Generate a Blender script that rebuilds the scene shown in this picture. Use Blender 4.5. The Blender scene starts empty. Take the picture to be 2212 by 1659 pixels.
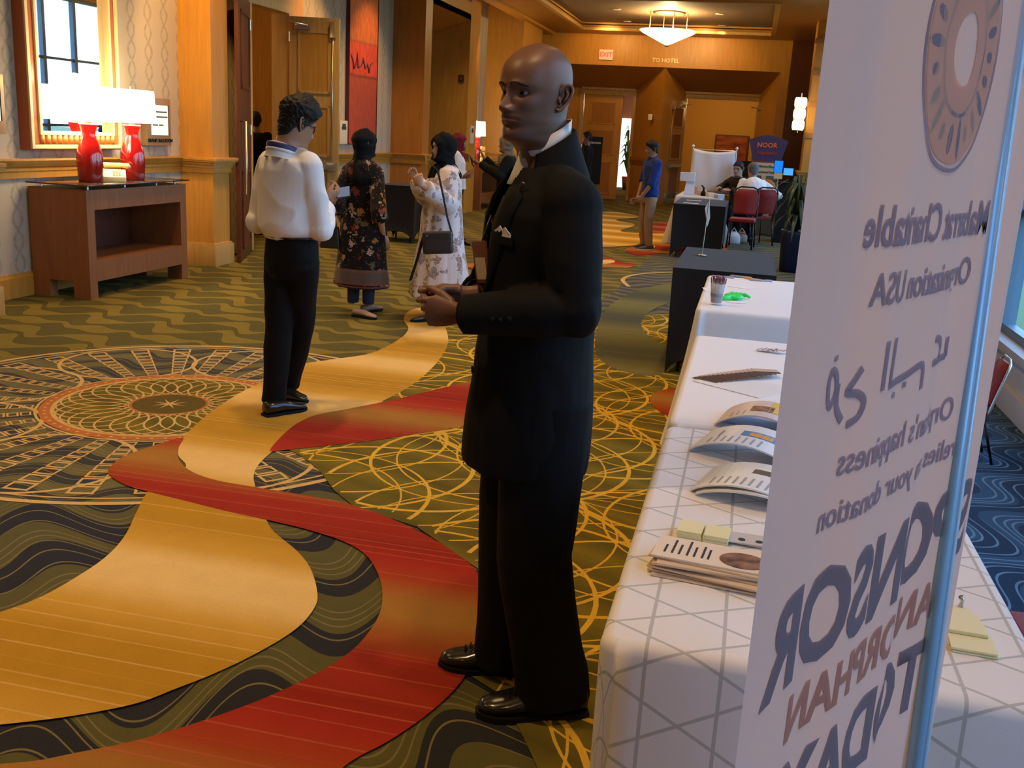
import bpy, bmesh, math, random
import numpy as np
from mathutils import Vector, Matrix, noise
random.seed(7)
C = bpy.context.scene.collection
R = math.radians
PI = math.pi
V = Vector
# ------------------------------------------------------------------ camera
FPX, CX, CY, CAMH = 2160.0, 1106.0, 829.5, 1.60
PITCH, YAW, ROLL = R(14.08), R(-12.52), R(3.218)
_fw = V((math.sin(YAW)*math.cos(PITCH), math.cos(YAW)*math.cos(PITCH), -math.sin(PITCH)))
_r0 = V((math.cos(YAW), -math.sin(YAW), 0)); _u0 = _r0.cross(_fw)
_rt = _r0*math.cos(ROLL) + _u0*math.sin(ROLL)
_up = _u0*math.cos(ROLL) - _r0*math.sin(ROLL)
EYE = V((0, 0, CAMH))
cam = bpy.data.cameras.new('camera'); camo = bpy.data.objects.new('camera', cam); C.objects.link(camo)
cam.sensor_width = 36.0; cam.sensor_fit = 'HORIZONTAL'; cam.lens = FPX/2212*36
cam.clip_start = 0.02; cam.clip_end = 400
M4 = Matrix((( _rt.x, _up.x, -_fw.x, EYE.x), (_rt.y, _up.y, -_fw.y, EYE.y), (_rt.z, _up.z, -_fw.z, EYE.z), (0, 0, 0, 1)))
camo.matrix_world = M4
S = bpy.context.scene
S.camera = camo
# places measured on the photograph: where the line of sight through a picture point meets a known plane
def _ray(px, py): return _fw*FPX + _rt*(px-CX) - _up*(py-CY)
def gz(px, py, z=0.0): d = _ray(px, py); return EYE + d*((z-CAMH)/d.z)
def gx(px, py, x): d = _ray(px, py); return EYE + d*(x/d.x)
def gy(px, py, y): d = _ray(px, py); return EYE + d*(y/d.y)
# ------------------------------------------------------------------ view, world, light
S.view_settings.view_transform = 'Standard'; S.view_settings.look = 'None'
S.view_settings.gamma = 1.0; S.view_settings.use_curve_mapping = False
S.view_settings.exposure = 0.42
S.cycles.use_denoising = True
S.cycles.max_bounces = 7; S.cycles.diffuse_bounces = 4; S.cycles.transparent_max_bounces = 6
S.cycles.sample_clamp_indirect = 6.0; S.cycles.caustics_reflective = False; S.cycles.caustics_refractive = False
W = bpy.data.worlds.new('world'); S.world = W; W.use_nodes = True
wn = W.node_tree.nodes; wl = W.node_tree.links
bg = wn['Background']; bg.inputs['Strength'].default_value = 4.2
tc = wn.new('ShaderNodeTexCoord'); sx = wn.new('ShaderNodeSeparateXYZ'); rp = wn.new('ShaderNodeValToRGB')
wl.new(tc.outputs['Generated'], sx.inputs[0]); wl.new(sx.outputs['Z'], rp.inputs[0]); wl.new(rp.outputs[0], bg.inputs['Color'])
rp.color_ramp.elements[0].position = 0.0; rp.color_ramp.elements[0].color = (.52, .74, 1.0, 1)
rp.color_ramp.elements[1].position = .7; rp.color_ramp.elements[1].color = (.30, .54, 1.0, 1)

def area(name, loc, sizex, sizey, power, col, rot=(0, 0, 0), spread=180, portal=False):
    l = bpy.data.lights.new(name, 'AREA'); l.shape = 'RECTANGLE'; l.size = sizex; l.size_y = sizey
    l.energy = power; l.color = col; l.spread = R(spread)
    o = bpy.data.objects.new(name, l); C.objects.link(o); o.location = loc; o.rotation_euler = rot
    if portal: l.cycles.is_portal = True
    o.visible_glossy = True
    return o
def spot(name, loc, power, col, size=70, blend=.6, rad=.05, to=None):
    l = bpy.data.lights.new(name, 'SPOT'); l.energy = power; l.color = col; l.spot_size = R(size); l.spot_blend = blend; l.shadow_soft_size = rad
    o = bpy.data.objects.new(name, l); C.objects.link(o); o.location = loc
    if to is not None:
        o.rotation_euler = (V(to)-V(loc)).to_track_quat('-Z', 'Y').to_euler()
    return o
def point(name, loc, power, col, rad=.05):
    l = bpy.data.lights.new(name, 'POINT'); l.energy = power; l.color = col; l.shadow_soft_size = rad
    o = bpy.data.objects.new(name, l); C.objects.link(o); o.location = loc
    return o
WARM = (1.0, .64, .29); WARM2 = (1.0, .54, .17)
# the recessed ceiling lights of the hall (their trims are built with the ceiling)
DOWNLIGHTS = []
for yy in (-1.2, 2.0, 5.2, 8.4, 11.6, 14.8, 18.0):
    for xx in (-4.6, -2.4, -.2):
        DOWNLIGHTS.append((xx, yy))
for i, (xx, yy) in enumerate(DOWNLIGHTS):
    spot('ceiling_lamp', (xx, yy, 4.03), (60 if yy < 0 else 150 if xx > -3 else 120) if xx < -1 else (110 if yy < 0 else 95), WARM, 115, .8, .09, (xx, yy, 0))
# wall washers beside the left wall
for yy in (8.3, 13.2, 15.3, 20.4):
    spot('wall_washer', (-5.0, yy, 4.03), 90 if yy != 13.2 else 150, WARM2, 80, .7, .06, (-6.1, yy, 1.2))
spot('wall_washer', (-4.75, 8.7, 4.02), 260, WARM2, 44, .6, .06, (-5.8, 9.95, 2.2))
for xx in (-3.6, -1.4):
    spot('header_washer', (xx, 24.0, 4.0), 60, WARM2, 100, .7, .06, (xx, 25.8, 3.2))
# light of the lobby beyond the far doors and of the ballroom behind the open double doors
point('ballroom_lamp', (-8.0, 12.2, 2.8), 60, (1.0, .66, .30), .2)
point('lobby_lamp', (-.8, 31.0, 2.7), 70, (1.0, .62, .22), .2)
point('lobby_lamp', (-4.2, 31.5, 2.6), 60, (1.0, .75, .45), .2)
# ------------------------------------------------------------------ helpers
def tag(o, label=None, cat=None, group=None, kind=None):
    if label: o['label'] = label
    if cat: o['category'] = cat
    if group: o['group'] = group
    if kind: o['kind'] = kind
    return o
def thing(name, label, cat, loc=(0, 0, 0), rz=0.0, group=None):
    o = bpy.data.objects.new(name, None); C.objects.link(o); o.location = loc; o.rotation_euler = (0, 0, rz)
    o.empty_display_size = .1
    return tag(o, label, cat, group)
def link(name, me, m=None, parent=None, smooth=False):
    o = bpy.data.objects.new(name, me); C.objects.link(o)
    if m is not None and not me.materials: me.materials.append(m)
    if smooth: me.shade_smooth()
    if parent is not None: o.parent = parent
    return o
class MB:
    """collects simple shapes into one mesh"""
    def __init__(s): s.v = []; s.f = []; s.mi = []; s.cur = 0; s.T = None
    def add(s, vs, fs):
        b = len(s.v)
        if s.T is not None: vs = [s.T @ V(p) for p in vs]
        s.v += [tuple(p) for p in vs]; s.f += [tuple(i+b for i in f) for f in fs]; s.mi += [s.cur]*len(fs)
        return s
    def box(s, a, b):
        x0, y0, z0 = a; x1, y1, z1 = b
        return s.add([(x0,y0,z0),(x1,y0,z0),(x1,y1,z0),(x0,y1,z0),(x0,y0,z1),(x1,y0,z1),(x1,y1,z1),(x0,y1,z1)],
              [(0,3,2,1),(4,5,6,7),(0,1,5,4),(1,2,6,5),(2,3,7,6),(3,0,4,7)])
    def prism(s, poly, z0, z1):
        """poly: xy points counter-clockwise"""
        n = len(poly)
        vs = [(p[0], p[1], z0) for p in poly]+[(p[0], p[1], z1) for p in poly]
        fs = [tuple(range(n-1, -1, -1)), tuple(range(n, 2*n))]+[(i, (i+1) % n, n+(i+1) % n, n+i) for i in range(n)]
        return s.add(vs, fs)
    def extrude(s, poly3, d):
        """planar 3D polygon pushed along d"""
        n = len(poly3); d = V(d)
        vs = [V(p) for p in poly3]+[V(p)+d for p in poly3]
        fs = [tuple(range(n-1, -1, -1)), tuple(range(n, 2*n))]+[(i, (i+1) % n, n+(i+1) % n, n+i) for i in range(n)]
        return s.add(vs, fs)
    def tube(s, pts, r, n=8, cap=True, ref=None):
        pts = [V(p) for p in pts]; k = len(pts)
        rr = r if isinstance(r, (list, tuple)) else [r]*k
        vs = []; fs = []; pu = None
        for i, p in enumerate(pts):
            d = (pts[min(i+1, k-1)]-pts[max(i-1, 0)]).normalized()
            if pu is None:
                u = d.orthogonal().normalized() if ref is None else (V(ref)-d*V(ref).dot(d)).normalized()
            else:
                u = (pu-d*pu.dot(d)).normalized()
            pu = u; w = d.cross(u)
            a = rr[i] if isinstance(rr[i], (list, tuple)) else (rr[i], rr[i])
            for j in range(n):
                t = 2*PI*j/n; vs.append(p+u*(a[0]*math.cos(t))+w*(a[1]*math.sin(t)))
        for i in range(k-1):
            for j in range(n):
                fs.append((i*n+j, i*n+(j+1) % n, (i+1)*n+(j+1) % n, (i+1)*n+j))
        if cap: fs.append(tuple(range(n-1, -1, -1))); fs.append(tuple((k-1)*n+j for j in range(n)))
        return s.add(vs, fs)
    def lathe(s, prof, n=24, center=(0, 0, 0), sq=None):
        """prof: (r, z) from bottom to top; sq: exponent for squarish sections"""
        vs = []; fs = []; c = V(center)
        for r, z in prof:
            for j in range(n):
                t = 2*PI*j/n; cx, cy = math.cos(t), math.sin(t)
                if sq:
                    cx = math.copysign(abs(cx)**sq, cx); cy = math.copysign(abs(cy)**sq, cy)
                vs.append(c+V((r*cx, r*cy, z)))
        k = len(prof)
        for i in range(k-1):
            for j in range(n): fs.append((i*n+j, i*n+(j+1) % n, (i+1)*n+(j+1) % n, (i+1)*n+j))
        if prof[0][0] > 1e-6: fs.append(tuple(range(n-1, -1, -1)))
        if prof[-1][0] > 1e-6: fs.append(tuple((k-1)*n+j for j in range(n)))
        return s.add(vs, fs)
    def rings(s, rings, cap=True):
        n = len(rings[0]); vs = [p for r in rings for p in r]; fs = []
        for i in range(len(rings)-1):
            for j in range(n): fs.append((i*n+j, i*n+(j+1) % n, (i+1)*n+(j+1) % n, (i+1)*n+j))
        if cap: fs.append(tuple(range(n-1, -1, -1))); fs.append(tuple((len(rings)-1)*n+j for j in range(n)))
        return s.add(vs, fs)
    def ball(s, c, r, nu=16, nv=10):
        r = r if isinstance(r, (tuple, list)) else (r, r, r)
        vs = [(c[0], c[1], c[2]-r[2])]; fs = []
        for i in range(1, nv):
            a = -PI/2+PI*i/nv
            for j in range(nu):
                t = 2*PI*j/nu; vs.append((c[0]+r[0]*math.cos(a)*math.cos(t), c[1]+r[1]*math.cos(a)*math.sin(t), c[2]+r[2]*math.sin(a)))
        vs.append((c[0], c[1], c[2]+r[2])); L = len(vs)-1
        for j in range(nu): fs.append((0, 1+(j+1) % nu, 1+j)); fs.append((L, L-nu+j, L-nu+(j+1) % nu))
        for i in range(nv-2):
            for j in range(nu):
                a = 1+i*nu; fs.append((a+j, a+(j+1) % nu, a+nu+(j+1) % nu, a+nu+j))
        return s.add(vs, fs)
    def mesh(s, name, mats=None, bevel=0, seg=2):
        me = bpy.data.meshes.new(name); me.from_pydata(s.v, [], s.f)
        if mats:
            for m in (mats if isinstance(mats, (list, tuple)) else [mats]): me.materials.append(m)
        if any(s.mi): me.polygons.foreach_set('material_index', s.mi)
        bm = bmesh.new(); bm.from_mesh(me); bmesh.ops.recalc_face_normals(bm, faces=bm.faces)
        if bevel:
            es = [e for e in bm.edges if len(e.link_faces) == 2 and e.calc_face_angle(0) > R(25)]
            bmesh.ops.bevel(bm, geom=es, offset=bevel, segments=seg, affect='EDGES', profile=.7, clamp_overlap=True)
        bm.to_mesh(me); bm.free(); me.update()
        return me
    def build(s, name, m, parent=None, smooth=False, bevel=0, seg=2, label=None):
        me = s.mesh(name, m, bevel, seg)
        o = link(name, me, None, parent)
        if smooth: me.shade_smooth()
        elif bevel:
            me.shade_smooth(); me.set_sharp_from_angle(angle=R(35))
        if label: o['label'] = label
        return o
def sbox(name, a, b, m, parent=None, bevel=0, kind=None):
    o = MB().box(a, b).build(name, m, parent, bevel=bevel)
    if kind: o['kind'] = kind
    return o
def dup(root, loc=None, rz=None, label=None, group=None):
    r = root.copy(); C.objects.link(r)
    if loc is not None: r.location = loc
    if rz is not None: r.rotation_euler = (0, 0, rz)
    if label: r['label'] = label
    if group: r['group'] = group
    for ch in list(root.children):
        c = ch.copy(); C.objects.link(c); c.parent = r
        for g in ch.children:
            d = g.copy(); C.objects.link(d); d.parent = c
    return r
def catmull(pts, n=8, closed=False):
    P = [V((p[0], p[1], 0)) if len(p) == 2 else V(p) for p in pts]; out = []
    m = len(P)
    for i in range(m if closed else m-1):
        if closed: a, b, c, d = P[i-1], P[i], P[(i+1) % m], P[(i+2) % m]
        else: a, b, c, d = P[max(i-1, 0)], P[i], P[i+1], P[min(i+2, m-1)]
        for k in range(n):
            t = k/n
            out.append(.5*((2*b)+(c-a)*t+(2*a-5*b+4*c-d)*t*t+(3*b-a-3*c+d)*t**3))
    if not closed: out.append(P[-1])
    return out
# ------------------------------------------------------------------ materials
def mat(name, col, rough=.6, metal=0.0, spec=.5, emit=None, estr=1.0, trans=0.0, alpha=None, sheen=0.0, coat=0.0, sss=0.0):
    m = bpy.data.materials.new(name); m.use_nodes = True
    b = m.node_tree.nodes['Principled BSDF']
    b.inputs['Base Color'].default_value = (*col, 1); b.inputs['Roughness'].default_value = rough
    b.inputs['Metallic'].default_value = metal; b.inputs['Specular IOR Level'].default_value = spec
    if emit: b.inputs['Emission Color'].default_value = (*emit, 1); b.inputs['Emission Strength'].default_value = estr
    if trans: b.inputs['Transmission Weight'].default_value = trans
    if sheen: b.inputs['Sheen Weight'].default_value = sheen
    if coat: b.inputs['Coat Weight'].default_value = coat
    if sss: b.inputs['Subsurface Weight'].default_value = sss; b.inputs['Subsurface Radius'].default_value = (.02, .008, .005)
    return m
class NT:
    """short-hand for shader nodes"""
    def __init__(s, m): s.m = m; s.t = m.node_tree; s.b = s.t.nodes['Principled BSDF']
    def n(s, typ, **kw):
        x = s.t.nodes.new(typ)
        for k, v in kw.items(): setattr(x, k, v)
        return x
    def l(s, a, b): s.t.links.new(a, b)
    def math(s, op, a, b=None, c=None):
        x = s.n('ShaderNodeMath', operation=op)
        for i, q in enumerate((a, b, c)):
            if q is None: continue
            if isinstance(q, (int, float)): x.inputs[i].default_value = q
            else: s.l(q, x.inputs[i])
        return x.outputs[0]
    def obj(s):
        x = s.n('ShaderNodeTexCoord'); y = s.n('ShaderNodeSeparateXYZ'); s.l(x.outputs['Object'], y.inputs[0])
        return x.outputs['Object'], y.outputs['X'], y.outputs['Y'], y.outputs['Z']
    def world(s):
        x = s.n('ShaderNodeNewGeometry'); y = s.n('ShaderNodeSeparateXYZ'); s.l(x.outputs['Position'], y.inputs[0])
        return x.outputs['Position'], y.outputs['X'], y.outputs['Y'], y.outputs['Z']
    def ramp(s, fac, stops, interp='LINEAR'):
        x = s.n('ShaderNodeValToRGB'); x.color_ramp.interpolation = interp; e = x.color_ramp.elements
        while len(e) < len(stops): e.new(.5)
        for q, (p, c) in zip(e, stops): q.position = p; q.color = (*c, 1) if len(c) == 3 else c
        s.l(fac, x.inputs[0]); return x.outputs[0]
    def mix(s, f, a, b, blend='MIX'):
        x = s.n('ShaderNodeMix', data_type='RGBA', blend_type=blend)
        for k, q in ((0, f), (6, a), (7, b)):
            if isinstance(q, (int, float)): x.inputs[k].default_value = q
            elif isinstance(q, tuple): x.inputs[k].default_value = (*q, 1)
            else: s.l(q, x.inputs[k])
        return x.outputs[2]
    def noise(s, vec, scale, detail=3, rough=.5, dist=0.0):
        x = s.n('ShaderNodeTexNoise'); x.inputs['Scale'].default_value = scale; x.inputs['Detail'].default_value = detail
        x.inputs['Roughness'].default_value = rough; x.inputs['Distortion'].default_value = dist
        if vec is not None: s.l(vec, x.inputs['Vector'])
        return x.outputs['Fac']
    def scale(s, vec, v):
        x = s.n('ShaderNodeVectorMath', operation='MULTIPLY'); s.l(vec, x.inputs[0]); x.inputs[1].default_value = v; return x.outputs[0]
    def bump(s, h, strength=.3, dist=.01):
        x = s.n('ShaderNodeBump'); x.inputs['Strength'].default_value = strength; x.inputs['Distance'].default_value = dist
        s.l(h, x.inputs['Height']); s.l(x.outputs[0], s.b.inputs['Normal'])
    def col(s, c): s.l(c, s.b.inputs['Base Color'])
def wood(name, col, vary=.18, rough=.38, axis='Z'):
    m = mat(name, col, rough, spec=.35); t = NT(m); p, x, y, z = t.world()
    sc = {'Z': (9, 9, .7), 'Y': (9, .7, 9), 'X': (.7, 9, 9)}[axis]
    a = t.noise(t.scale(p, sc), 3.0, 5, .6); b = t.noise(t.scale(p, tuple(q*7 for q in sc)), 4.0, 2)
    f = t.math('ADD', t.math('MULTIPLY', a, .75), t.math('MULTIPLY', b, .25))
    d = tuple(c*(1-vary) for c in col); u = tuple(min(1, c*(1+vary)) for c in col)
    t.col(t.ramp(f, [(.3, d), (.7, u)]))
    return m
MAT = {}
MAT['maple'] = wood('maple_panel', (.50, .235, .035))
MAT['maple_pale'] = wood('pale_maple', (.52, .30, .085))
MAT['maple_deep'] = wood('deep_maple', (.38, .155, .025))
MAT['maple_ceiling'] = wood('maple_ceiling', (.36, .165, .04), axis='X')
MAT['cherry'] = wood('cherry_veneer', (.26, .095, .028), .2)
MAT['cherry_dark'] = wood('dark_cherry', (.10, .026, .010), .2)
MAT['redwood'] = wood('red_brown_wood', (.36, .105, .03), .15)
MAT['cream_edge'] = mat('cream_edge', (.78, .58, .28), .4)
MAT['steel'] = mat('brushed_steel', (.62, .60, .56), .3, 1.0)
MAT['brass'] = mat('satin_brass', (.75, .60, .35), .3, 1.0)
MAT['black_metal'] = mat('black_metal', (.015, .015, .016), .4, .6)
MAT['white_plastic'] = mat('white_plastic', (.75, .73, .68), .45)
MAT['black'] = mat('matte_black', (.008, .008, .009), .8, spec=.2)
MAT['paper'] = mat('white_paper', (.80, .79, .76), .8, spec=.2)
MAT['ink'] = mat('printed_ink', (.05, .05, .055), .8, spec=.2)
MAT['room_paint'] = mat('yellow_painted_wall', (.55, .38, .14), .8, spec=.2)
def m_wallpaper():
    m = mat('trellis_wallpaper', (.55, .46, .34), .75, spec=.2); t = NT(m); p, x, y, z = t.world()
    # crossing wavy stems: two sine stripes in anti-phase make a lattice of pointed ovals
    k = 2*PI/.38
    sw = t.math('MULTIPLY', t.math('SINE', t.math('MULTIPLY', z, k)), .055)
    def stem(sg):
        u = t.math('ADD', y, t.math('MULTIPLY', sw, sg))
        fr = t.math('ABSOLUTE', t.math('SUBTRACT', t.math('FRACT', t.math('DIVIDE', u, .29)), .5))
        return t.math('LESS_THAN', t.math('ABSOLUTE', fr), .06)
    s = t.math('MAXIMUM', stem(1), stem(-1))
    blot = t.noise(p, 30, 3); s = t.math('MULTIPLY', s, t.ramp(blot, [(.35, (.35,)*3), (.6, (1,)*3)]))
    t.col(t.mix(t.math('MULTIPLY', s, .8), (.46, .385, .28), (.31, .255, .175)))
    return m
MAT['wallpaper'] = m_wallpaper()
# ------------------------------------------------------------------ the hall
WX = -6.02                     # plane of the left wall
RX = 1.80                      # plane of the window wall
EY = 25.6                      # plane of the far wall
def struct(name, mb, m, parent=None, bevel=0, smooth=False):
    o = mb.build(name, m, parent, smooth, bevel)
    if parent is None: o['kind'] = 'structure'
    return o
fl = struct('floor', MB().box((-12, -3, -.1), (RX+.02, 36, 0)), MAT['black'])     # its carpet is laid below
struct('ground', MB().box((RX+.3, -40, -.5), (90, 90, -.25)), mat('lawn', (.10, .17, .06), .9))
# left wall in three runs, with the double-door opening between them and the deep portal after it
wl_ = struct('wall_left', MB().box((WX-.2, -3, 0), (WX, 11.5, 5)).box((WX-.2, 11.5, 2.93), (WX, 12.55, 5)).box((WX-.2, 12.55, 0), (WX, 16.54, 5))
       .box((WX-.2, 20.0, 0), (WX, EY+.2, 5)), MAT['wallpaper'])
# maple panel round the double doors
struct('trim_1', MB().box((WX, 12.62, 0), (WX+.03, 13.0, 4.2)).box((WX, 11.35, 3.03), (WX+.03, 12.62, 4.2)), MAT['maple'])
cas = MB()
for a, b in (((WX-.2, 11.44, 0), (WX+.05, 11.53, 3.02)), ((WX-.2, 12.53, 0), (WX+.05, 12.62, 3.02)), ((WX-.2, 11.44, 2.92), (WX+.055, 12.62, 3.04))): cas.box(a, b)
struct('door_frame_1', cas, MAT['maple_pale'], bevel=.01)
# chair rail with a moulded profile, and baseboard
def rail(name, y0, y1, x, d=1, m='maple', z0=1.0):
    prof = [(0, 0), (.022, 0), (.026, .05), (.034, .062), (.034, .085), (.05, .10), (.075, .135), (.085, .15), (.085, .165), (0, .165)]
    mb = MB(); mb.extrude([(x+d*a, y0, z0+b) for a, b in prof], (0, y1-y0, 0)); return struct(name, mb, MAT[m])
def base(name, y0, y1, x, d=1, m='maple'):
    prof = [(0, 0), (.03, 0), (.03, .17), (.02, .185), (.016, .205), (0, .205)]
    mb = MB(); mb.extrude([(x+d*a, y0, b) for a, b in prof], (0, y1-y0, 0)); return struct(name, mb, MAT[m])
rail('trim_2', 6.62, 9.96, WX); base('baseboard_left_1', 6.62, 9.96, WX)
rail('trim_3', 13.0, 16.54, WX); base('baseboard_left_2', 13.0, 16.54, WX)
rail('trim_4', 20.0, EY, WX); base('baseboard_left_3', 20.0, EY, WX)
def pilaster(name, y0, y1, x1, m='maple', top=4.3, x0=WX):
    """square wood pier: shaft, plinth block with cap, and the rail returned round it as parts"""
    o = struct(name, MB().box((x0, y0, 0), (x1, y1, top)), MAT[m])
    pl = MB().box((x0, y0-.035, 0), (x1+.035, y1+.035, .225)).box((x0, y0-.02, .225), (x1+.02, y1+.02, .245)).build('plinth', MAT['maple_pale'], o, bevel=.006)
    r = MB()
    for a, b, c in ((.022, 1.0, 1.055), (.034, 1.055, 1.09), (.055, 1.09, 1.115), (.08, 1.115, 1.135), (.09, 1.135, 1.165)):
        r.box((x0, y0-a, b), (x1+a, y1+a, c))
    r.build('rail_cap', MAT[m], o, bevel=.004)
    return o
pilaster('pilaster_1', 6.10, 6.60, -5.60)
pilaster('pilaster_2', 9.97, 10.32, -5.64)
# deep portal on the left wall (signed header, sloping soffit, side door)
PX = -5.46
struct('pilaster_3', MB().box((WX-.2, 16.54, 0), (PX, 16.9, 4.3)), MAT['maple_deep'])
rail('trim_5', 16.54, 16.9, PX, 1)
mb = MB(); prof = [(0, 0), (.022, 0), (.034, .062), (.05, .10), (.085, .15), (.085, .165), (0, .165)]
mb.extrude([(WX, 16.54-a, 1.0+b) for a, b in prof], (PX-WX+.085, 0, 0)); struct('trim_6', mb, MAT['maple'])
struct('pilaster_4', MB().box((WX-.2, 19.25, 0), (PX, 19.95, 4.3)), MAT['maple'])
mb = MB(); mb.extrude([(WX, 19.25-a, 1.0+b) for a, b in prof], (PX-WX+.085, 0, 0)); struct('trim_14', mb, MAT['maple'])
struct('header_left', MB().box((WX-.2, 16.9, 3.62), (PX, 19.25, 4.3)), MAT['maple'])
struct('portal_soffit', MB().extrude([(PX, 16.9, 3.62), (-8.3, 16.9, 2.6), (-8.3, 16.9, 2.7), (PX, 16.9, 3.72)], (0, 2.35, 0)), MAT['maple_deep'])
struct('portal_wall_far', MB().box((-8.5, 19.25, 0), (WX-.2, 19.45, 4.3)), MAT['maple_pale'])
struct('portal_wall_back', MB().box((-8.5, 16.7, 0), (-8.3, 19.4, 4.3)), MAT['maple'])
struct('portal_wall_near', MB().box((-8.5, 16.54, 0), (WX-.2, 16.74, 4.3)), MAT['maple'])
# orange pier near the far end of the left wall
pilaster('pilaster_5', 22.6, 24.6, -5.2, 'maple')
struct('trim_7', MB().box((-5.2, 23.1, 2.72), (-5.17, 24.1, 2.86)), MAT['cherry'])
# ballroom behind the double doors
struct('ballroom_wall', MB().box((-9.6, 9.4, 0), (-9.4, 16.4, 4)).box((-9.6, 9.2, 0), (WX-.2, 9.4, 4)).box((-9.6, 16.2, 0), (WX-.2, 16.4, 4)), MAT['maple'])
struct('ballroom_ceiling', MB().box((-9.6, 9.2, 3.6), (WX-.2, 16.4, 3.7)), MAT['room_paint'])
st = MB()
for k in range(4): st.box((-9.4, 10.0+1.5*k, 0), (-9.36, 10.1+1.5*k, 3.6))
struct('trim_8', st, MAT['maple_pale'])

# ceiling: soffit, light cove along the left, and the coffer at the far end
SZ = 4.06
def slab(x0, y0, x1, y1, z0, z1, mb): return mb.box((x0, y0, z0), (x1, y1, z1))
mb = MB(); TX0, TX1, TY0, TY1 = -4.25, .14, 19.2, 24.55
slab(-5.2, -3, RX+.1, TY0, SZ, SZ+.12, mb); slab(-5.2, TY1, RX+.1, EY+3, SZ, SZ+.12, mb)
slab(-5.2, TY0, TX0, TY1, SZ, SZ+.12, mb); slab(TX1, TY0, RX+.1, TY1, SZ, SZ+.12, mb)
struct('ceiling', mb, MAT['maple_ceiling'])
mb = MB()
slab(TX0-.1, TY0-.1, TX0, TY1+.1, SZ+.1, SZ+.26, mb); slab(TX1, TY0-.1, TX1+.1, TY1+.1, SZ+.1, SZ+.26, mb)
slab(TX0, TY1, TX1, TY1+.1, SZ+.1, SZ+.26, mb); slab(TX0, TY0-.1, TX1, TY0, SZ+.1, SZ+.26, mb)
struct('ceiling_coffer', mb, MAT['maple'])
struct('ceiling_panel', MB().box((TX0, TY0, SZ+.16), (TX1, TY1, SZ+.24)), mat('brown_ceiling_panel', (.20, .125, .07), .7))
mb = MB()
for a, b in ((0, .05), (.05, .02)):
    mb.box((TX0+a-.05, TY0+a-.05, SZ-.02), (TX0+a, TY1-a+.05, SZ+.04)); mb.box((TX1-a, TY0+a-.05, SZ-.02), (TX1-a+.05, TY1-a+.05, SZ+.04))
    mb.box((TX0+a, TY1-a, SZ-.02), (TX1-a, TY1-a+.05, SZ+.04)); mb.box((TX0+a, TY0+a-.05, SZ-.02), (TX1-a, TY0+a, SZ+.04))
struct('trim_9', mb, MAT['maple_pale'])
# stepped cornice between soffit and left wall
mb = MB().extrude([(-5.2, -3, SZ), (-5.2, -3, SZ+.3), (WX, -3, SZ+.75), (WX, -3, SZ+.65), (-5.3, -3, SZ+.2), (-5.3, -3, SZ-.06), (-5.08, -3, SZ-.06), (-5.08, -3, SZ)], (0, EY+3, 0))
struct('cornice_left', mb, MAT['maple'])
struct('ceiling_upper', MB().box((-6.4, -3, 4.95), (-4.9, EY+3, 5.05)).box((WX-.2, -3, 4.2), (WX, -2.9, 5)), MAT['maple_ceiling'])
# far wall: header over two splayed alcoves
DV = -2.31
struct('wall_back', MB().box((WX-.2, EY, 3.34), (.62, EY+.25, SZ+.1)).box((WX-.2, EY, 0), (-5.35, EY+.25, 3.34)).box((.40, EY, 0), (.62, EY+.25, 3.34)), MAT['maple'])
BY = 27.3
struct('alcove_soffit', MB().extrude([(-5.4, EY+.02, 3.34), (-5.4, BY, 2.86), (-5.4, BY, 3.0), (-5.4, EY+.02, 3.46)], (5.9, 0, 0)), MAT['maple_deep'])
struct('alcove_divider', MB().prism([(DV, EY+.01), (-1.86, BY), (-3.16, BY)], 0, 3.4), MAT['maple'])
mb = MB()
p0, p1 = V((DV, EY+.01, 0)), V((-3.16, BY, 0)); d = (p1-p0); nn = V((d.y, -d.x, 0)).normalized()*-1
for a, b, c in ((.03, 1.0, 1.08), (.06, 1.08, 1.16)):
    q0 = p0+d*.35; q1 = p0+d*.98
    mb.prism([tuple(q0[:2]), tuple((q0+nn*a)[:2]), tuple((q1+nn*a)[:2]), tuple(q1[:2])][::-1], b, c)
struct('trim_10', mb, MAT['maple_deep'])
struct('alcove_side_right', MB().prism([(.40, EY+.1), (.62, EY+.1), (.62, BY), (-.02, BY)], 0, 3.4), MAT['maple'])
struct('alcove_side_left', MB().prism([(-5.35, EY+.1), (-4.95, BY), (-5.6, BY)], 0, 3.4), MAT['maple'])
# back plane of the alcoves with its two door openings
ZT = 2.72
mb = MB().box((-5.6, BY, ZT), (.62, BY+.2, 3.4)).box((-5.6, BY, 0), (-4.55, BY+.2, ZT)).box((-3.22, BY, 0), (-1.84, BY+.2, ZT)).box((-.02, BY, 0), (.62, BY+.2, ZT))
struct('wall_back_2', mb, MAT['maple'])
for k, (x0, x1) in enumerate(((-4.55, -3.22), (-1.84, -.02))):
    mb = MB()
    for a, b, c in ((.11, .03, 0), (.07, .05, 0)):
        mb.box((x0-a, BY-b, 0), (x0+.01, BY, ZT+a)); mb.box((x1-.01, BY-b, 0), (x1+a, BY, ZT+a)); mb.box((x0-a, BY-b-.005, ZT-.01), (x1+a, BY, ZT+a))
    mb.box((x0-.05, BY-.09, ZT+.11), (x1+.05, BY, ZT+.17))
    struct('door_frame_%d' % (k+2), mb, MAT['maple_pale'], bevel=.006)
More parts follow.
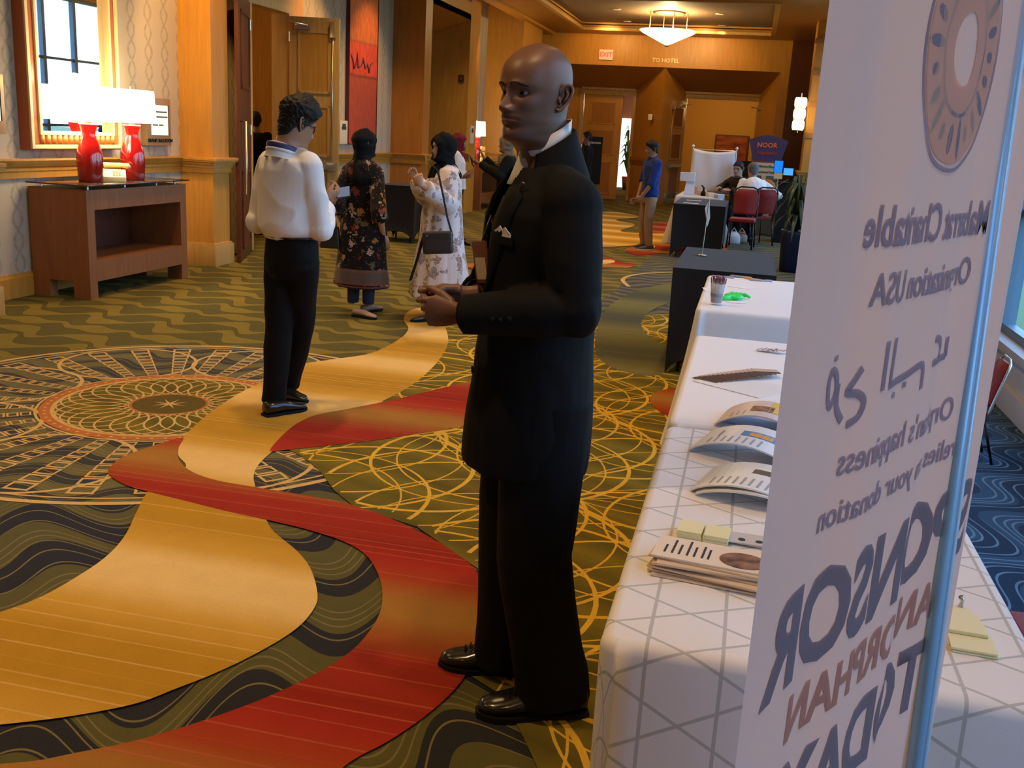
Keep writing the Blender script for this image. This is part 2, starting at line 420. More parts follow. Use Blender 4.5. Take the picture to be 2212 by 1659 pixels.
# lobby beyond the alcove doors
struct('lobby_wall', MB().box((-2.6, 33.6, 0), (4, 33.8, 4)).box((-2.62, 27.5, 0), (-2.5, 35.2, 4)).box((-8.2, 27.5, 0), (-8, 35.2, 4)), mat('lobby_yellow', (.56, .33, .075), .75))
struct('lobby_header', MB().box((-7.2, 34.8, 2.25), (-2.5, 35, 3.6)).box((-8, 34.75, 0), (-4.55, 34.95, 3.5)).box((-8, 34.8, 2.25), (-7, 35, 3.6)).box((-3.4, 34.75, 0), (-2.6, 34.95, 2.3)), MAT['redwood']); struct('lobby_ceiling', MB().box((-8, 27.4, 3.45), (4.2, 35.2, 3.55)), MAT['maple_ceiling'])
struct('lobby_wall_2', MB().box((-8, 27.5, 0), (-4.9, 27.9, 3.5)).box((.62, 26, 0), (4.2, 27.6, 3.5)).box((4, 27.5, 0), (4.2, 35, 3.5)), MAT['maple_deep'])
# right wall: piers and tall windows above a low sill
PIERS = [(-3.2, .0), (1.3, 2.6), (4.9, 5.15), (8.7, 9.4), (13.1, 13.8), (15.4, 16.1), (20.9, 22.0)]  # first two are out of view, sized to hold back near daylight
mb = MB()
for a, b in PIERS: mb.box((RX, a, 0), (RX+.3, b, 4.2))
mb.box((RX, -3, 3.75), (RX+.3, EY+.3, 4.2)); mb.box((RX+.0, 22.0, 0), (RX+.3, EY+.3, 3.8))
struct('wall_right', mb, MAT['maple'])
base_r = mat('pale_sill_paint', (.50, .50, .50), .5)
struct('baseboard_right', MB().box((RX-.03, -3, 0), (RX, 20.9, .16)).box((RX, -3, 0), (RX+.25, 20.9, .36)).box((RX-.02, -3, .34), (RX+.26, 20.9, .40)), base_r, bevel=.005)
frame_m = mat('grey_blue_window_frame', (.10, .17, .23), .45)
glass = mat('clear_glass', (1, 1, 1), .0, spec=.5, trans=1.0)
gt = NT(glass); tr = gt.n('ShaderNodeBsdfTransparent'); gl = gt.n('ShaderNodeBsdfGlossy'); gl.inputs['Roughness'].default_value = .02; mxs = gt.n('ShaderNodeMixShader'); mxs.inputs[0].default_value = .07
tr.inputs[0].default_value = (.92, .97, 1, 1)
gt.l(tr.outputs[0], mxs.inputs[1]); gl.inputs[0].default_value = (1, 1, 1, 1); gt.l(gl.outputs[0], mxs.inputs[2]); gt.l(mxs.outputs[0], gt.t.nodes['Material Output'].inputs[0])
ends = [(PIERS[i][1], PIERS[i+1][0]) for i in range(len(PIERS)-1)]
for k, (y0, y1) in enumerate(ends):
    w = struct('window_%d' % (k+1), MB().box((RX+.08, y0, .40), (RX+.16, y0+.07, 3.75)).box((RX+.08, y1-.07, .40), (RX+.16, y1, 3.75)).box((RX+.08, y0, .40), (RX+.16, y1, .46)).box((RX+.08, y0, 3.69), (RX+.16, y1, 3.75)), frame_m)
    n = max(1, round((y1-y0)/.95)); st_ = (y1-y0)/n
    for j in range(1, n):
        sbox('mullion', (RX+.07, y0+j*st_-.045, .45), (RX+.17, y0+j*st_+.045, 3.7), frame_m, w)
    for zz in (1.25, 2.55):
        sbox('transom', (RX+.09, y0+.05, zz-.025), (RX+.15, y1-.05, zz+.025), frame_m, w)
    for j in range(n):
        sbox('pane', (RX+.115, y0+j*st_+.03, .45), (RX+.125, y0+(j+1)*st_-.03, 3.7), glass, w)
    area('window_portal', (RX+.32, (y0+y1)/2, 2.07), 3.3, y1-y0, 1, (1, 1, 1), (0, R(90), 0), portal=True)
# pier with the sconce on the right
pr = struct('pilaster_6', MB().box((.96, 21.4, 0), (RX+.3, 22.3, 4.1)), MAT['maple'])
g = MB()
for zz in (3.62, 3.02, 2.42, 1.82): g.box((.93, 21.37, zz), (RX, 21.5, zz+.10))
g.build('groove_band', MAT['maple_deep'], pr)
g = MB()
for a, b, c in ((.03, 1.0, 1.09), (.06, 1.09, 1.14), (.08, 1.14, 1.17)): g.box((.96-a, 21.4-a, b), (RX, 22.3+a, c))
g.build('rail_cap', MAT['maple'], pr, bevel=.004)
struct('wall_right_2', MB().box((.62, EY, 0), (RX+.3, EY+.2, 4.1)), MAT['cherry_dark'])
struct('wall_front', MB().box((-12, -3.2, 0), (RX+.3, -3, 5)), MAT['maple'])
# ------------------------------------------------------------------ carpet (woven pattern laid as thin inlays on the floor)
def carpet_finish(t, c, amount=.22):
    p, x, y, z = t.world()
    a = t.noise(p, 260, 2, .7); b = t.noise(p, 9, 3)
    f = t.math('ADD', t.math('MULTIPLY', a, .7), t.math('MULTIPLY', b, .3))
    g = t.ramp(f, [(.3, (1-amount,)*3), (.7, (1+amount*.5,)*3)])
    t.col(t.mix(1.0, c, g, 'MULTIPLY')); t.bump(a, .35, .004)
def m_waves(name, dark, lite, line, su, sl, amp, ang, wl_, split=.5, lines=(.02, .52, .64, .76, .30)):
    m = mat(name, lite, .95, spec=.1, sheen=.05); t = NT(m); p, x, y, z = t.world()
    ca, sa = math.cos(ang), math.sin(ang)
    xx = t.math('ADD', t.math('MULTIPLY', x, ca), t.math('MULTIPLY', y, sa))
    yy = t.math('SUBTRACT', t.math('MULTIPLY', y, ca), t.math('MULTIPLY', x, sa))
    s1 = t.math('SINE', t.math('ADD', t.math('MULTIPLY', xx, 2*PI/wl_), t.math('MULTIPLY', t.math('SINE', t.math('MULTIPLY', yy, 2*PI/1.9)), .9)))
    s2 = t.math('SINE', t.math('ADD', t.math('MULTIPLY', xx, 2*PI/(wl_*2.3)), 1.3))
    u = t.math('DIVIDE', t.math('ADD', yy, t.math('ADD', t.math('MULTIPLY', s1, amp), t.math('MULTIPLY', s2, amp*.7))), su)
    fr = t.math('FRACT', u)
    dk = t.math('LESS_THAN', fr, t.math('ADD', t.math('MULTIPLY', s2, .16), split))
    c = t.mix(dk, lite, dark)
    ln = None
    for c0 in lines:
        w = t.math('LESS_THAN', t.math('ABSOLUTE', t.math('SUBTRACT', fr, t.math('ADD', t.math('MULTIPLY', s2, .06), c0))), sl)
        ln = w if ln is None else t.math('MAXIMUM', ln, w)
    carpet_finish(t, t.mix(ln, c, line)); return m
MAT['navy_waves'] = m_waves('carpet_navy_waves', (.021, .020, .024), (.092, .082, .024), (.17, .14, .06), .40, .012, .15, R(36), .56)
MAT['dark_waves'] = m_waves('carpet_dark_waves', (.036, .034, .026), (.125, .105, .032), (.17, .14, .05), .26, .016, .075, R(12), .5)
def m_olive():
    m = mat('carpet_olive_waves', (.2, .15, .04), .95, spec=.1); t = NT(m); p, x, y, z = t.world()
    w = 2*PI/.62
    s1 = t.math('SINE', t.math('ADD', t.math('MULTIPLY', x, w), t.math('MULTIPLY', t.math('SINE', t.math('MULTIPLY', x, w)), .8)))
    u = t.math('DIVIDE', t.math('ADD', t.math('ADD', y, t.math('MULTIPLY', x, .12)), t.math('MULTIPLY', s1, .085)), .33)
    fr = t.math('FRACT', u); row = t.math('FLOOR', u)
    bl = t.math('SINE', t.math('ADD', t.math('MULTIPLY', x, w), t.math('MULTIPLY', row, 1.9)))
    th = t.math('ADD', t.math('MULTIPLY', bl, .20), .26)
    d0 = t.math('SUBTRACT', th, t.math('ABSOLUTE', t.math('SUBTRACT', fr, .5)))
    dk = t.ramp(d0, [(0, (0,)*3), (.02, (1,)*3)])
    ln = t.math('LESS_THAN', t.math('ABSOLUTE', d0), .022)
    c = t.mix(dk, (.195, .150, .032), (.098, .086, .026)); c = t.mix(t.math('MULTIPLY', ln, .75), c, (.06, .05, .016))
    carpet_finish(t, c); return m
MAT['olive_waves'] = m_olive()
def m_ribbon(name, stops, period, phase, stripes, scol, tilt=0.0):
    """crosswise bands of colour with thin woven lines"""
    m = mat(name, stops[0][1], .95, spec=.1); t = NT(m); p, x, y, z = t.world()
    v = t.math('ADD', y, t.math('MULTIPLY', x, tilt))
    f = t.math('FRACT', t.math('DIVIDE', t.math('ADD', v, phase), period))
    c = t.ramp(f, stops)
    cs = t.n('ShaderNodeCombineXYZ'); t.l(v, cs.inputs[1])
    st = t.noise(cs.outputs[0], stripes, 1, .5)
    c = t.mix(t.ramp(st, [(.60, (0,)*3), (.68, (.6,)*3)]), c, scol)
    carpet_finish(t, c, .15); return m
G0, G1, G2 = (.42, .225, .020), (.70, .47, .17), (.54, .31, .045)
MAT['gold_ribbon'] = m_ribbon('carpet_gold_ribbon', [(0, G0), (.18, G2), (.33, G1), (.5, G1), (.62, G2), (.8, G0), (1, G0)], 1.15, -2.47, 55, (.66, .42, .15))
MAT['red_ribbon'] = m_ribbon('carpet_red_ribbon', [(0, (.27, .024, .011)), (.22, (.30, .026, .014)), (.36, (.31, .09, .02)), (.47, (.34, .16, .032)), (.58, (.33, .15, .03)), (.72, (.33, .05, .016)), (.85, (.33, .026, .015)), (1, (.24, .02, .010))], 1.1, -3.5, 60, (.46, .12, .06))
MAT['green_ribbon'] = m_ribbon('carpet_green_ribbon', [(0, (.075, .075, .045)), (.35, (.15, .14, .045)), (.55, (.17, .15, .05)), (.8, (.075, .078, .05)), (1, (.075, .075, .045))], 1.5, -.2, 12, (.13, .12, .05))
def flat(name, col): m = mat(name, col, .95, spec=.1); t = NT(m); carpet_finish(t, t.mix(0.0, col, col)); return m
MAT['c_field'] = m_ribbon('carpet_olive_field', [(0, (.115, .092, .014)), (.3, (.185, .14, .018)), (.6, (.10, .080, .016)), (.8, (.15, .115, .016)), (1, (.115, .092, .014))], .47, 0, 12, (.13, .10, .016), .5)
MAT['c_gold'] = flat('carpet_gold_line', (.66, .40, .045))
MAT['c_cream'] = flat('carpet_cream_line', (.58, .385, .15))
MAT['c_rust'] = flat('carpet_rust_ring', (.44, .15, .04))
MAT['c_disc'] = flat('carpet_olive_disc', (.115, .085, .022))
_zl = [0]
def lay(name, m, polys=None, strips=None):
    """one woven layer: polygons and line strips, a hair above the layer before"""
    _zl[0] += 1; z = .00035*_zl[0]; vs = []; fs = []
    for p in polys or []:
        b = len(vs); vs += [(q[0], q[1], z) for q in p]; fs.append(tuple(range(b, b+len(p))))
    for si, (pts, w, closed) in enumerate(strips or []):
        z = .00035*(_zl[0]+(si % 40)/45)
        b = len(vs); n = len(pts); k = 0
        for i in range(n):
            a = V(pts[i-1] if (i or closed) else pts[i]); c = V(pts[(i+1) % n] if (i < n-1 or closed) else pts[i])
            d = V((c[0]-a[0], c[1]-a[1])); d = d.normalized() if d.length > 1e-9 else V((1, 0))
            ww = (w[i] if isinstance(w, list) else w)/2
            vs += [(pts[i][0]-d.y*ww, pts[i][1]+d.x*ww, z), (pts[i][0]+d.y*ww, pts[i][1]-d.x*ww, z)]
        for i in range(n if closed else n-1):
            j = (i+1) % n; fs.append((b+2*i, b+2*i+1, b+2*j+1, b+2*j))
    me = bpy.data.meshes.new(name); me.from_pydata(vs, [], fs); me.materials.append(m)
    bm = bmesh.new(); bm.from_mesh(me)
    for f in bm.faces:
        f.normal_update()
        if f.normal.z < 0: f.normal_flip()
    bm.to_mesh(me); bm.free()
    return link(name, me, None, fl)
def pxpoly(pts, n=6): return [gz(q.x, q.y) for q in catmull(pts, n, True)]
def pxline(pts): return [gz(*p) for p in pts]
def inside(p, poly):
    c = False; j = len(poly)-1
    for i in range(len(poly)):
        a, b = poly[i], poly[j]
        if (a[1] > p[1]) != (b[1] > p[1]) and p[0] < (b[0]-a[0])*(p[1]-a[1])/(b[1]-a[1])+a[0]: c = not c
        j = i
    return c
def circ(c, r, n=48, a0=0.0, a1=2*PI): return [(c[0]+r*math.cos(a0+(a1-a0)*i/n), c[1]+r*math.sin(a0+(a1-a0)*i/n)) for i in range(n)]
lay('carpet_navy_field', MAT['navy_waves'], [[(-12, -3), (RX, -3), (RX, 9.5), (-1.0, 9.5), (-1.4, 5), (-12, 5)]])
lay('carpet_olive_field', MAT['olive_waves'], [[(-12, 4.9), (-1.55, 4.9), (-1.2, 10.5), (-1.2, 36), (-12, 36)]])
lay('carpet_far_field', MAT['dark_waves'], [[(-1.6, 8.6), (RX, 8.6), (RX, 36), (-1.2, 36), (-1.3, 10.5)]])
MAT['daylight_blue_waves'] = m_waves('carpet_daylight_blue_waves', (.012, .030, .062), (.026, .066, .115), (.11, .19, .26), .30, .020, .10, R(60), .6, .5, (.02, .30, .52, .64, .80))  # wavy carpet again, the blue of the window daylight put into its colours
lay('carpet_daylight_blue_field', MAT['daylight_blue_waves'], [[(.66, -3), (RX, -3), (RX, 9.5), (.66, 9.5)]])
# medallion
MC = (-3.07, 4.90); MR = 1.55
lay('carpet_medallion_ground', MAT['dark_waves'], [circ(MC, MR, 96)])
sp = []; rr_ = random.Random(3)
NS = 32
for k in range(NS):
    a = 2*PI*(k+.5)/NS; ux, uy = math.cos(a), math.sin(a); r = .735; s = .034
    while r < 1.47:
        hw, hl = s*.86, s*.66; cx, cy = MC[0]+ux*r, MC[1]+uy*r
        sp.append(([(cx+ux*i*hl-uy*j*hw, cy+uy*i*hl+ux*j*hw) for i, j in ((-1, -1), (1, -1), (1, 1), (-1, 1))], s*.36, True))
        r += s*1.85; s *= 1.075
arcs = [(circ((MC[0]+1.08*math.cos(2*PI*k/8), MC[1]+1.08*math.sin(2*PI*k/8)), .42, 48), .022, True) for k in range(8)]
lay('carpet_medallion_arcs', MAT['c_cream'], None, arcs)
lay('carpet_medallion_squares', MAT['c_cream'], None, sp+[(circ(MC, MR, 120), .034, True), (circ(MC, MR-.06, 120), .014, True), (circ(MC, .69, 80), .014, True)])
lay('carpet_medallion_ring', MAT['c_rust'], [circ(MC, .675, 80)])
lay('carpet_medallion_ring_dots', MAT['c_cream'], [circ((MC[0]+.645*math.cos(2*PI*k/60), MC[1]+.645*math.sin(2*PI*k/60)), .010, 6) for k in range(60)], [(circ(MC, .61, 80), .014, True)])
lay('carpet_medallion_lattice_ground', MAT['c_field'], [circ(MC, .60, 80)])
lay('carpet_medallion_lattice', MAT['c_cream'], None, [(circ((MC[0]+.40*math.cos(2*PI*k/30), MC[1]+.40*math.sin(2*PI*k/30)), .20, 36), .011, True) for k in range(30)])
lay('carpet_medallion_rim', MAT['c_rust'], [circ(MC, .215, 48)])
lay('carpet_medallion_disc', MAT['c_disc'], [circ(MC, .20, 48)])
star = []
for k in range(16):
    r = .105 if k % 2 == 0 else .022
    star.append((MC[0]+r*math.cos(PI*k/8), MC[1]+r*math.sin(PI*k/8)))
lay('carpet_medallion_star', MAT['c_cream'], [star])
# olive field with overlapping circles
GP = [tuple(gz(*p)[:2]) for p in [(598, 960), (655, 990), (692, 1020), (722, 1062), (765, 1096), (900, 1140), (1060, 1250), (1075, 1330), (1015, 1462),
      (1075, 1500), (1125, 1585), (1160, 1659), (1180, 1800), (1560, 1800), (1620, 900), (1600, 690), (1480, 675), (1300, 690), (1010, 690), (955, 706), (860, 800)]]
lay('carpet_circle_field', MAT['c_field'], [GP])
ro = V((-.63, 4.26)); A_ = V((-.86, .72)); B_ = V((.80, .77)); rs = []
for i in range(-4, 6):
    for j in range(-4, 6):
        c = ro+A_*i+B_*j
        if not (-3.2 < c.x < 1.4 and 1.5 < c.y < 10): continue
        rad = .58; N = 8
        for k in range(N):
            a = 2*PI*k/N+.2; cc = (c.x+rad*math.cos(a), c.y+rad*math.sin(a)); seg = []; ws = []
            for q in range(57):
                tt = a+PI+2*PI*q/56; pt = (cc[0]+rad*math.cos(tt), cc[1]+rad*math.sin(tt))
                if inside(pt, GP):
                    seg.append(pt); ws.append(.008+.014*abs(math.sin(PI*q/56))**4)
                else:
                    if len(seg) > 1: rs.append((seg, ws, False))
                    seg = []; ws = []
            if len(seg) > 1: rs.append((seg, ws, False))
lay('carpet_circle_lines', MAT['c_gold'], None, rs)
# ribbons sweeping through
lay('carpet_green_ribbon', MAT['green_ribbon'], [pxpoly([(1485, 612), (1400, 622), (1352, 640), (1310, 668), (1288, 720), (1290, 770), (1335, 800), (1420, 812), (1500, 760), (1420, 740), (1385, 700), (1420, 665), (1500, 640)])])
lay('carpet_ring_arc', MAT['c_cream'], None, [([gz(q.x, q.y)[:2] for q in catmull([(1358, 620), (1345, 606), (1360, 597), (1400, 591), (1470, 589)], 6)], .05, False)])
gold = [(872, 694), (878, 678), (898, 668), (930, 668), (952, 684), (962, 708), (968, 735), (960, 762), (930, 800), (880, 840), (800, 880), (730, 902), (690, 918), (640, 946),
        (590, 977), (560, 1005), (548, 1030), (553, 1060), (560, 1090), (575, 1125), (592, 1152), (640, 1192), (670, 1230), (685, 1280), (680, 1315), (640, 1362), (560, 1412), (470, 1456), (380, 1492),
        (290, 1525), (150, 1552), (0, 1570), (-300, 1600), (-300, 1420), (0, 1326), (90, 1292), (170, 1247), (230, 1205), (270, 1160), (297, 1105), (325, 1060), (400, 1015), (385, 985), (395, 950), (440, 905),
        (500, 862), (560, 830), (640, 792), (720, 778), (800, 765), (860, 736), (882, 712)]
lay('carpet_gold_ribbon', MAT['gold_ribbon'], [pxpoly(gold, 5)])
red1 = [(394, 948), (330, 966), (265, 990), (236, 1015), (238, 1030), (262, 1046), (300, 1060), (400, 1085), (500, 1110), (575, 1126), (660, 1146), (740, 1172), (790, 1202), (817, 1245), (826, 1292), (815, 1340),
        (770, 1400), (700, 1450), (600, 1500), (500, 1540), (380, 1580), (270, 1610), (100, 1645), (-60, 1690), (300, 1900), (640, 1760), (745, 1659), (840, 1605), (920, 1550), (985, 1490), (1022, 1430), (1045, 1350), (1045, 1300), (1030, 1240),
        (1000, 1210), (940, 1170), (860, 1130), (780, 1100), (700, 1080), (550, 1055), (470, 1041), (415, 1022), (388, 998), (386, 970)]
lay('carpet_red_ribbon', MAT['red_ribbon'], [pxpoly(red1, 5)])
red2 = [(583, 975), (622, 932), (655, 910), (690, 897), (750, 886), (850, 866), (930, 846), (1005, 828), (1100, 800), (1180, 790), (1180, 830), (1100, 890), (1005, 922), (900, 940), (800, 955), (700, 966), (610, 975)]
lay('carpet_red_ribbon', MAT['red_ribbon'], [pxpoly(red2, 5), pxpoly([(1404, 862), (1420, 848), (1460, 842), (1520, 850), (1500, 920), (1440, 900), (1412, 880)]),
     pxpoly([(1012, 580), (1000, 573), (1060, 566), (1200, 566), (1300, 556), (1340, 566), (1370, 572), (1355, 580), (1300, 580), (1150, 590), (1060, 588)]),
     pxpoly([(1350, 540), (1400, 524), (1470, 512), (1560, 512), (1560, 548), (1440, 548), (1380, 552)]), pxpoly([(1395, 485), (1450, 478), (1530, 480), (1530, 502), (1430, 506), (1398, 498)])])
lay('carpet_gold_ribbon', MAT['gold_ribbon'], [pxpoly([(1180, 470), (1300, 458), (1360, 463), (1378, 470), (1330, 476), (1372, 486), (1340, 500), (1400, 505), (1480, 506), (1480, 522), (1400, 528), (1300, 535), (1180, 530)]),
     pxpoly([(1395, 532), (1412, 531), (1414, 535), (1398, 537)]), pxpoly([(1300, 563), (1322, 562), (1328, 567), (1312, 571), (1298, 571)])])
# ------------------------------------------------------------------ lettering
def text_mesh(body, size, bold=0.0, extrude=0.0, align='CENTER', spacing=1.0, res=2):
    c = bpy.data.curves.new('lettering', 'FONT'); c.body = body; c.size = size; c.offset = bold*size; c.extrude = extrude
    c.align_x = align; c.align_y = 'CENTER'; c.space_character = spacing; c.resolution_u = res
    o = bpy.data.objects.new('lettering', c); C.objects.link(o)
    dg = bpy.context.evaluated_depsgraph_get(); me = bpy.data.meshes.new_from_object(o.evaluated_get(dg))
    bpy.data.objects.remove(o); bpy.data.curves.remove(c); return me
def text(name, body, size, m, parent, mw, **k):
    me = text_mesh(body, size, **k); me.materials.clear(); me.materials.append(m)
    o = link(name, me, None, parent); o.matrix_local = mw; return o
def frame3(origin, xdir, up):
    x = V(xdir).normalized(); u = V(up); u = (u-x*u.dot(x)).normalized(); z = x.cross(u)
    return Matrix(((x.x, u.x, z.x, origin[0]), (x.y, u.y, z.y, origin[1]), (x.z, u.z, z.z, origin[2]), (0, 0, 0, 1)))
MAT['gold_letter'] = mat('gilt_letters', (.95, .72, .35), .35, .3)
hd = bpy.data.objects['wall_back']
text('lettering', 'TO HOTEL', .135, MAT['gold_letter'], hd, frame3((gy(1438, 131, EY).x, EY-.012, gy(1438, 131, EY).z), (1, 0, 0), (0, 0, 1)), extrude=.012, bold=.006)
hl = bpy.data.objects['header_left']
text('lettering', 'TO HOTEL', .2, MAT['cherry'], hl, frame3((PX+.015, 18.75, 4.0), (0, 1, 0), (0, 0, 1)), extrude=.01, bold=.006)
# exit sign
ex = thing('exit_sign', 'small glowing red exit sign on the wood header of the far wall', 'sign', (-3.78, EY-.03, 3.58))
MB().box((-.17, -.03, -.12), (.17, .03, .12)).build('housing', mat('exit_white', (.8, .6, .5), .5, emit=(1, .35, .2), estr=.18), ex, bevel=.01)
text('lettering', 'EXIT', .15, mat('exit_red', (.8, .03, .02), .5, emit=(1, .05, .02), estr=1.1), ex, frame3((0, -.036, 0), (1, 0, 0), (0, 0, 1)), extrude=.004, bold=.02)
st = thing('strobe_alarm', 'small white fire alarm strobe on the panelled pier between the far doorways', 'alarm', tuple(gy(1405, 253, 26.05)))
MB().box((-.05, -.05, -.07), (.05, .05, .07)).build('body', MAT['white_plastic'], st, bevel=.012)
MB().ball((.01, -.055, .01), (.03, .02, .03)).build('lens', MAT['glass'] if 'glass' in MAT else glass, st, True)
# ------------------------------------------------------------------ ceiling lights
trim_m = mat('downlight_trim', (.8, .7, .5), .4); lens_m = mat('downlight_lens', (1, .9, .7), .4, emit=(1, .82, .5), estr=14)
def downlight(x, y, z, r, lab):
    t = thing('downlight', lab, 'ceiling light', (x, y, z), group='small round downlights in the ceiling')
    MB().lathe([(r*.78, -.004), (r, -.012), (r*1.08, -.006), (r*1.08, .01)], 20).build('trim_ring', trim_m, t, True)
    MB().lathe([(0.001, -.003), (r*.76, -.003), (r*.76, .006)], 20).build('lens', lens_m, t)
    return t
coffer_spots = [(1333, 20), (1355, 46), (1547, 3), (1555, 30), (1560, 55)]
LB = {0: 'downlight in the coffer, rear one of the pair left of the bowl lamp', 1: 'downlight in the coffer, front one of the pair left of the bowl lamp',
      2: 'downlight in the coffer nearest the top edge, right of the bowl lamp', 3: 'downlight in the coffer, middle one right of the bowl lamp', 4: 'downlight in the coffer, farthest one right of the bowl lamp'}
for i, p in enumerate(coffer_spots):
    q = gz(*p, SZ+.16); downlight(q.x, q.y, SZ+.16, .085, LB[i])
    if i in (1, 4): spot('coffer_spot', (q.x, q.y, SZ+.14), 40, WARM, 90, .7, .05, (q.x, q.y, 0))
# bowl lamp hung in the coffer
PL = V((-2.03, 22.3, 0))
bowl = thing('bowl_pendant', 'glowing alabaster bowl lamp hung from the coffer on thin rods', 'ceiling lamp', (PL.x, PL.y, 3.56))
al = mat('alabaster', (.9, .72, .42), .5, emit=(1.0, .74, .34), estr=3.2)
MB().lathe([(.001, 0), (.10, .035), (.32, .145), (.54, .25), (.585, .285), (.575, .29), (.5, .25), (.3, .16), (.02, .03)], 4*8, sq=.72).build('bowl', al, bowl, True)
for k in range(4):
    a = PI/2*k+.35; x, y = .40*math.cos(a), .40*math.sin(a)
    MB().tube([(x, y, .22), (x, y, .66)], .012, 6).build('rod', MAT['brass'], bowl, True)
MB().lathe([(.3, .62), (.34, .635), (.34, .66)], 24).build('canopy', MAT['brass'], bowl, True)
MB().lathe([(.03, -.03), (.05, 0), (.001, .02)], 12).build('finial', MAT['brass'], bowl, True)
point('bowl_lamp', (PL.x, PL.y, 3.98), 130, (1, .74, .36), .12)
# sconce of three glass cubes on the right pier
sc = thing('wall_sconce', 'wall sconce of three glowing stacked glass cubes on the right-hand pier', 'wall lamp', tuple(gy(1727, 246, 21.3)))
cube = mat('glowing_glass', (1, .85, .6), .4, emit=(1, .74, .36), estr=3.6)
for k in (-1, 0, 1):
    MB().lathe([(.10, k*.215-.095), (.118, k*.215-.05), (.118, k*.215+.05), (.10, k*.215+.095)], 16, sq=.55).build('shade', cube, sc, True)
    MB().lathe([(.11, k*.215-.107), (.11, k*.215-.096)], 16, sq=.55).build('ring', MAT['brass'], sc)
MB().tube([(0, .04, -.36), (0, .04, .40)], .014, 8).build('stem', MAT['brass'], sc)
MB().box((-.04, .03, -.2), (.04, .09, .2)).build('back_plate', MAT['brass'], sc)
point('sconce_lamp', tuple(gy(1715, 246, 20.9)), 14, WARM, .1)
# ------------------------------------------------------------------ console table with its lamps, phone
def console(loc, rz, label, full=True):
    """x along the front (0..1.56), front at y=0, back at y=.56"""
    t = thing('console_table', label, 'table', loc, rz)
    w = MAT['cherry']; L, D = 1.56, .56
    def side(n, x0, x1):
        mb = MB(); mb.extrude([(x0, 0, 0), (x0, .16, 0), (x0, .16, .15), (x0, D-.16, .15), (x0, D-.16, 0), (x0, D, 0), (x0, D, .935), (x0, 0, .935)], (x1-x0, 0, 0)); mb.build(n, w, t)
    side('side_panel', 0, .105); side('side_panel', L-.105, L)
    MB().box((.105, 0, .765), (L-.105, .03, .935)).build('top_rail', w, t)
    MB().box((.105, 0, .15), (L-.105, .03, .335)).build('bottom_rail', w, t)
    MB().box((.105, .03, .315), (L-.105, D, .335)).build('shelf', w, t)
    MB().box((.105, .03, .915), (L-.105, D, .935)).build('top_panel', w, t)
    MB().box((.62, D-.02, .335), (L-.105, D, .915)).build('back_panel', MAT['cherry_dark'], t)
    for x in (.09, .62, 1.12, L-.12):
        for y in (.05, D-.06): MB().lathe([(.012, .935), (.012, .966)], 10, (x, y, 0)).build('standoff', MAT['steel'], t)
    MB().box((-.03, -.035, .966), (L+.02, D, .978)).build('glass_top', mat('smoked_glass', (.06, .035, .02), .06, spec=.6), t, bevel=.003)
    return t
console((-5.43, 7.51, 0), R(90), 'brown wooden console table with a dark glass top under the mirror')
def lamp(loc, label, rz=0.0, em=5.0):
    t = thing('table_lamp', label, 'lamp', loc, rz, 'red glass table lamps with white shades')
    red = mat('red_glass', (.30, .006, .006), .12, spec=.6, coat=.6)
    MB().lathe([(.098, 0), (.104, .012), (.110, .12), (.113, .19), (.105, .26), (.078, .34), (.056, .40), (.058, .43), (.076, .485), (.082, .50)], 28).build('base', red, t, True)
    MB().lathe([(.03, .50), (.03, .56), (.012, .57), (.012, .76)], 14).build('neck', MAT['brass'], t, True)
    mb = MB(); mb.T = Matrix.Diagonal((.60, 1, 1, 1))
    mb.lathe([(.305, .52), (.280, .815), (.276, .815), (.301, .52)], 40)
    sh = mb.build('shade', mat('lit_lampshade', (.95, .9, .8), .7, emit=(1, .86, .60), estr=em), t, True)
    mb = MB(); mb.T = Matrix.Diagonal((.60, 1, 1, 1)); mb.tube([(0, 0, .80), (.0, .0, .845)], .01, 8); mb.box((-.278, -.004, .797), (.278, .004, .803)); mb.box((-.006, -.278, .797), (.006, .278, .803)); mb.build('shade_spider', MAT['brass'], t)
    return t
lamp((-5.67, 7.92, .978), 'red table lamp left of the telephone on the console under the mirror')
lamp((-5.67, 8.56, .978), 'red table lamp right of the telephone on the console under the mirror')
for y in (7.92, 8.56): point('lamp_bulb', (-5.67, y, 1.86), 10, (1, .66, .28), .06); point('lamp_bulb', (-5.67, y, 1.50), 2.5, (1, .62, .24), .05)
ph = thing('telephone', 'cream desk telephone between the red lamps on the console', 'phone', (-5.62, 8.17, .978), R(35))
cr = mat('cream_plastic', (.72, .62, .30), .4)
MB().extrude([(-.11, -.10, 0), (-.11, .10, 0), (-.11, .10, .10), (-.11, .04, .105), (-.11, -.10, .045)], (.22, 0, 0)).build('body', cr, ph, bevel=.008)
MB().tube([(-.14, .075, .115), (-.13, .075, .135), (-.08, .075, .142), (.08, .075, .142), (.13, .075, .135), (.14, .075, .115)], [.024, .026, .02, .02, .026, .024], 12).build('handset', cr, ph, True)
kp = MB()
for i in range(3):
    for j in range(4): kp.box((.0+i*.024, -.085+j*.024, .05+j*.0105), (.018+i*.024, -.068+j*.024, .062+j*.0105))
kp.build('keypad', mat('phone_keys', (.62, .55, .33), .5), ph)
cb = thing('power_cord', 'dark power cord hanging behind the console table', 'cord', (-5.98, 7.75, 0))
MB().tube([(0, .0, .9), (.02, .03, .75), (.0, .02, .62), (.02, .06, .5), (.01, .04, .36)], .006, 6).build('cord', MAT['black'], cb, True)
ot = thing('outlet_plate', 'pale outlet plate on the wall seen through the console opening', 'outlet', (WX, 7.95, .52))
MB().box((0, -.11, -.09), (.02, .11, .09)).build('plate', MAT['white_plastic'], ot, bevel=.006)
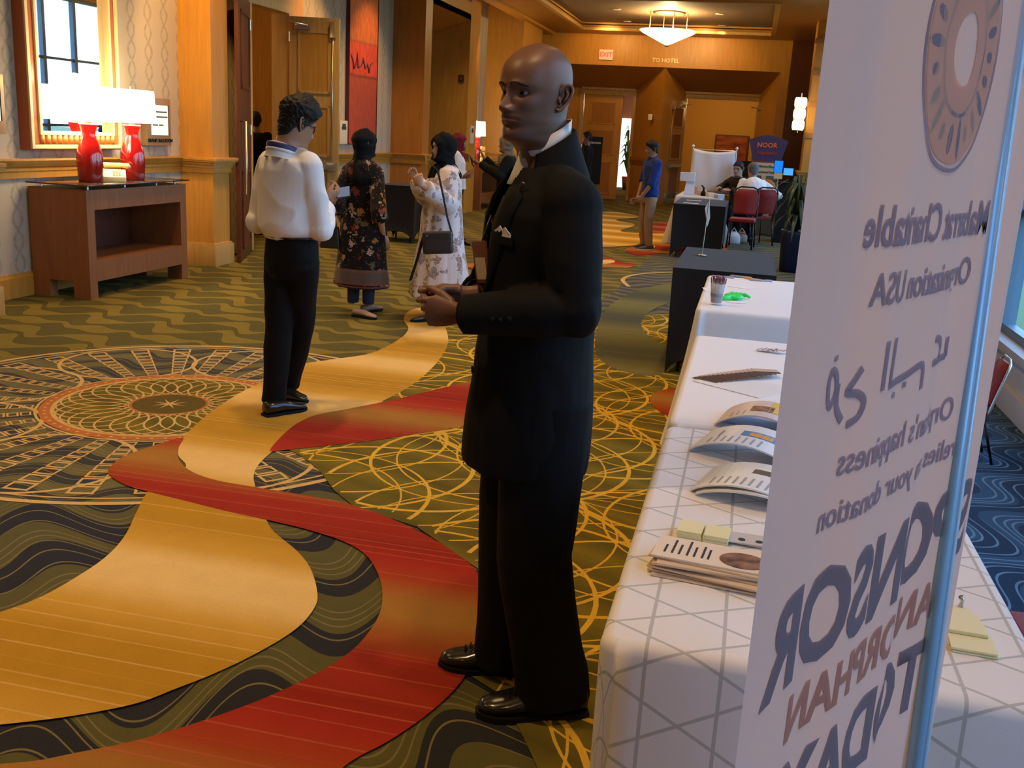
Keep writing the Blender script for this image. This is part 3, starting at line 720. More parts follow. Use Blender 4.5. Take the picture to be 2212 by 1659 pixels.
# mirror over the console
mr = thing('wall_mirror', 'tall framed mirror above the console reflecting the windows', 'mirror', (WX, 8.12, 1.24))
H_ = 1.62
def fr(name, y0, y1, z0, z1, wid, x0, x1, m, bev=0):
    mb = MB(); mb.box((x0, y0, z0), (x1, y0+wid, z1)).box((x0, y1-wid, z0), (x1, y1, z1)).box((x0, y0+wid, z0), (x1, y1-wid, z0+wid)).box((x0, y0+wid, z1-wid), (x1, y1-wid, z1))
    return mb.build(name, m, mr, bevel=bev)
fr('outer_frame', -.64, .64, 0, H_, .05, 0, .10, MAT['redwood'])
fr('outer_bead', -.63, .63, .01, H_-.01, .035, .08, .118, MAT['cream_edge'], .006)
fr('frame_band', -.60, .60, .04, H_-.04, .10, .0, .10, MAT['redwood'])
fr('inner_bead', -.52, .52, .125, H_-.12, .03, .05, .118, MAT['cream_edge'], .006)
fl_ = MB()
for k in range(14): fl_.tube([(.095, -.49+k*.0754, .05), (.095, -.49+k*.0754, .125)], .03, 8)
fl_.build('fluted_rail', mat('orange_fluting', (.60, .17, .03), .35), mr, True)
MB().box((.04, -.50, .14), (.06, .50, H_-.14)).build('mirror_glass', mat('mirror_silver', (.93, .93, .93), .01, 1.0), mr)
# room signs with lit screens
def room_sign(loc, label, lines, name):
    t = thing('room_sign', label, 'sign', loc, 0, 'room signs beside the doors')
    MB().box((0, -.21, -.235), (.085, .21, .235)).build('case', mat('bronze_case', (.34, .20, .085), .4, .3), t, bevel=.008)
    scr = mat('lit_screen', (.6, .6, .5), .4, emit=(.80, .80, .58), estr=.8)
    s = MB().box((.08, -.15, -.13), (.089, .15, .165)).build('screen', scr, t)
    MB().box((.084, .15, -.13), (.0895, .165, .17)).build('bezel', MAT['black'], t)
    i = MB()
    for z, a, b in lines: i.box((.0885, a, z-.008), (.0905, b, z+.008))
    i.build('screen_lettering', mat('screen_ink', (.12, .13, .13), .7), t)
    text('lettering', name, .05, MAT['black'], t, frame3((.088, 0, -.185), (0, 1, 0), (0, 0, 1)), extrude=.002, bold=.015)
room_sign((WX, 9.45, 1.51), 'bronze room sign with a lit screen between the mirror and the wood pier', [(.10, -.14, .13), (.05, -.14, .14), (-.03, -.13, -.04), (-.03, -.02, .06)], 'GRAND BALLROOM')
room_sign((WX, 7.02, 1.60), 'bronze room sign cut by the left edge of the picture', [(.10, -.14, .13), (.05, -.14, .14)], 'ROOM 1')
# tall red painting and the small plates by the doors
pt = thing('painting', 'tall red and orange abstract painting right of the double doors', 'painting', (WX, 15.12, 1.31))
m = mat('red_canvas', (.5, .06, .02), .7); t = NT(m); p, x, y, z = t.obj(); nz = t.noise(p, 5, 5, .6); n2 = t.noise(t.scale(p, (1, 6, 1.2)), 6, 4)
zz = t.math('ADD', t.math('DIVIDE', z, 2.25), t.math('MULTIPLY', t.math('SUBTRACT', nz, .5), .02))
c = t.ramp(zz, [(0, (.42, .050, .014)), (.43, (.46, .06, .018)), (.445, (.16, .03, .012)), (.46, (.74, .055, .02)), (.65, (.78, .075, .025)), (.665, (.45, .10, .03)), (.68, (.72, .17, .03)), (1, (.78, .20, .035))])
c = t.mix(t.ramp(n2, [(.35, (.45,)*3), (.6, (0,)*3)]), c, (.18, .02, .008))
t.col(c)
MB().box((0, -.575, 0), (.05, .575, 2.25)).build('canvas', m, pt)
fr_ = MB().box((0, -.59, -.015), (.06, -.575, 2.265)).box((0, .575, -.015), (.06, .59, 2.265)).box((0, -.59, -.015), (.06, .59, 0)).box((0, -.59, 2.25), (.06, .59, 2.265))
fr_.build('edge_frame', mat('dark_red_edge', (.10, .012, .01), .5), pt)
MB().tube([(.052, -.53, 1.30), (.052, -.45, 1.22), (.052, -.40, 1.10), (.052, -.33, 1.14), (.052, -.27, 1.33), (.052, -.24, 1.12), (.052, -.1, 1.16), (.052, -.04, 1.26), (.052, .06, 1.12), (.052, .14, 1.2), (.052, .22, 1.08), (.052, .28, 1.2), (.052, .4, 1.24)], [.006, .012, .022, .012, .008, .016, .012, .02, .010, .014, .018, .01, .006], 6).build('brush_scrawl', mat('dark_paint', (.10, .03, .05), .7), pt)
def plate(loc, label, size=(.14, .17), rot=0):
    t = thing('notice_plate', label, 'sign', loc, rot)
    MB().box((0, -size[0], -size[1]), (.02, size[0], size[1])).build('plate', mat('pale_plate', (.62, .55, .42), .5), t, bevel=.004)
    l = MB()
    for zz, a in ((.6, .45), (.36, .6)):
        l.box((.0195, -size[0]*a, size[1]*zz-.022), (.022, size[0]*a, size[1]*zz+.022))
    l.build('lettering', MAT['ink'], t); return t
plate((WX+.03, 14.38, 1.47), 'white notice plate between the double doors and the red painting')
plate((PX, 19.62, 1.52), 'white notice plate on the pier left of the far lit lamp', (.12, .17))
sw = thing('thermostat', 'small dark switch plate on the portal side wall', 'switch', tuple(gy(997, 170, 19.24)))
MB().box((-.05, -.02, -.07), (.05, .02, .07)).build('plate', MAT['cherry_dark'], sw, bevel=.006); MB().box((-.012, -.035, -.02), (.012, -.02, .02)).build('switch', MAT['brass'], sw)
# ------------------------------------------------------------------ doors
def door_leaf(name, hinge, free, h, label, m, mp, bar=None, pull=False, closer=True, group=None, th=.045, face=1, rows=((.12, .98), (1.14, 1.80), (1.94, None))):
    """panelled leaf from hinge to free edge; face +1: hardware on the side the normal points to"""
    a, b = V((hinge[0], hinge[1], 0)), V((free[0], free[1], 0)); L = (b-a).length
    t = thing(name, label, 'door', (a.x, a.y, .012), math.atan2(b.y-a.y, b.x-a.x), group)
    MB().box((0, -th/2, 0), (L, th/2, h)).build('slab', m, t, bevel=.003)
    for s in (-1, 1):
        for z0, z1 in rows:
            z1 = z1 or h-.16; x0, x1 = L*.17, L*.83; y0 = s*th/2
            def yb(o): return (min(y0, y0+s*o), max(y0, y0+s*o))
            f = MB(); q = yb(.018)
            for (u0, v0, u1, v1) in ((x0, z0, x0+.035, z1), (x1-.035, z0, x1, z1), (x0, z0, x1, z0+.035), (x0, z1-.035, x1, z1)): f.box((u0, q[0], v0), (u1, q[1], v1))
            f.build('panel_moulding', m, t, bevel=.006)
            q = yb(.006); MB().box((x0+.035, q[0], z0+.035), (x1-.035, q[1], z1-.035)).build('panel', mp, t)
    s = face
    if bar is not None:
        q0, q1 = sorted((s*th/2, s*(th/2+.075)))
        MB().box((L*.10, sorted((s*(th/2+.035), s*(th/2+.075)))[0], bar-.035), (L-.03, sorted((s*(th/2+.035), s*(th/2+.075)))[1], bar+.035)).build('push_bar', MAT['steel'], t, bevel=.006)
        MB().box((L-.14, q0, bar-.055), (L-.02, q1, bar+.055)).build('latch_case', MAT['steel'], t, bevel=.008)
        MB().tube([(L-.08, s*(th/2+.03), bar+.05), (L-.08, s*(th/2+.03), h-.2)], .010, 8).build('latch_rod', MAT['brass'], t, True)
        MB().box((L-.115, q0, h-.24), (L-.045, q1, h-.05)).build('top_latch', MAT['brass'], t, bevel=.008)
        MB().box((L*.04, sorted((s*th/2, s*(th/2+.006)))[0], .03), (L*.96, sorted((s*th/2, s*(th/2+.006)))[1], .30)).build('kick_plate', mat('kick_plate', (.55, .52, .46), .25, 1.0), t)
    if pull:
        MB().tube([(L-.12, s*(th/2), 1.55), (L-.12, s*(th/2+.06), 1.55), (L-.12, s*(th/2+.06), .75), (L-.12, s*th/2, .75)], .012, 8).build('pull_handle', MAT['steel'], t, True)
    if closer:
        q0, q1 = sorted((s*th/2, s*(th/2+.06)))
        MB().box((L*.12, q0, h-.16), (L*.42, q1, h-.09)).build('closer', MAT['steel'], t, bevel=.006)
        MB().tube([(L*.38, s*(th/2+.07), h-.11), (-.02, s*(th/2+.16), h-.07)], .010, 6).build('closer_arm', MAT['steel'], t, True)
    for z in (.25, h*.5, h-.25): MB().lathe([(.012, z-.06), (.012, z+.06)], 8, (0, s*th/2, 0)).build('hinge', MAT['brass'], t)
    return t
door_leaf('door_leaf', (WX+.06, 12.52), (-5.33, 12.66), 2.88, 'pale panelled door leaf standing open across the hall with a steel push bar', MAT['maple_pale'], MAT['maple'], bar=1.02, face=-1)
door_leaf('door_leaf', (-5.955, 11.40), (-5.56, 10.37), 2.9, 'dark red-brown door leaf folded back behind the wood pier', MAT['cherry_dark'], MAT['cherry_dark'], pull=True, closer=False, face=1, rows=((.12, 1.0), (1.9, None)))
door_leaf('door_leaf', (-8.22, 19.19), (-7.45, 19.2), 2.5, 'narrow panelled door in the deep portal of the left wall', MAT['maple_pale'], MAT['maple'], closer=True, face=-1)
door_leaf('door_leaf', (-4.53, BY+.06), (-3.50, BY+.06), 2.68, 'closed wooden door leaf in the far left doorway', MAT['maple'], MAT['maple_deep'], closer=False, face=-1)
la = gz(1431, 446); door_leaf('door_leaf', (-1.86, BY-.05), (-2.16, BY-1.05), 2.62, 'open door leaf at the left of the far right doorway with a push bar', MAT['maple_pale'], MAT['cherry'], bar=1.0, face=1)
door_leaf('door_leaf', (-.03, BY-.05), (.52, BY-.75), 2.62, 'open door leaf at the right of the far right doorway', MAT['maple_pale'], MAT['cherry'], closer=True, face=-1)
pa = thing('painting', 'dark red framed painting seen through the far right doorway', 'painting', (-.72, 33.55, .86))
MB().box((-.52, -.05, 0), (.52, 0, 1.05)).build('frame', MAT['cherry_dark'], pa)
m = mat('rust_canvas', (.35, .06, .015), .7); t = NT(m); p, x, y, z = t.obj(); t.col(t.ramp(t.noise(t.scale(p, (1, 1, 4)), 2.4, 4), [(.3, (.13, .02, .01)), (.7, (.42, .11, .03))]))
MB().box((-.48, -.06, .04), (.48, -.045, 1.01)).build('canvas', m, pa)
dp = thing('easel_poster', 'black framed poster on an easel before the far left doors', 'poster', (-3.62, 23.4, 0))
MB().box((-.23, -.02, .55), (.23, .02, 1.62)).build('board', MAT['black'], dp, bevel=.006)
text('lettering', 'REGISTRATION', .055, MAT['white_plastic'], dp, frame3((0, -.023, 1.48), (1, 0, 0), (0, 0, 1)), extrude=.002, bold=.02)
MB().lathe([(.001, 0), (.08, 0), (.07, .004)], 12).mesh('x')
for a, b in (((-.2, 0, .0), (-.05, 0, 1.4)), ((.2, 0, 0), (.05, 0, 1.4)), ((0, .35, 0), (0, .03, 1.4))): MB().tube([a, b], .012, 6).build('leg', MAT['black_metal'], dp)
# lobby glimpse: bright glazed door beyond the slit
struct('window_20', MB().box((-4.55, 34.7, 0), (-3.4, 34.8, 2.28)), mat('daylit_glass', (.8, .9, .9), .3, emit=(.75, .92, .95), estr=.9))
pz = thing('potted_palm', 'leafy indoor palm beyond the slit of the far left doorway', 'plant', (-3.9, 33.2, 0))
MB().lathe([(.15, 0), (.2, .4), (.19, .42)], 14).build('pot', MAT['redwood'], pz, True)
lf = MB()
for k in range(26):
    a = k*2.4; h = .7+.045*k; r = .5-.01*k
    q = [V((0, 0, .4)), V((r*.5*math.cos(a), r*.5*math.sin(a), h+.2)), V((r*math.cos(a), r*math.sin(a), h))]
    lf.tube(q, [(.004, .004), (.05, .004), (.003, .003)], 6, ref=(-math.sin(a), math.cos(a), 0))
lf.build('fronds', mat('palm_leaf', (.05, .13, .04), .5), pz)
# ------------------------------------------------------------------ tables, cloths
def cloth_mesh(x0, x1, y0, y1, z, flare=.05, wave=.012, drop=None, seed=1, rc=.035, nw=9, tight=0):
    """draped tablecloth: top, rounded edge, skirt to the floor; uv = the flat cloth"""
    rnd = random.Random(seed); ph = [rnd.uniform(0, 6.28) for _ in range(8)]
    # outline as (point, outward normal), counter-clockwise from the front-left corner
    out = []
    def edge(a, b, n):
        L = math.hypot(b[0]-a[0], b[1]-a[1]); k = max(2, int(L/.03))
        for i in range(k): out.append((a[0]+(b[0]-a[0])*i/k, a[1]+(b[1]-a[1])*i/k, n[0], n[1]))
    def corner(c, a0):
        for i in range(7): t = a0+PI/2*i/6; out.append((c[0]+rc*math.cos(t), c[1]+rc*math.sin(t), math.cos(t), math.sin(t)))
    edge((x0+rc, y0), (x1-rc, y0), (0, -1)); corner((x1-rc, y0+rc), -PI/2); edge((x1, y0+rc), (x1, y1-rc), (1, 0)); corner((x1-rc, y1-rc), 0)
    edge((x1-rc, y1), (x0+rc, y1), (0, 1)); corner((x0+rc, y1-rc), PI/2); edge((x0, y1-rc), (x0, y0+rc), (-1, 0)); corner((x0+rc, y0+rc), PI)
    n = len(out); D = drop or z-.012
    lv = [(-.022, 0), (-.010, .003), (-.003, .010), (0, .022)]+[(None, .022+(D-.022)*k/14) for k in range(1, 15)]
    vs = []; uv = []; s = 0; S_ = []
    for i in range(n):
        S_.append(s); j = (i+1) % n; s += math.hypot(out[j][0]-out[i][0], out[j][1]-out[i][1])
    for off, d in lv:
        for i, (x, y, nx, ny) in enumerate(out):
            q = d/D
            cornery = 1-min(abs(nx), abs(ny))*0 if abs(nx*ny) > .02 else 0
            if off is None and tight*ny > .3: off = .0; o = .002
            o = off if off is not None else flare*q**1.3+(wave*math.sin(S_[i]*nw+ph[0])+wave*.7*math.sin(S_[i]*nw*2.3+ph[1]))*q**1.5+(.05*q**1.2 if cornery else 0)*1.0
            vs.append((x+nx*o, y+ny*o, z-d)); uv.append((x+nx*(o+d), y+ny*(o+d)))
    c0 = len(vs); vs.append(((x0+x1)/2, (y0+y1)/2, z)); uv.append(((x0+x1)/2, (y0+y1)/2))
    fs = []
    for k in range(len(lv)-1):
        for i in range(n): j = (i+1) % n; fs.append((k*n+j, k*n+i, (k+1)*n+i, (k+1)*n+j))
    top = tuple(range(n)); fs.append(top)
    me = bpy.data.meshes.new('tablecloth'); me.from_pydata(vs[:-1], [], fs); uvl = me.uv_layers.new(name='cloth')
    for lp in me.loops: uvl.data[lp.index].uv = uv[lp.vertex_index]
    bm = bmesh.new(); bm.from_mesh(me); bmesh.ops.recalc_face_normals(bm, faces=bm.faces); bm.to_mesh(me); bm.free()
    me.shade_smooth(); me.polygons[-1].use_smooth = False
    return me
def folding_table(x0, x1, y0, y1, z, label):
    t = thing('folding_table', label, 'table', ((x0+x1)/2, (y0+y1)/2, 0))
    a, b = (x1-x0)/2-.012, (y1-y0)/2-.012
    MB().box((-a, -b, z-.04), (a, b, z-.004)).build('tabletop', mat('table_laminate', (.35, .30, .24), .5), t, bevel=.006)
    for sx_ in (-1, 1):
        for sy in (-1, 1): MB().tube([(sx_*(a-.08), sy*(b-.1), z-.03), (sx_*(a-.06), sy*(b-.08), 0)], .014, 8).build('leg', MAT['black_metal'], t)
    return t
def tablecloth(name, me, m, label, group=None, cat='tablecloth'):
    me.materials.append(m); o = link(name, me); return tag(o, label, cat, group)
def fabric(name, col, rough=.85, tr=0.0):
    m = mat(name, col, rough, spec=.15, sheen=.1); t = NT(m); p, x, y, z = t.world(); n = t.noise(p, 500, 2); t.bump(n, .12, .002); return m
MAT['white_cloth'] = fabric('white_linen', (.78, .745, .73))
MAT['black_cloth'] = fabric('black_stretch_cloth', (.017, .014, .013))
def m_geo():
    m = fabric('geometric_linen', (.78, .745, .73)); t = NT(m); u = t.n('ShaderNodeUVMap'); s = t.n('ShaderNodeSeparateXYZ'); t.l(u.outputs[0], s.inputs[0])
    ln = None; P_ = .128
    for k, ph in ((0, .18), (1, .20), (2, .02)):
        a = R(90+60*k)
        f = t.math('ADD', t.math('MULTIPLY', s.outputs[0], math.sin(a)/P_), t.math('MULTIPLY', s.outputs[1], math.cos(a)/P_)); f = t.math('ADD', f, ph)
        w = t.math('LESS_THAN', t.math('ABSOLUTE', t.math('SUBTRACT', t.math('FRACT', f), .5)), .026)
        ln = w if ln is None else t.math('MAXIMUM', ln, w)
    t.col(t.mix(ln, (.78, .745, .73), (.50, .49, .46))); return m
MAT['geo_cloth'] = m_geo()
TZ = .76
folding_table(-.155, .565, 1.58, 2.96, TZ, 'table under the patterned cloth nearest the camera')
tablecloth('tablecloth', cloth_mesh(-.17, .58, 1.56, 2.975, TZ+.004, .075, .010, seed=3, tight=1), MAT['geo_cloth'], 'off-white tablecloth printed with a grey star lattice on the nearest table', 'pale tablecloths in the table row')
folding_table(-.155, .565, 3.02, 4.5, TZ, 'table under the plain white cloth lit by the window, behind the patterned one')
tablecloth('tablecloth', cloth_mesh(-.17, .58, 2.99, 4.52, TZ+.004, .055, .008, seed=5, tight=-1), MAT['white_cloth'], 'plain bright white tablecloth on the second table from the camera', 'pale tablecloths in the table row')
folding_table(-.195, .53, 5.27, 6.68, TZ, 'table under the white cloth that carries the cup of pens')
tablecloth('tablecloth', cloth_mesh(-.21, .545, 5.25, 6.7, TZ+.004, .06, .012, seed=8), MAT['white_cloth'], 'white tablecloth on the third table, under the cup of pens', 'pale tablecloths in the table row')
def stretch_cover(x0, x1, y0, y1, z):
    """spandex cover pulled tight to the four feet: sides curve inwards between the legs"""
    n = 16; lv = 14; rg = []
    for k in range(lv+1):
        q = k/lv; zz = (z-.002)*(1-q)+.004*q; r = []
        pinch = .075*math.sin(PI*min(q*1.0, 1))**.8
        cs = [(x0, y0), (x1, y0), (x1, y1), (x0, y1)]
        tap = .05*q
        for e in range(4):
            a, b = cs[e], cs[(e+1) % 4]; nx, ny = (b[1]-a[1]), -(b[0]-a[0]); L = math.hypot(nx, ny); nx /= L; ny /= L
            for i in range(n):
                s = i/n; bow = pinch*(math.sin(PI*s))**.7
                px_, py_ = a[0]+(b[0]-a[0])*s-nx*bow, a[1]+(b[1]-a[1])*s-ny*bow
                mx, my = (x0+x1)/2, (y0+y1)/2; px_ += (mx-px_)*tap*.5; py_ += (my-py_)*tap*.5
                if q > .82: # the hem arches up between the feet
                    r.append((px_, py_, zz+.16*(q-.82)/.18*math.sin(PI*s)**.6))
                else: r.append((px_, py_, zz))
        rg.append(r)
    vs = [p for r in rg for p in r]; m = 4*n; fs = []
    for k in range(lv):
        for j in range(m): fs.append((k*m+j, k*m+(j+1) % m, (k+1)*m+(j+1) % m, (k+1)*m+j))
    fs.append(tuple(range(m)))
    me = bpy.data.meshes.new('stretch_cover'); me.from_pydata(vs, [], fs)
    bm = bmesh.new(); bm.from_mesh(me); bmesh.ops.recalc_face_normals(bm, faces=bm.faces); bm.to_mesh(me); bm.free(); me.shade_smooth(); me.set_sharp_from_angle(angle=R(40)); return me
for (x0, x1, y0, y1, la, lb) in ((-.46, .24, 7.0, 8.5, 'bare table in a black stretch cover behind the pen cup table', 'black stretch cover on the table holding the white paper flag'),
                             (-1.03, -.30, 14.5, 16.2, 'table in a black stretch cover beside the red chair', 'black stretch cover on the far table with two paper strips'),
                             (-5.1, -4.55, 13.55, 14.2, 'small table in a black cover against the left wall', 'black stretch cover on the small table behind the two women')):
    zt = .76 if x0 > -4 else .80
    folding_table(x0+.02, x1-.02, y0+.02, y1-.02, zt-.004, la)
    tablecloth('stretch_cover', stretch_cover(x0, x1, y0, y1, zt), MAT['black_cloth'], lb, 'black stretch table covers', 'table cover')
folding_table(-1.14, -.44, 16.6, 18.2, .76, 'long table under the pale cloth at the far booth')
tablecloth('tablecloth', cloth_mesh(-1.16, -.42, 16.55, 18.25, .764, .08, .02, seed=11), fabric('grey_linen', (.50, .49, .50)), 'pale grey tablecloth on the far booth table', 'pale tablecloths in the table row')
# ------------------------------------------------------------------ things on the tables
def sheet(w, d, th, m, name='sheet', parent=None): return MB().box((-w/2, -d/2, 0), (w/2, d/2, th)).build(name, m, parent)
bro_card = mat('cream_card', (.70, .52, .34), .6)
bro_cover = mat('brochure_cover', (.80, .66, .52), .5)
photo_m = mat('brown_photo', (.16, .07, .045), .5); tph = NT(photo_m); p_, x_, y_, z_ = tph.obj(); tph.col(tph.ramp(tph.noise(p_, 30, 3), [(.35, (.07, .03, .02)), (.65, (.34, .17, .11))]))
PB = gz(1508, 1222, TZ+.01)
for k in range(9):
    top = k == 8
    t = thing('brochure', 'topmost brochure of the pile nearest the camera, with printed lines and an oval photo' if top else ['lowest', 'second lowest', 'third lowest', 'fourth lowest', 'fifth lowest', 'sixth lowest', 'seventh lowest', 'second from top'][k]+' cream brochure in the front pile, under the printed one', 'brochure',
              (PB.x+.035+random.uniform(-.012, .012), PB.y-.02+random.uniform(-.012, .012)+(.02 if top else 0), TZ+.0055+.0042*k), R(-8+random.uniform(-5, 5)+(4 if top else 0)), 'brochures in the front pile')
    MB().box((-.115, -.055, 0), (.115, .055, .0036)).build('cover', bro_cover if top else bro_card, t)
    if top:
        MB().lathe([(.045, .0037), (.045, .0044)], 28, (0, 0, 0)).mesh('x')
        o = MB().lathe([(.043, .0036), (.043, .0046)], 28).build('oval_photo', photo_m, t); o.location = (.062, -.008, 0); o.scale = (1.1, .9, 1)
        l = MB()
        for q, (xx, w_) in enumerate(((-.095, .04), (-.08, .07), (-.066, .05), (-.05, .075), (-.036, .05), (-.02, .06), (-.008, .05))): l.box((xx, -.03, .0035), (xx+.0045, -.03+w_, .0042))
        l.build('print_lines', MAT['ink'], t)
        MB().box((.095, -.055, .0035), (.115, .055, .0042)).build('gold_strip', mat('gold_print', (.55, .27, .06), .5), t)
yel = mat('yellow_paper', (.80, .74, .42), .7)
yp = gz(1488, 1160, TZ); y2 = gz(1530, 1163, TZ); y3 = gz(1578, 1168, TZ)
for i, (q, lab) in enumerate(((yp, 'pale yellow note pad left one behind the brochure pile'), (y2, 'pale yellow note pad right one behind the brochure pile'))):
    t = thing('note_pad', lab, 'note pad', (yp.x+.004+.056*i, yp.y-.006*i, TZ+.005), R(-5), 'pale yellow note pads by the brochures')
    for k in range(5): o = MB().box((-.0265, -.034, k*.004), (.0265, .034, k*.004+.0037)).build('sheet_layer', yel, t); o.location = (random.uniform(-.002, .002), random.uniform(-.002, .002), 0)
for k in range(3):
    t = thing('leaflet', ['small grey leaflet under the note pads, lowest', 'small grey leaflet beside the note pads, middle', 'small grey leaflet beside the note pads with two round marks'][k], 'leaflet', (yp.x+.128, y3.y-.004*k, TZ+.0052+.003*k), R(-12+5*k), 'small grey leaflets by the note pads')
    MB().box((-.052, -.03, 0), (.052, .03, .002)).build('card', mat('grey_card', (.56, .52, .48), .6), t)
    if k == 2:
        for xx in (-.015, .022): MB().lathe([(.008, .0019), (.008, .0027)], 14, (xx, -.01, 0)).build('printed_mark', MAT['ink'], t)
# bowed magazines standing slightly open
def bowed(name, label, c, w, d, bow, rz, m, extra=None, group=None, n=14, z0=0.0):
    t = thing(name, label, 'magazine', (c.x, c.y, TZ+.0055+z0), rz, group)
    vs = []; fs = []; th = .004
    def h(u): return bow*(1-(2*abs(u-.42))**2)*.9+.002 if 0 else bow*math.sin(PI*min(1, max(0, u)))**.8+.001
    for k in range(n+1):
        u = k/n
        for yy in (-d/2, d/2):
            for zz in (0, th): vs.append((-w/2+w*u*.94, yy-.03*math.sin(PI*u), h(u)+zz))
    for k in range(n):
        a = 4*k; b = a+4
        fs += [(a+1, a+3, b+3, b+1), (a, b, b+2, a+2), (a, a+1, b+1, b), (a+2, b+2, b+3, a+3)]
    fs += [(0, 2, 3, 1), (4*n, 4*n+1, 4*n+3, 4*n+2)]
    me = bpy.data.meshes.new('pages'); me.from_pydata(vs, [], fs); link('pages', me, m, t)
    if extra:
        for nm, mm, u0, u1, y0, y1 in extra:
            e = MB(); k0 = 8
            for k in range(k0):
                ua, ub = u0+(u1-u0)*k/k0, u0+(u1-u0)*(k+1)/k0
                e.add([(-w/2+w*ua*.94, y-.03*math.sin(PI*ua), h(ua)+th+.0008) for y in (y0*d, y1*d)]+[(-w/2+w*ub*.94, y-.03*math.sin(PI*ub), h(ub)+th+.0008) for y in (y0*d, y1*d)], [(0, 2, 3, 1)])
            e.build(nm, mm, t)
    return t
white_gloss = mat('white_glossy_paper', (.80, .80, .80), .4)
blue_pr = mat('blue_print', (.10, .24, .50), .5); or_pr = mat('orange_print', (.75, .35, .06), .5); gr_pr = mat('grey_print', (.35, .35, .37), .6); ye_pr = mat('yellow_print', (.72, .47, .07), .5); dk_pr = mat('dark_print', (.12, .085, .05), .6)
m1 = gz(1590, 1060, TZ); m2 = gz(1575, 985, TZ); m3 = gz(1600, 935, TZ)
tl = [('text_lines', gr_pr, .15+.07*k, .17+.07*k, -.42, -.15) for k in range(8)]
bowed('magazine', 'white glossy magazine with a brown box, curling up, nearest of the magazines', V((m1.x+.06, m1.y+.0, 0)), .30, .21, .045, R(-14), white_gloss, [('brown_box', dk_pr, .45, .95, .06, .22)]+tl, 'curled magazines on the patterned cloth')
bowed('magazine', 'white glossy magazine under the brown-box one, only its edge showing', V((m1.x+.068, m1.y-.012, 0)), .30, .21, .036, R(-10), white_gloss, None, 'curled magazines on the patterned cloth')
bowed('magazine', 'white glossy magazine with a blue and orange picture strip', V((m2.x+.065, m2.y+.05, 0)), .31, .21, .05, R(-14), white_gloss, [('picture_strip', blue_pr, .42, .95, -.06, .18), ('orange_figure', or_pr, .5, .72, -.03, .13), ('grey_tab', gr_pr, .2, .23, -.1, .2)]+tl, 'curled magazines on the patterned cloth')
bowed('magazine', 'magazine with a yellow cover picture, farthest of the curled magazines', V((m3.x+.08, m3.y+.1, 0)), .29, .20, .055, R(-10), mat('pinkish_cover', (.66, .56, .55), .4), [('yellow_picture', ye_pr, .55, .98, -.2, .45), ('oval_photo', photo_m, .35, .6, -.2, .12)]+tl[:3], 'curled magazines on the patterned cloth')
fp = gz(1655, 925, TZ)
t = thing('folder', 'pale blue paper folder behind the curled magazines', 'folder', (fp.x, fp.y+.05, TZ+.005), R(-20)); MB().box((-.12, -.09, 0), (.12, .09, .004)).build('cover', mat('pale_blue_card', (.46, .56, .72), .6), t)
# fanned flyers on the bright table
f0 = gz(1568, 822, TZ)
t = thing('flyer', 'large white flyer lying under the fanned cards', 'flyer', (f0.x+.06, f0.y-.07, TZ+.005), R(-33)); MB().box((-.14, -.11, 0), (.14, .11, .0015)).build('sheet', white_gloss, t)
ORD = ['first', 'second', 'third', 'fourth', 'fifth', 'sixth', 'seventh', 'eighth', 'ninth', 'tenth', 'eleventh', 'twelfth', 'thirteenth', 'last']
card_d = mat('dark_card', (.07, .035, .03), .5); card_l = mat('beige_card', (.55, .40, .30), .5)
for k in range(14):
    t = thing('flyer_card', ORD[k]+' dark-edged card from the left in the fan on the bright table', 'card', (f0.x-.06+.0155*k, f0.y-.035+.0125*k, TZ+.0068+.0012*k), R(-28+3.2*k), 'fanned cards on the bright table')
    MB().box((-.05, -.035, 0), (.05, .035, .0011)).build('card', card_l, t)
    MB().box((-.05, -.035, .0010), (.05, -.012, .0014)).build('dark_band', card_d, t)
pq = gz(1650, 762, TZ)
for k in range(4):
    t = thing('ribbon_badge', ['left end', 'second', 'third', 'right end'][k]+' crumpled pinkish paper strip at the back of the bright table', 'paper', (pq.x+.022*k, pq.y+.012*math.sin(k*2), TZ+.006+.001*k), R(20*math.sin(k*3)), 'paper strips at the back of the bright table')
    MB().tube([(-.03, 0, .004), (-.01, .004, .012), (.01, -.003, .006), (.03, .002, .014)], [(.016, .001)]*4, 8, ref=(0, 1, 0)).build('strip', mat('pink_paper', (.55, .42, .42), .7), t)
# cup of pens, green toy, cards
cp = gz(1546, 660, TZ)
cup = thing('pen_cup', 'clear plastic tumbler packed with pens on the third table', 'cup', (cp.x, cp.y, TZ+.005))
clear = mat('clear_plastic', (.9, .9, .92), .08, spec=.5, trans=.0); ct = NT(clear); tb = ct.n('ShaderNodeBsdfTransparent'); mx = ct.n('ShaderNodeMixShader'); mx.inputs[0].default_value = .22; ct.l(tb.outputs[0], mx.inputs[1]); ct.l(ct.b.outputs[0], mx.inputs[2]); ct.l(mx.outputs[0], ct.t.nodes['Material Output'].inputs[0])
MB().lathe([(.001, 0), (.028, 0), (.030, .004), (.040, .115), (.038, .115), (.028, .01), (.001, .01)], 24).build('tumbler', clear, cup, True)
MB().lathe([(.0325, .045), (.0335, .062)], 24).build('dark_band', mat('navy_band', (.01, .012, .03), .5), cup, True)
MB().lathe([(.027, .012), (.030, .044)], 20).build('dark_filling', mat('brown_filler', (.05, .03, .03), .8), cup, True)
pm = mat('maroon_barrel', (.14, .02, .025), .35); pm2 = mat('clear_barrel', (.40, .34, .34), .3)
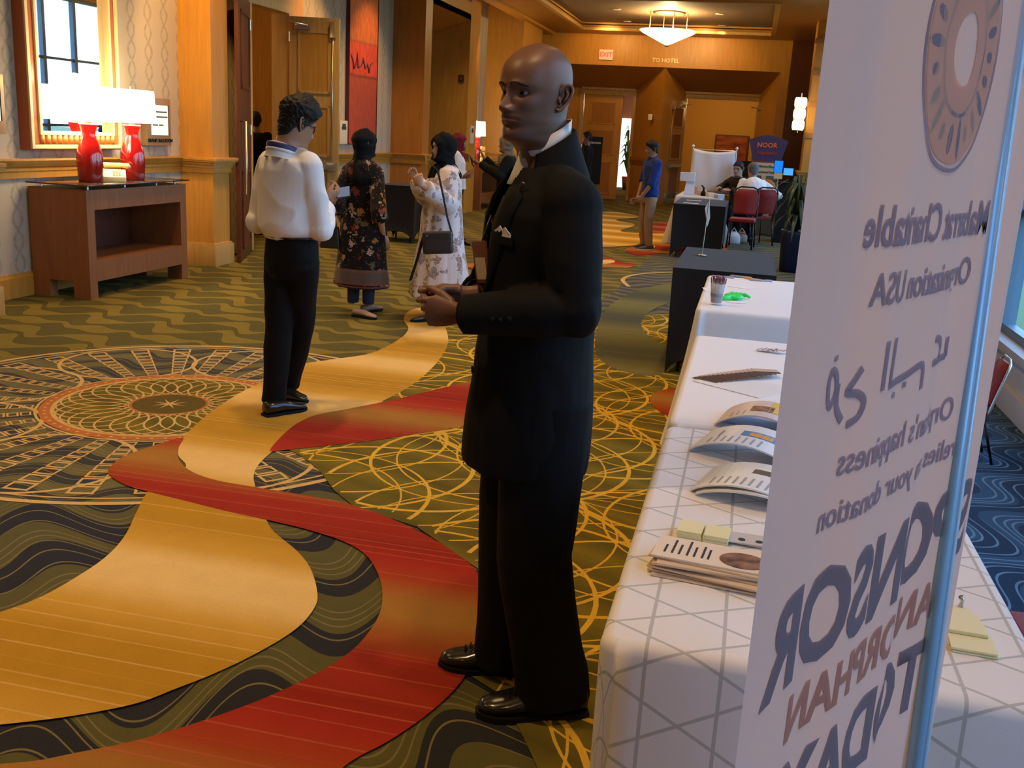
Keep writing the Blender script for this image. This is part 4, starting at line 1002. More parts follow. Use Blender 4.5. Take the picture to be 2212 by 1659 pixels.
for k in range(22):
    a = k*2.39996; r = .004+.0062*math.sqrt(k)
    pn = thing('pen', 'maroon-tipped pen standing in the clear tumbler', 'pen', (cp.x+r*.75*math.cos(a), cp.y+r*.75*math.sin(a), TZ+.02), 0, 'pens in the clear tumbler')
    tx, ty = r*.55*math.cos(a), r*.55*math.sin(a); tz_ = .135+.008*math.sin(k*1.7)
    MB().tube([(0, 0, 0), (tx*.75, ty*.75, tz_*.78)], .0036, 6).build('barrel', pm2, pn, True)
    MB().tube([(tx*.75, ty*.75, tz_*.78), (tx, ty, tz_)], [.0042, .003], 6).build('cap', pm, pn, True)
    MB().box((-.0012, -.005, 0), (.0012, -.0035, .02)).build('clip', MAT['steel'], pn).location = (tx*.75, ty*.75, tz_*.74)
gt_ = gz(1584, 648, TZ); gm = mat('neon_green_rubber', (.02, .62, .10), .35, emit=(.0, .5, .08), estr=.12)
gr = thing('green_toy', 'bright neon green rubber toy hand beside the cup of pens', 'toy', (gt_.x, gt_.y, TZ+.006), R(20))
MB().ball((.0, .0, .016), (.052, .062, .017), 20, 12).build('palm', gm, gr, True)
for k in range(4): MB().tube([(-.02+.012*k, .03+.02*k*0, .016), (.02+.02*k, .085-.016*k, .02), (.05+.015*k, .09-.03*k, .012)], [.011, .010, .007], 10).build('finger', gm, gr, True)
MB().tube([(-.02, -.03, .014), (-.07, -.055, .012), (-.10, -.05, .010)], [.016, .014, .010], 10).build('finger', gm, gr, True)
for k, (px_, py_, w_, d_, rz_, lab) in enumerate(((1535, 628, .08, .16, 10, 'white sheet left of the cup of pens'), (1605, 622, .14, .12, -30, 'white sheet under the neon green toy'), (1590, 655, .10, .06, 15, 'white card in front of the neon green toy'))):
    q = gz(px_, py_, TZ); t = thing('paper_sheet', lab, 'paper', (q.x, q.y, TZ+.0045+.0004*k), R(rz_)); MB().box((-w_/2, -d_/2, 0), (w_/2, d_/2, .0006)).build('sheet', MAT['paper'], t)
for k, (px_, py_, rz_, mm, lab) in enumerate(((1600, 601, 70, gr_pr, 'grey pen lying at the back of the pen cup table'), (1625, 606, 55, or_pr, 'orange pen lying at the back of the pen cup table'), (1642, 609, 95, gr_pr, 'dark pen lying right of the orange pen'), (1560, 601, 85, gr_pr, 'dark pen lying behind the cup of pens'))):
    q = gz(px_, py_, TZ); t = thing('pen', lab, 'pen', (q.x, q.y, TZ+.010), R(rz_)); MB().tube([(0, -.075, 0), (0, .06, 0), (0, .075, 0)], [.006, .006, .002], 8).build('barrel', mm, t, True); MB().box((-.002, -.07, .006), (.002, -.03, .008)).build('clip', MAT['steel'], t)
# note stacks right of the banner on the patterned cloth
for k, (px_, py_, n_, w_, d_, lab) in enumerate(((2098, 1402, 3, .075, .07, 'low stack of pale yellow slips nearest the camera right of the banner'), (2085, 1378, 5, .065, .045, 'thick pad of yellow slips in the middle right of the banner'), (2075, 1352, 4, .06, .045, 'third pad of yellow slips right of the banner'), (2066, 1336, 2, .05, .05, 'farthest thin pad of yellow slips right of the banner'))):
    q = gz(px_, py_, TZ); t = thing('slip_pad', lab, 'note pad', (q.x, q.y, TZ+.0045), R(-3), 'yellow slip pads right of the banner')
    for j in range(n_):
        o = MB().box((-w_/2, -d_/2, j*.0035), (w_/2, d_/2, j*.0035+.0032)).build('sheet_layer', yel, t); o.location = (random.uniform(-.002, .002), random.uniform(-.003, .003), 0)
q = gz(2072, 1318, TZ); t = thing('pen_clip', 'small grey clip behind the yellow slips', 'clip', (q.x, q.y, TZ+.005)); MB().tube([(0, 0, 0), (.004, .004, .012), (0, 0, .022)], [.005, .003, .006], 8).build('clip', MAT['steel'], t, True)
# paper flag on the black table
fb = gz(1516, 551, .764)
fg = thing('paper_flag', 'white paper flag on a thin stick standing on the black-covered table', 'flag', (fb.x, fb.y, .762))
MB().lathe([(.001, 0), (.036, 0), (.034, .006), (.008, .010)], 20).build('base', MAT['steel'], fg, True)
MB().tube([(0, 0, .005), (.016, 0, .43)], .004, 6).build('stick', MAT['steel'], fg)
MB().extrude([(.016, 0, .43), (-.012, 0, .36), (.008, 0, .27), (.020, 0, .22), (.034, 0, .29)], (0, .003, 0)).build('paper', MAT['paper'], fg)
for k, (px_, py_) in enumerate(((1484, 441), (1490, 431))):
    q = V((-.80, 14.75+.75*k, 0)); t = thing('paper_strip', ['white paper strip at the front of the far black table', 'white paper strip at the back of the far black table'][k], 'paper', (q.x, q.y, .7605), 0); MB().box((-.11, -.05, 0), (.11, .05, .003)).build('strip', MAT['paper'], t)
# ------------------------------------------------------------------ chairs
red_f = fabric('red_chair_vinyl', (.22, .018, .014), .5)
def chair(loc, rz, label):
    """banquet chair, sitter looks along +y"""
    t = thing('banquet_chair', label, 'chair', loc, rz, 'red banquet chairs')
    fm = MAT['black_metal']
    MB().box((-.20, -.20, .42), (.20, .22, .48)).build('seat', red_f, t, bevel=.03, seg=3)
    mb = MB(); n = 10; vs = []
    rg = []
    for k in range(11):
        z = .52+.40*k/10; w = .175+.012*math.sin(k/10*2.6); 
        if k == 10: w = .13
        if k == 9: w = .165
        y = -.215-.09*(k/10)
        rg.append([(-w, y-.02, z), (w, y-.02, z), (w+.006, y, z), (w, y+.022, z), (-w, y+.022, z), (-w-.006, y, z)])
    mb.rings(rg); mb.build('backrest', red_f, t, True)
    for s in (-1, 1):
        MB().tube([(s*.185, .19, .43), (s*.195, .22, 0)], .013, 8).build('leg', fm, t, True)
        MB().tube([(s*.19, -.17, .44), (s*.20, -.30, 0)], .013, 8).build('leg', fm, t, True)
    fr2 = [(-.195, -.19, .40)]+[(-.195, -.21, .50), (-.192, -.30, .86), (-.17, -.318, .92), (-.10, -.325, .955), (.10, -.325, .955), (.17, -.318, .92), (.192, -.30, .86), (.195, -.21, .50), (.195, -.19, .40)]
    MB().tube(fr2, .013, 8).build('back_frame', MAT['steel'] if 'window' in label else fm, t, True)
    MB().tube([(-.19, .2, .16), (-.195, -.26, .16)], .008, 6).build('stretcher', fm, t); MB().tube([(.19, .2, .16), (.195, -.26, .16)], .008, 6).build('stretcher', fm, t)
    return t
chair((-.06, 16.62, 0), R(180-4), 'empty red banquet chair facing the camera at the far booth')
chair((.16, 17.55, 0), R(24), 'red banquet chair under the person in the white shirt')
cw_ = chair((1.25, 5.74, 0), R(90), 'low red chair by the window, right of the banner'); cw_.scale = (.6, .6, .6)
chair((.98, 2.42, 0), R(92), 'red banquet chair behind the patterned table, only its seat showing')
# ------------------------------------------------------------------ far booth
scn = thing('cloth_screen', 'white cloth screen hung on a thin frame at the far booth', 'screen', (-.68, 18.5, 0))
rg = MB(); n = 14
for i in range(n):
    for j in range(n):
        pass
vs = []; fs = []
for i in range(n+1):
    for j in range(n+1):
        u, v_ = i/n, j/n; z = .75+.76*v_-(.05*math.sin(PI*u) if j == n else .05*math.sin(PI*u)*v_)
        vs.append((-.37+.74*u, .010*math.sin(u*9)+.006*math.sin(u*17+v_*4), z))
for i in range(n):
    for j in range(n): a = i*(n+1)+j; fs.append((a, a+n+1, a+n+2, a+1))
me = bpy.data.meshes.new('cloth'); me.from_pydata(vs, [], fs); o = link('cloth', me, fabric('white_screen_cloth', (.74, .75, .78)), scn, True); md = o.modifiers.new('thickness', 'SOLIDIFY'); md.thickness = .006
for s in (-1, 1): MB().tube([(s*.38, .02, 0), (s*.38, .02, 1.54)], .012, 8).build('post', MAT['steel'], scn); MB().ball((s*.38, .02, 1.55), .025).build('finial', MAT['white_plastic'], scn, True)
MB().tube([(-.38, .02, 1.50), (.38, .02, 1.50)], .008, 6).build('cross_bar', MAT['steel'], scn)
for s in (-1, 1): MB().box((s*.38-.03, -.15, 0), (s*.38+.03, .19, .025)).build('foot', MAT['steel'], scn)
ns = thing('display_stand', 'shaped purple-topped display sign with orange lettering behind the seated people', 'display', (.236, 18.9, 0))
pur = mat('dark_purple_print', (.055, .028, .075), .5)
arch = [(-.24, 1.33), (.24, 1.33), (.335, 1.70), (.33, 1.72)]+[(.33-.66*k/10, 1.72+.085*math.sin(PI*k/10)) for k in range(1, 10)]+[(-.33, 1.72), (-.335, 1.70)]
MB().extrude([(x, 0, z) for x, z in arch], (0, .03, 0)).build('header', pur, ns)
text('lettering', 'NOOR', .115, mat('orange_letters', (.75, .14, .03), .5), ns, frame3((-.02, -.004, 1.63), (1, 0, 0), (0, 0, 1)), extrude=.003, bold=.03)
text('lettering', 'PUBLISHING', .062, mat('red_letters', (.5, .03, .02), .5), ns, frame3((-.01, -.004, 1.49), (1, 0, 0), (0, 0, 1)), extrude=.003, bold=.02)
MB().extrude([(-.25, -.005, 1.36), (.25, -.005, 1.36), (.24, -.005, 1.335), (-.24, -.005, 1.335)], (0, .03, 0)).build('red_edge', mat('red_edge', (.25, .02, .02), .5), ns)
MB().extrude([(-.255, 0, 1.33), (-.21, 0, 1.10), (.21, 0, 1.10), (.255, 0, 1.33)], (0, .025, 0)).build('caption_panel', mat('tan_panel', (.62, .47, .26), .6), ns)
text('lettering', 'Evidence-Based', .062, MAT['ink'], ns, frame3((0, -.004, 1.265), (1, 0, 0), (0, 0, 1)), extrude=.002, bold=.01)
text('lettering', 'Instructional Design', .055, MAT['ink'], ns, frame3((0, -.004, 1.165), (1, 0, 0), (0, 0, 1)), extrude=.002, bold=.01)
MB().extrude([(-.21, .005, 1.10), (-.22, .005, .02), (.22, .005, .02), (.21, .005, 1.10)], (0, .02, 0)).build('lower_panel', mat('grey_green_panel', (.12, .11, .075), .6), ns)
MB().ball((.06, -.0, .88), (.15, .012, .16), 18, 10).build('orange_blob', mat('orange_blob', (.68, .22, .02), .6), ns, True)
for k, (x, z, r) in enumerate(((.14, .74, .07), (.02, .66, .09), (.16, .58, .06), (.05, .45, .10))): MB().ball((x, -.002, z), (r, .012, r*.8), 14, 8).build('printed_shape', mat('tan_print', (.52, .28, .13), .6) if k != 3 else MAT['cream_edge'], ns, True)
MB().box((-.06, -.006, 1.0), (.02, .0, 1.10)).build('printed_shape', mat('tan_print2', (.6, .42, .2), .6), ns)
MB().tube([(-.12, -.012, .80), (-.02, -.014, .73), (.10, -.014, .69), (.20, -.012, .72)], .010, 6).build('printed_outline', MAT['ink'], ns); MB().tube([(-.1, -.012, .55), (.02, -.014, .60), (.14, -.014, .55)], .010, 6).build('printed_outline', MAT['ink'], ns)
bk = thing('black_backdrop', 'plain black backdrop panel between the cloth screen and the display sign', 'panel', (-.16, 19.3, 0)); MB().box((-.19, 0, 0), (.19, .03, 1.33)).build('panel', MAT['black'], bk)
for k, (px_, py_, Y, w_, h_, e, lab) in enumerate(((1682, 360, 18.2, .137, .20, (.0, .16, .95), 'taller glowing blue screen beside the display sign'), (1703, 371, 18.4, .162, .12, (.06, .30, .62), 'lower pale blue laptop screen right of the taller one'))):
    q = gy(px_, py_, Y); t = thing('monitor', lab, 'screen', (q.x, q.y, q.z))
    MB().box((-w_/2-.008, .0, -h_/2-.008), (w_/2+.008, .02, h_/2+.008)).build('case', MAT['black'], t, bevel=.003)
    m = mat('blue_screen', (.02, .1, .4), .4, emit=e, estr=1.0); MB().box((-w_/2, -.002, -h_/2), (w_/2, .002, h_/2)).build('screen', m, t)
    MB().tube([(0, .03, -h_/2), (0, .03, -h_/2-.14)], .012, 8).build('stand', MAT['black'], t); MB().box((-.07, -.04, -h_/2-.15), (.07, .08, -h_/2-.14)).build('foot', MAT['black'], t)
bx = gy(1690, 420, 17.5); t = thing('demo_table', 'small dark table carrying the blue screens', 'table', (.72, 18.3, 0))
MB().box((-.26, -.25, 1.00), (.26, .3, 1.03)).build('tabletop', MAT['black'], t); MB().box((-.24, -.23, 0), (.24, .28, 1.0)).build('drape', MAT['black_cloth'], t)
q = gy(1681, 380, 18.05); t = thing('name_card', 'small tan card below the blue screens', 'card', (q.x, q.y, q.z)); MB().extrude([(-.07, 0, -.05), (.07, 0, -.05), (.07, .02, .05), (-.07, .02, .05)], (0, .004, 0)).build('card', mat('tan_card', (.62, .45, .22), .6), t); MB().box((-.012, .015, -.24), (.012, .03, -.05)).build('prop', MAT['steel'], t)
# boxes, bags and small items on and under the booth table
hs = thing('paper_stand', 'pale blue folded paper stand on the left of the booth table', 'display', (-.98, 17.0, .766))
MB().box((-.16, 0, .22), (.08, .10, .36)).build('upper_box', mat('pale_blue_paper', (.58, .66, .80), .7), hs, bevel=.01); MB().extrude([(-.08, 0, 0), (.10, 0, 0), (.08, .05, .23), (-.05, .05, .23)], (0, .01, 0)).build('lower_sheet', mat('pale_blue_paper', (.60, .68, .82), .7), hs)
bt = thing('black_bottle', 'small black spray bottle beside the paper stand', 'bottle', (-.74, 17.05, .766)); MB().lathe([(.04, 0), (.045, .02), (.04, .05), (.02, .08), (.012, .14)], 14).build('body', MAT['black'], bt, True); MB().tube([(0, 0, .13), (-.04, 0, .17)], .012, 8).build('nozzle', MAT['black'], bt, True)
for k, (px_, c_, w_, h_, lab) in enumerate(((1515, (.55, .30, .12), .13, .12, 'tan box on the booth table'), (1530, (.60, .44, .30), .15, .08, 'low beige box on the booth table'), (1543, (.62, .52, .42), .12, .06, 'flat cream box on the booth table'), (1556, (.40, .44, .52), .13, .05, 'grey leaflet holder at the right of the booth table'))):
    q = gz(px_, 412, .77); t = thing('small_box', lab, 'box', (-.92+.15*k, 17.5-.28*k, .766), R(12*k)); MB().box((-w_/2, -.06, 0), (w_/2, .06, h_)).build('carton', mat('carton', c_, .7), t, bevel=.004); MB().box((-w_/2+.01, -.055, h_), (w_/2-.01, .055, h_+.004)).build('lid', mat('carton_lid', tuple(min(1, c*1.15) for c in c_), .7), t)
for k, (px_, py_, w_, h_, c_, lab) in enumerate(((1556, 528, .22, .36, (.40, .38, .35), 'grey plastic bag under the far booth table'), (1584, 520, .24, .20, (.72, .66, .64), 'white carton under the red chair'), (1600, 524, .2, .18, (.36, .25, .19), 'brown carton behind the red chair legs'))):
    q = gz(px_, py_, 0); t = thing('storage_bag', lab, 'bag', (q.x, 17.0+.32*k, 0.0), R(8*k)); MB().lathe([(w_*.45, 0), (w_*.5, .02), (w_*.48, h_*.6), (w_*.30, h_*.9), (w_*.12, h_)], 12, sq=.6).build('sack', mat('sack', c_, .6), t, True); MB().tube([(-.05, 0, h_*.95), (0, 0, h_+.06), (.05, 0, h_*.95)], .008, 6).build('handle', MAT['white_plastic'], t, True)
# potted plant by the right wall
pl = thing('potted_plant', 'dark leafy plant in a tall navy pot beside the banner edge', 'plant', (.64, 13.9, 0))
MB().lathe([(.13, 0), (.15, .02), (.17, .5), (.18, .55), (.16, .55), (.15, .5)], 20, sq=.6).build('pot', mat('navy_glaze', (.008, .011, .035), .35), pl, True)
MB().lathe([(.001, .51), (.15, .51)], 16).build('soil', mat('soil', (.03, .02, .012), .9), pl)
lm = mat('dark_leaf', (.035, .055, .02), .45)
for k in range(34):
    a = k*2.39996; h = .62+.62*((k*7) % 34)/34; r = .16+.17*((k*5) % 11)/11
    q = [V((.02*math.cos(a), .02*math.sin(a), .5)), V((r*.55*math.cos(a), r*.55*math.sin(a), h+.08)), V((r*1.15*math.cos(a), r*1.15*math.sin(a), h-.05)), V((r*1.5*math.cos(a), r*1.5*math.sin(a), h-.25))]
    MB().tube(q, [(.006, .004), (.028, .003), (.024, .003), (.003, .002)], 6, ref=(-math.sin(a), math.cos(a), 0)).build('leaf', lm, pl, True)
# second console and lamps near the far end of the left wall
console((-5.42, 20.35, 0), R(90), 'second wooden console with a lit lamp, far along the left wall')
lamp((-5.72, 20.95, .978), 'red table lamp with a lit shade far along the left wall', 0, 9)
point('lamp_bulb', (-5.72, 20.95, 1.95), 14, (1, .62, .24), .06)
hx = thing('hand_sanitizer', 'small amber bottle stack in front of the far lamp', 'bottle', (-5.5, 20.7, .978))
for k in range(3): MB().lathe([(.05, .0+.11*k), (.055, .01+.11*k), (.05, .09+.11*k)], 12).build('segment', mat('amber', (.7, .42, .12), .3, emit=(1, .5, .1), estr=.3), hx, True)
# ------------------------------------------------------------------ people: builders
def spl(xs, ys, q):
    """smooth interpolation through (xs, ys)"""
    n = len(xs)
    if q <= xs[0]: return ys[0]
    if q >= xs[-1]: return ys[-1]
    i = max(k for k in range(n-1) if xs[k] <= q)
    h = xs[i+1]-xs[i]; t = (q-xs[i])/h
    def sl(k):
        if k <= 0: return (ys[1]-ys[0])/(xs[1]-xs[0])
        if k >= n-1: return (ys[-1]-ys[-2])/(xs[-1]-xs[-2])
        return (ys[k+1]-ys[k-1])/(xs[k+1]-xs[k-1])
    m0, m1 = sl(i)*h, sl(i+1)*h
    return (2*t**3-3*t*t+1)*ys[i]+(t**3-2*t*t+t)*m0+(-2*t**3+3*t*t)*ys[i+1]+(t**3-t*t)*m1
HZ = [-.075, -.03, -.004, .006, .02, .04, .055, .065, .08, .10, .12, .14, .16, .18, .20, .22, .235, .2435]
HF = [.006, .016, .060, .088, .0955, .0925, .0955, .0965, .0945, .093, .0895, .0945, .0945, .090, .078, .056, .031, .004]
HB = [-.088, -.088, -.088, -.088, -.089, -.090, -.091, -.092, -.094, -.097, -.100, -.103, -.104, -.103, -.097, -.081, -.058, -.030]
HW = [.066, .063, .060, .059, .0590, .0625, .0655, .067, .0695, .0725, .0750, .0765, .0770, .0755, .0700, .0575, .0405, .013]
HP = [2.0, 2.0, 1.75, 1.75, 1.8, 1.9, 2.0, 2.05, 2.1, 2.15, 2.2, 2.3, 2.3, 2.25, 2.2, 2.1, 2.0, 2.0]
def G(x, s): return math.exp(-(x/s)**2)
class Head:
    def __init__(h, nose=1.0, lips=1.0, brow=1.0, jaw=1.0, detail=True, beard=0.0):
        h.beard = beard; h.nose, h.lips, h.brow, h.jaw, h.detail = nose, lips, brow, jaw, detail
    def base(h, t, z):
        f, b, w, p = (spl(HZ, a, z) for a in (HF, HB, HW, HP))
        w *= 1+(h.jaw-1)*G(z-.03, .035)
        s, c = math.sin(t), math.cos(t); yc = -.012
        x = w*math.copysign(abs(s)**(2/p), s)
        y = yc+((f-yc)*abs(c)**(2/p) if c > 0 else -(yc-b)*abs(c)**(2/2.1))
        return x, y
    def pt(h, t, z, off=0.0):
        x, y = h.base(t, z)
        if off:
            x2, y2 = h.base(t+.02, z); dx, dy = x2-x, y2-y; L = math.hypot(dx, dy) or 1
            # outward in the horizontal section, tipping upward near the crown
            k = max(0, min(1, (z-.17)/.07)); nx, ny = -dy/L, dx/L
            if nx*x+ny*(y+.012) < 0: nx, ny = -nx, -ny
            return V((x+nx*off*(1-.75*k), y+ny*off*(1-.75*k), z+off*k*1.1))
        dz = 0
        if math.cos(t) > 0 and h.detail:
            ax = abs(x)
            # nose ridge, tip and wings
            A = spl([.068, .073, .079, .086, .095, .11, .125, .138], [0, .006, .0175, .0255, .021, .0125, .006, 0], z); sg = spl([.07, .082, .10, .13], [.0125, .0125, .009, .0075], z)
            y += h.nose*A*G(x, sg)
            y += h.nose*.0105*G(ax-.0145, .0068)*G(z-.0805, .0078)
            # sockets, brow, cheek
            y -= .0115*G(ax-.0315, .0165)*G(z-.1215, .0105)
            y += h.brow*.0045*G(ax-.028, .020)*G(z-.1415, .009)
            y += .004*G(ax-.046, .018)*G(z-.098, .018); y -= .003*G(ax-.045, .015)*G(z-.062, .02)
            # lips with the line between them, groove, chin
            lw = G(ax, .0225); zc = z+.0035*(ax/.024)**2
            y += h.lips*(.0066*G(zc-.0665, .0052)*lw+.0078*G(zc-.0543, .0056)*lw)-.0052*G(zc-.0608, .0022)*G(ax, .025)
            y -= .0035*G(z-.0415, .006)*G(ax, .022); y += .0045*G(z-.019, .017)*G(ax, .024)
            y -= .0020*G(ax, .004)*G(z-.0745, .005)
        return V((x, y, z+dz))
    def mesh(h, M=110, N=118):
        vs = []; fs = []; tint = []; z0, z1 = -.075, .2435
        for i in range(N+1):
            q = i/N; z = z0+(z1-z0)*(1-(1-q)**1.25)
            for j in range(M):
                s = 2*PI*j/M; t = s-.6*math.sin(s); p = h.pt(t, z); vs.append(p)
                lip = 0
                if p.y > .06 and abs(p.x) < .0265:
                    k = 1-(abs(p.x)/.0265)**2; zc_ = .0608-.0035*(abs(p.x)/.024)**2; up = zc_+.0108*k**.7; lo = zc_-.0125*k**.6
                    lip = 1 if lo < p.z < up else 0
                tint.append((2.0 if lip else 1.0)-h.beard*max(0, min(1, (.088+.05*max(0, abs(p.x)-.035)/.04-p.z)/.02))*(0 if lip else 1)*(1 if p.y > -.03 and p.z > -.01 else .0))
        top = len(vs); vs.append(V((0, -.013, .245))); tint.append(1)
        for i in range(N):
            for j in range(M): fs.append((i*M+j, i*M+(j+1) % M, (i+1)*M+(j+1) % M, (i+1)*M+j))
        for j in range(M): fs.append((N*M+j, N*M+(j+1) % M, top))
        fs.append(tuple(range(M-1, -1, -1)))
        fs = [tuple(reversed(f)) for f in fs]
        return vs, fs, tint
    def eye_y(h): 
        t = .36
        for _ in range(20):
            x = h.pt(t, .1215).x; t += (.0315-x)*8
        return h.pt(t, .1215).y
    def extras(h, ears=True, lids=True, open_=1.0):
        """ears and eyelids, part of the skin"""
        mb = MB()
        if ears:
            for s in (-1, 1):
                o = V((s*.0735, -.016, .112)); a = V((s*.50, -.86, -.05)).normalized(); b = V((s*.10, -.16, .98)).normalized(); n = a.cross(b)*-s
                P = lambda u, v, w=0: o+a*u+b*v+n*w
                hel = [(-.003, .006), (-.004, .020), (.003, .031), (.013, .035), (.022, .032), (.028, .022), (.028, .009), (.023, -.005), (.016, -.017), (.009, -.027), (.002, -.031), (-.003, -.025)]
                mb.tube([P(u, v, .003) for u, v in hel], [.003, .0042, .0045, .0046, .0048, .0046, .0042, .004, .004, .0055, .0055, .003], 8)
                mb.tube([P(.010, .022, .001), (P(.018, .014, .002)), P(.017, .002, .002), P(.010, -.010, .001)], [.003, .0042, .0042, .003], 8)
                mb.tube([P(-.002, .004, .003), P(-.001, -.007, .006), P(.004, -.014, .003)], [.003, .0045, .003], 8)
                pl = [P(u, v, -.001) for u, v in hel]; c = P(.011, .004, -.004); k = len(pl)
                mb.add(pl+[c]+[p-n*.004 for p in pl], [(i, (i+1) % k, k) for i in range(k)]+[tuple(k+1+i for i in range(k))])
                mb.tube([P(-.004, .024, -.006), P(-.003, -.024, -.006)], [.008, .006], 8)
        if lids:
            ye = h.eye_y()-.0060
            for s in (-1, 1):
                for e0, e1, rr in ((9*open_, 88, .0131), (-88, -20*open_, .0128)):
                    vs = []; fs = []; nu, nv = 16, 8
                    for i in range(nv+1):
                        e = R(e0+(e1-e0)*i/nv)
                        for j in range(nu+1):
                            az = R(-84+168*j/nu); ee = e*math.cos(az*.55) if abs(e0) < 40 and i in (0, nv) and False else e
                            vs.append(V((s*.0315+rr*1.08*math.cos(ee)*math.sin(az), ye+rr*math.cos(ee)*math.cos(az), .1215+rr*math.sin(ee))))
                    for i in range(nv):
                        for j in range(nu): q = i*(nu+1)+j; fs.append((q, q+1, q+nu+2, q+nu+1))
                    mb.add(vs, fs)
        return mb
    def eyes(h, parent, mw, iris=(.03, .012, .006)):
        ye = h.eye_y()-.0060
        for s in (-1, 1):
            e = MB().ball((0, 0, 0), .0118, 18, 12).build('eye', MAT['sclera'], parent, True); e.matrix_local = mw @ Matrix.Translation((s*.0315, ye, .1215))
            for nm, ang, rr, m in (('iris', 32, .01205, MAT['iris']), ('pupil', 11, .01225, MAT['black'])):
                vs = [V((0, rr, 0))]; fs = []; k = 16
                for i in (1, 2):
                    for j in range(k): a = R(ang*i/2); vs.append(V((rr*math.sin(a)*math.cos(2*PI*j/k), rr*math.cos(a), rr*math.sin(a)*math.sin(2*PI*j/k))))
                fs += [(0, 1+j, 1+(j+1) % k) for j in range(k)]+[(1+j, 1+k+j, 1+k+(j+1) % k, 1+(j+1) % k) for j in range(k)]
                MB().add(vs, fs).build(nm, m, e, True)
    def brows(h, parent, mw, m, th=.0022):
        for s in (-1, 1):
            vs = []; fs = []; n = 12
            for i in range(n+1):
                q = i/n; xx = .011+.041*q; zc = .1405+.0055*math.sin(PI*min(1, q*1.15))-.004*q; hw = .0048*(1-.65*q)
                t = .3
                for _ in range(25): t += (xx-h.pt(t, zc).x)*6
                for d in (-hw, hw): p = h.pt(t, zc+d); vs.append(V((s*p.x, p.y+th, p.z)))
            for i in range(n): fs.append((2*i, 2*i+1, 2*i+3, 2*i+2))
            o = MB().add(vs, fs).build('eyebrow', m, parent, True); o.matrix_local = mw
    def shell(h, name, m, parent, mw, inside_, off, z0, M=72, N=60, edge=None):
        """hair or cloth lying on the head: off(t, z) thickness, inside_(t, z) keeps a face"""
        vs = []; fs = []; z1 = .2435
        for i in range(N+1):
            q = i/N; z = z0+(z1-z0)*(1-(1-q)**1.3)
            for j in range(M): t = 2*PI*j/M; t = t-.25*math.sin(t); vs.append(h.pt(t, z, max(1e-5, off(t, z))))
        for i in range(N):
            for j in range(M):
                t = 2*PI*(j+.5)/M; t = t-.25*math.sin(t); q = (i+.5)/N; z = z0+(z1-z0)*(1-(1-q)**1.3)
                if inside_(t, z): fs.append((i*M+j, i*M+(j+1) % M, (i+1)*M+(j+1) % M, (i+1)*M+j))
        tp = len(vs); vs.append(V((0, -.013, .2455+max(0, off(0, .243))*1.1)))
        for j in range(M): fs.append((N*M+j, N*M+(j+1) % M, tp))
        o = MB().add(vs, fs).build(name, m, parent, True); o.matrix_local = mw; return o
def hand_mb(mb, Mx, thumb=1, curls=((20, 25, 15),)*4, th=(25, 20, 15), size=1.0, spread=4):
    """five-fingered hand: wrist at the origin, fingers along +y, palm facing -z, thumb on the side of sign `thumb`"""
    T0 = mb.T; mb.T = Mx @ Matrix.Scale(size, 4) @ Matrix.Diagonal((thumb, 1, 1, 1))
    mb.tube([(0, -.03, 0), (0, 0, 0), (0, .03, 0), (.002, .065, 0), (.001, .088, .0)], [(.027, .020), (.027, .019), (.036, .0175), (.042, .0155), (.038, .011)], 16, ref=(1, 0, 0))
    mb.tube([(.018, .015, -.010), (.026, .045, -.012)], [.014, .011], 10)
    fg = [(.030, .086, (.043, .026, .020), .0088), (.0105, .091, (.048, .030, .021), .0090), (-.0105, .088, (.044, .028, .020), .0085), (-.030, .080, (.034, .021, .018), .0075)]
    for k, (x, y, ls, r) in enumerate(fg):
        cu = curls[min(k, len(curls)-1)]; p = V((x*.96, y-.022, 0)); sp = R((1.5-k)*spread)
        pts = [p, V((x, y, .001))]; p = pts[-1]; a = 0
        for L, c in zip(ls, cu):
            a += R(c); d = V((math.sin(sp), math.cos(sp)*math.cos(a), -math.sin(a))); p = p+d*L; pts.append(p)
        mb.tube(pts, [r*1.05, r*1.06, r*.98, r*.88, r*.62], 10)
        mb.ball(pts[-1], r*.66, 10, 6); mb.ball(pts[2], r*1.0, 10, 6); mb.ball(pts[1], r*1.12, 10, 6)
    p = V((.024, .020, -.006)); a, b = R(48), 0; pts = [p]
    for L, c in zip((.040, .032, .026), th):
        b += R(c*.55); a -= R(c*.75); d = V((math.sin(a), math.cos(a), -math.sin(b))).normalized(); p = p+d*L; pts.append(p)
    mb.tube(pts, [.0135, .0115, .0098, .0068], 10); mb.ball(pts[-1], .007, 10, 6); mb.ball(pts[1], .0118, 10, 6)
    mb.T = T0
def union(mb, voxel, smooth=4, fac=.5):
    """one continuous skin round everything collected in mb"""
    me = mb.mesh('union'); o = bpy.data.objects.new('union', me); C.objects.link(o)
    r = o.modifiers.new('r', 'REMESH'); r.mode = 'VOXEL'; r.voxel_size = voxel; r.use_smooth_shade = True
    if smooth: q = o.modifiers.new('s', 'SMOOTH'); q.iterations = smooth; q.factor = fac
    dg = bpy.context.evaluated_depsgraph_get(); out = bpy.data.meshes.new_from_object(o.evaluated_get(dg))
    bpy.data.objects.remove(o); bpy.data.meshes.remove(me); return out
def arrays(me):
    n = len(me.vertices); co = np.empty(n*3, np.float32); me.vertices.foreach_get('co', co)
    return co.reshape(-1, 3)
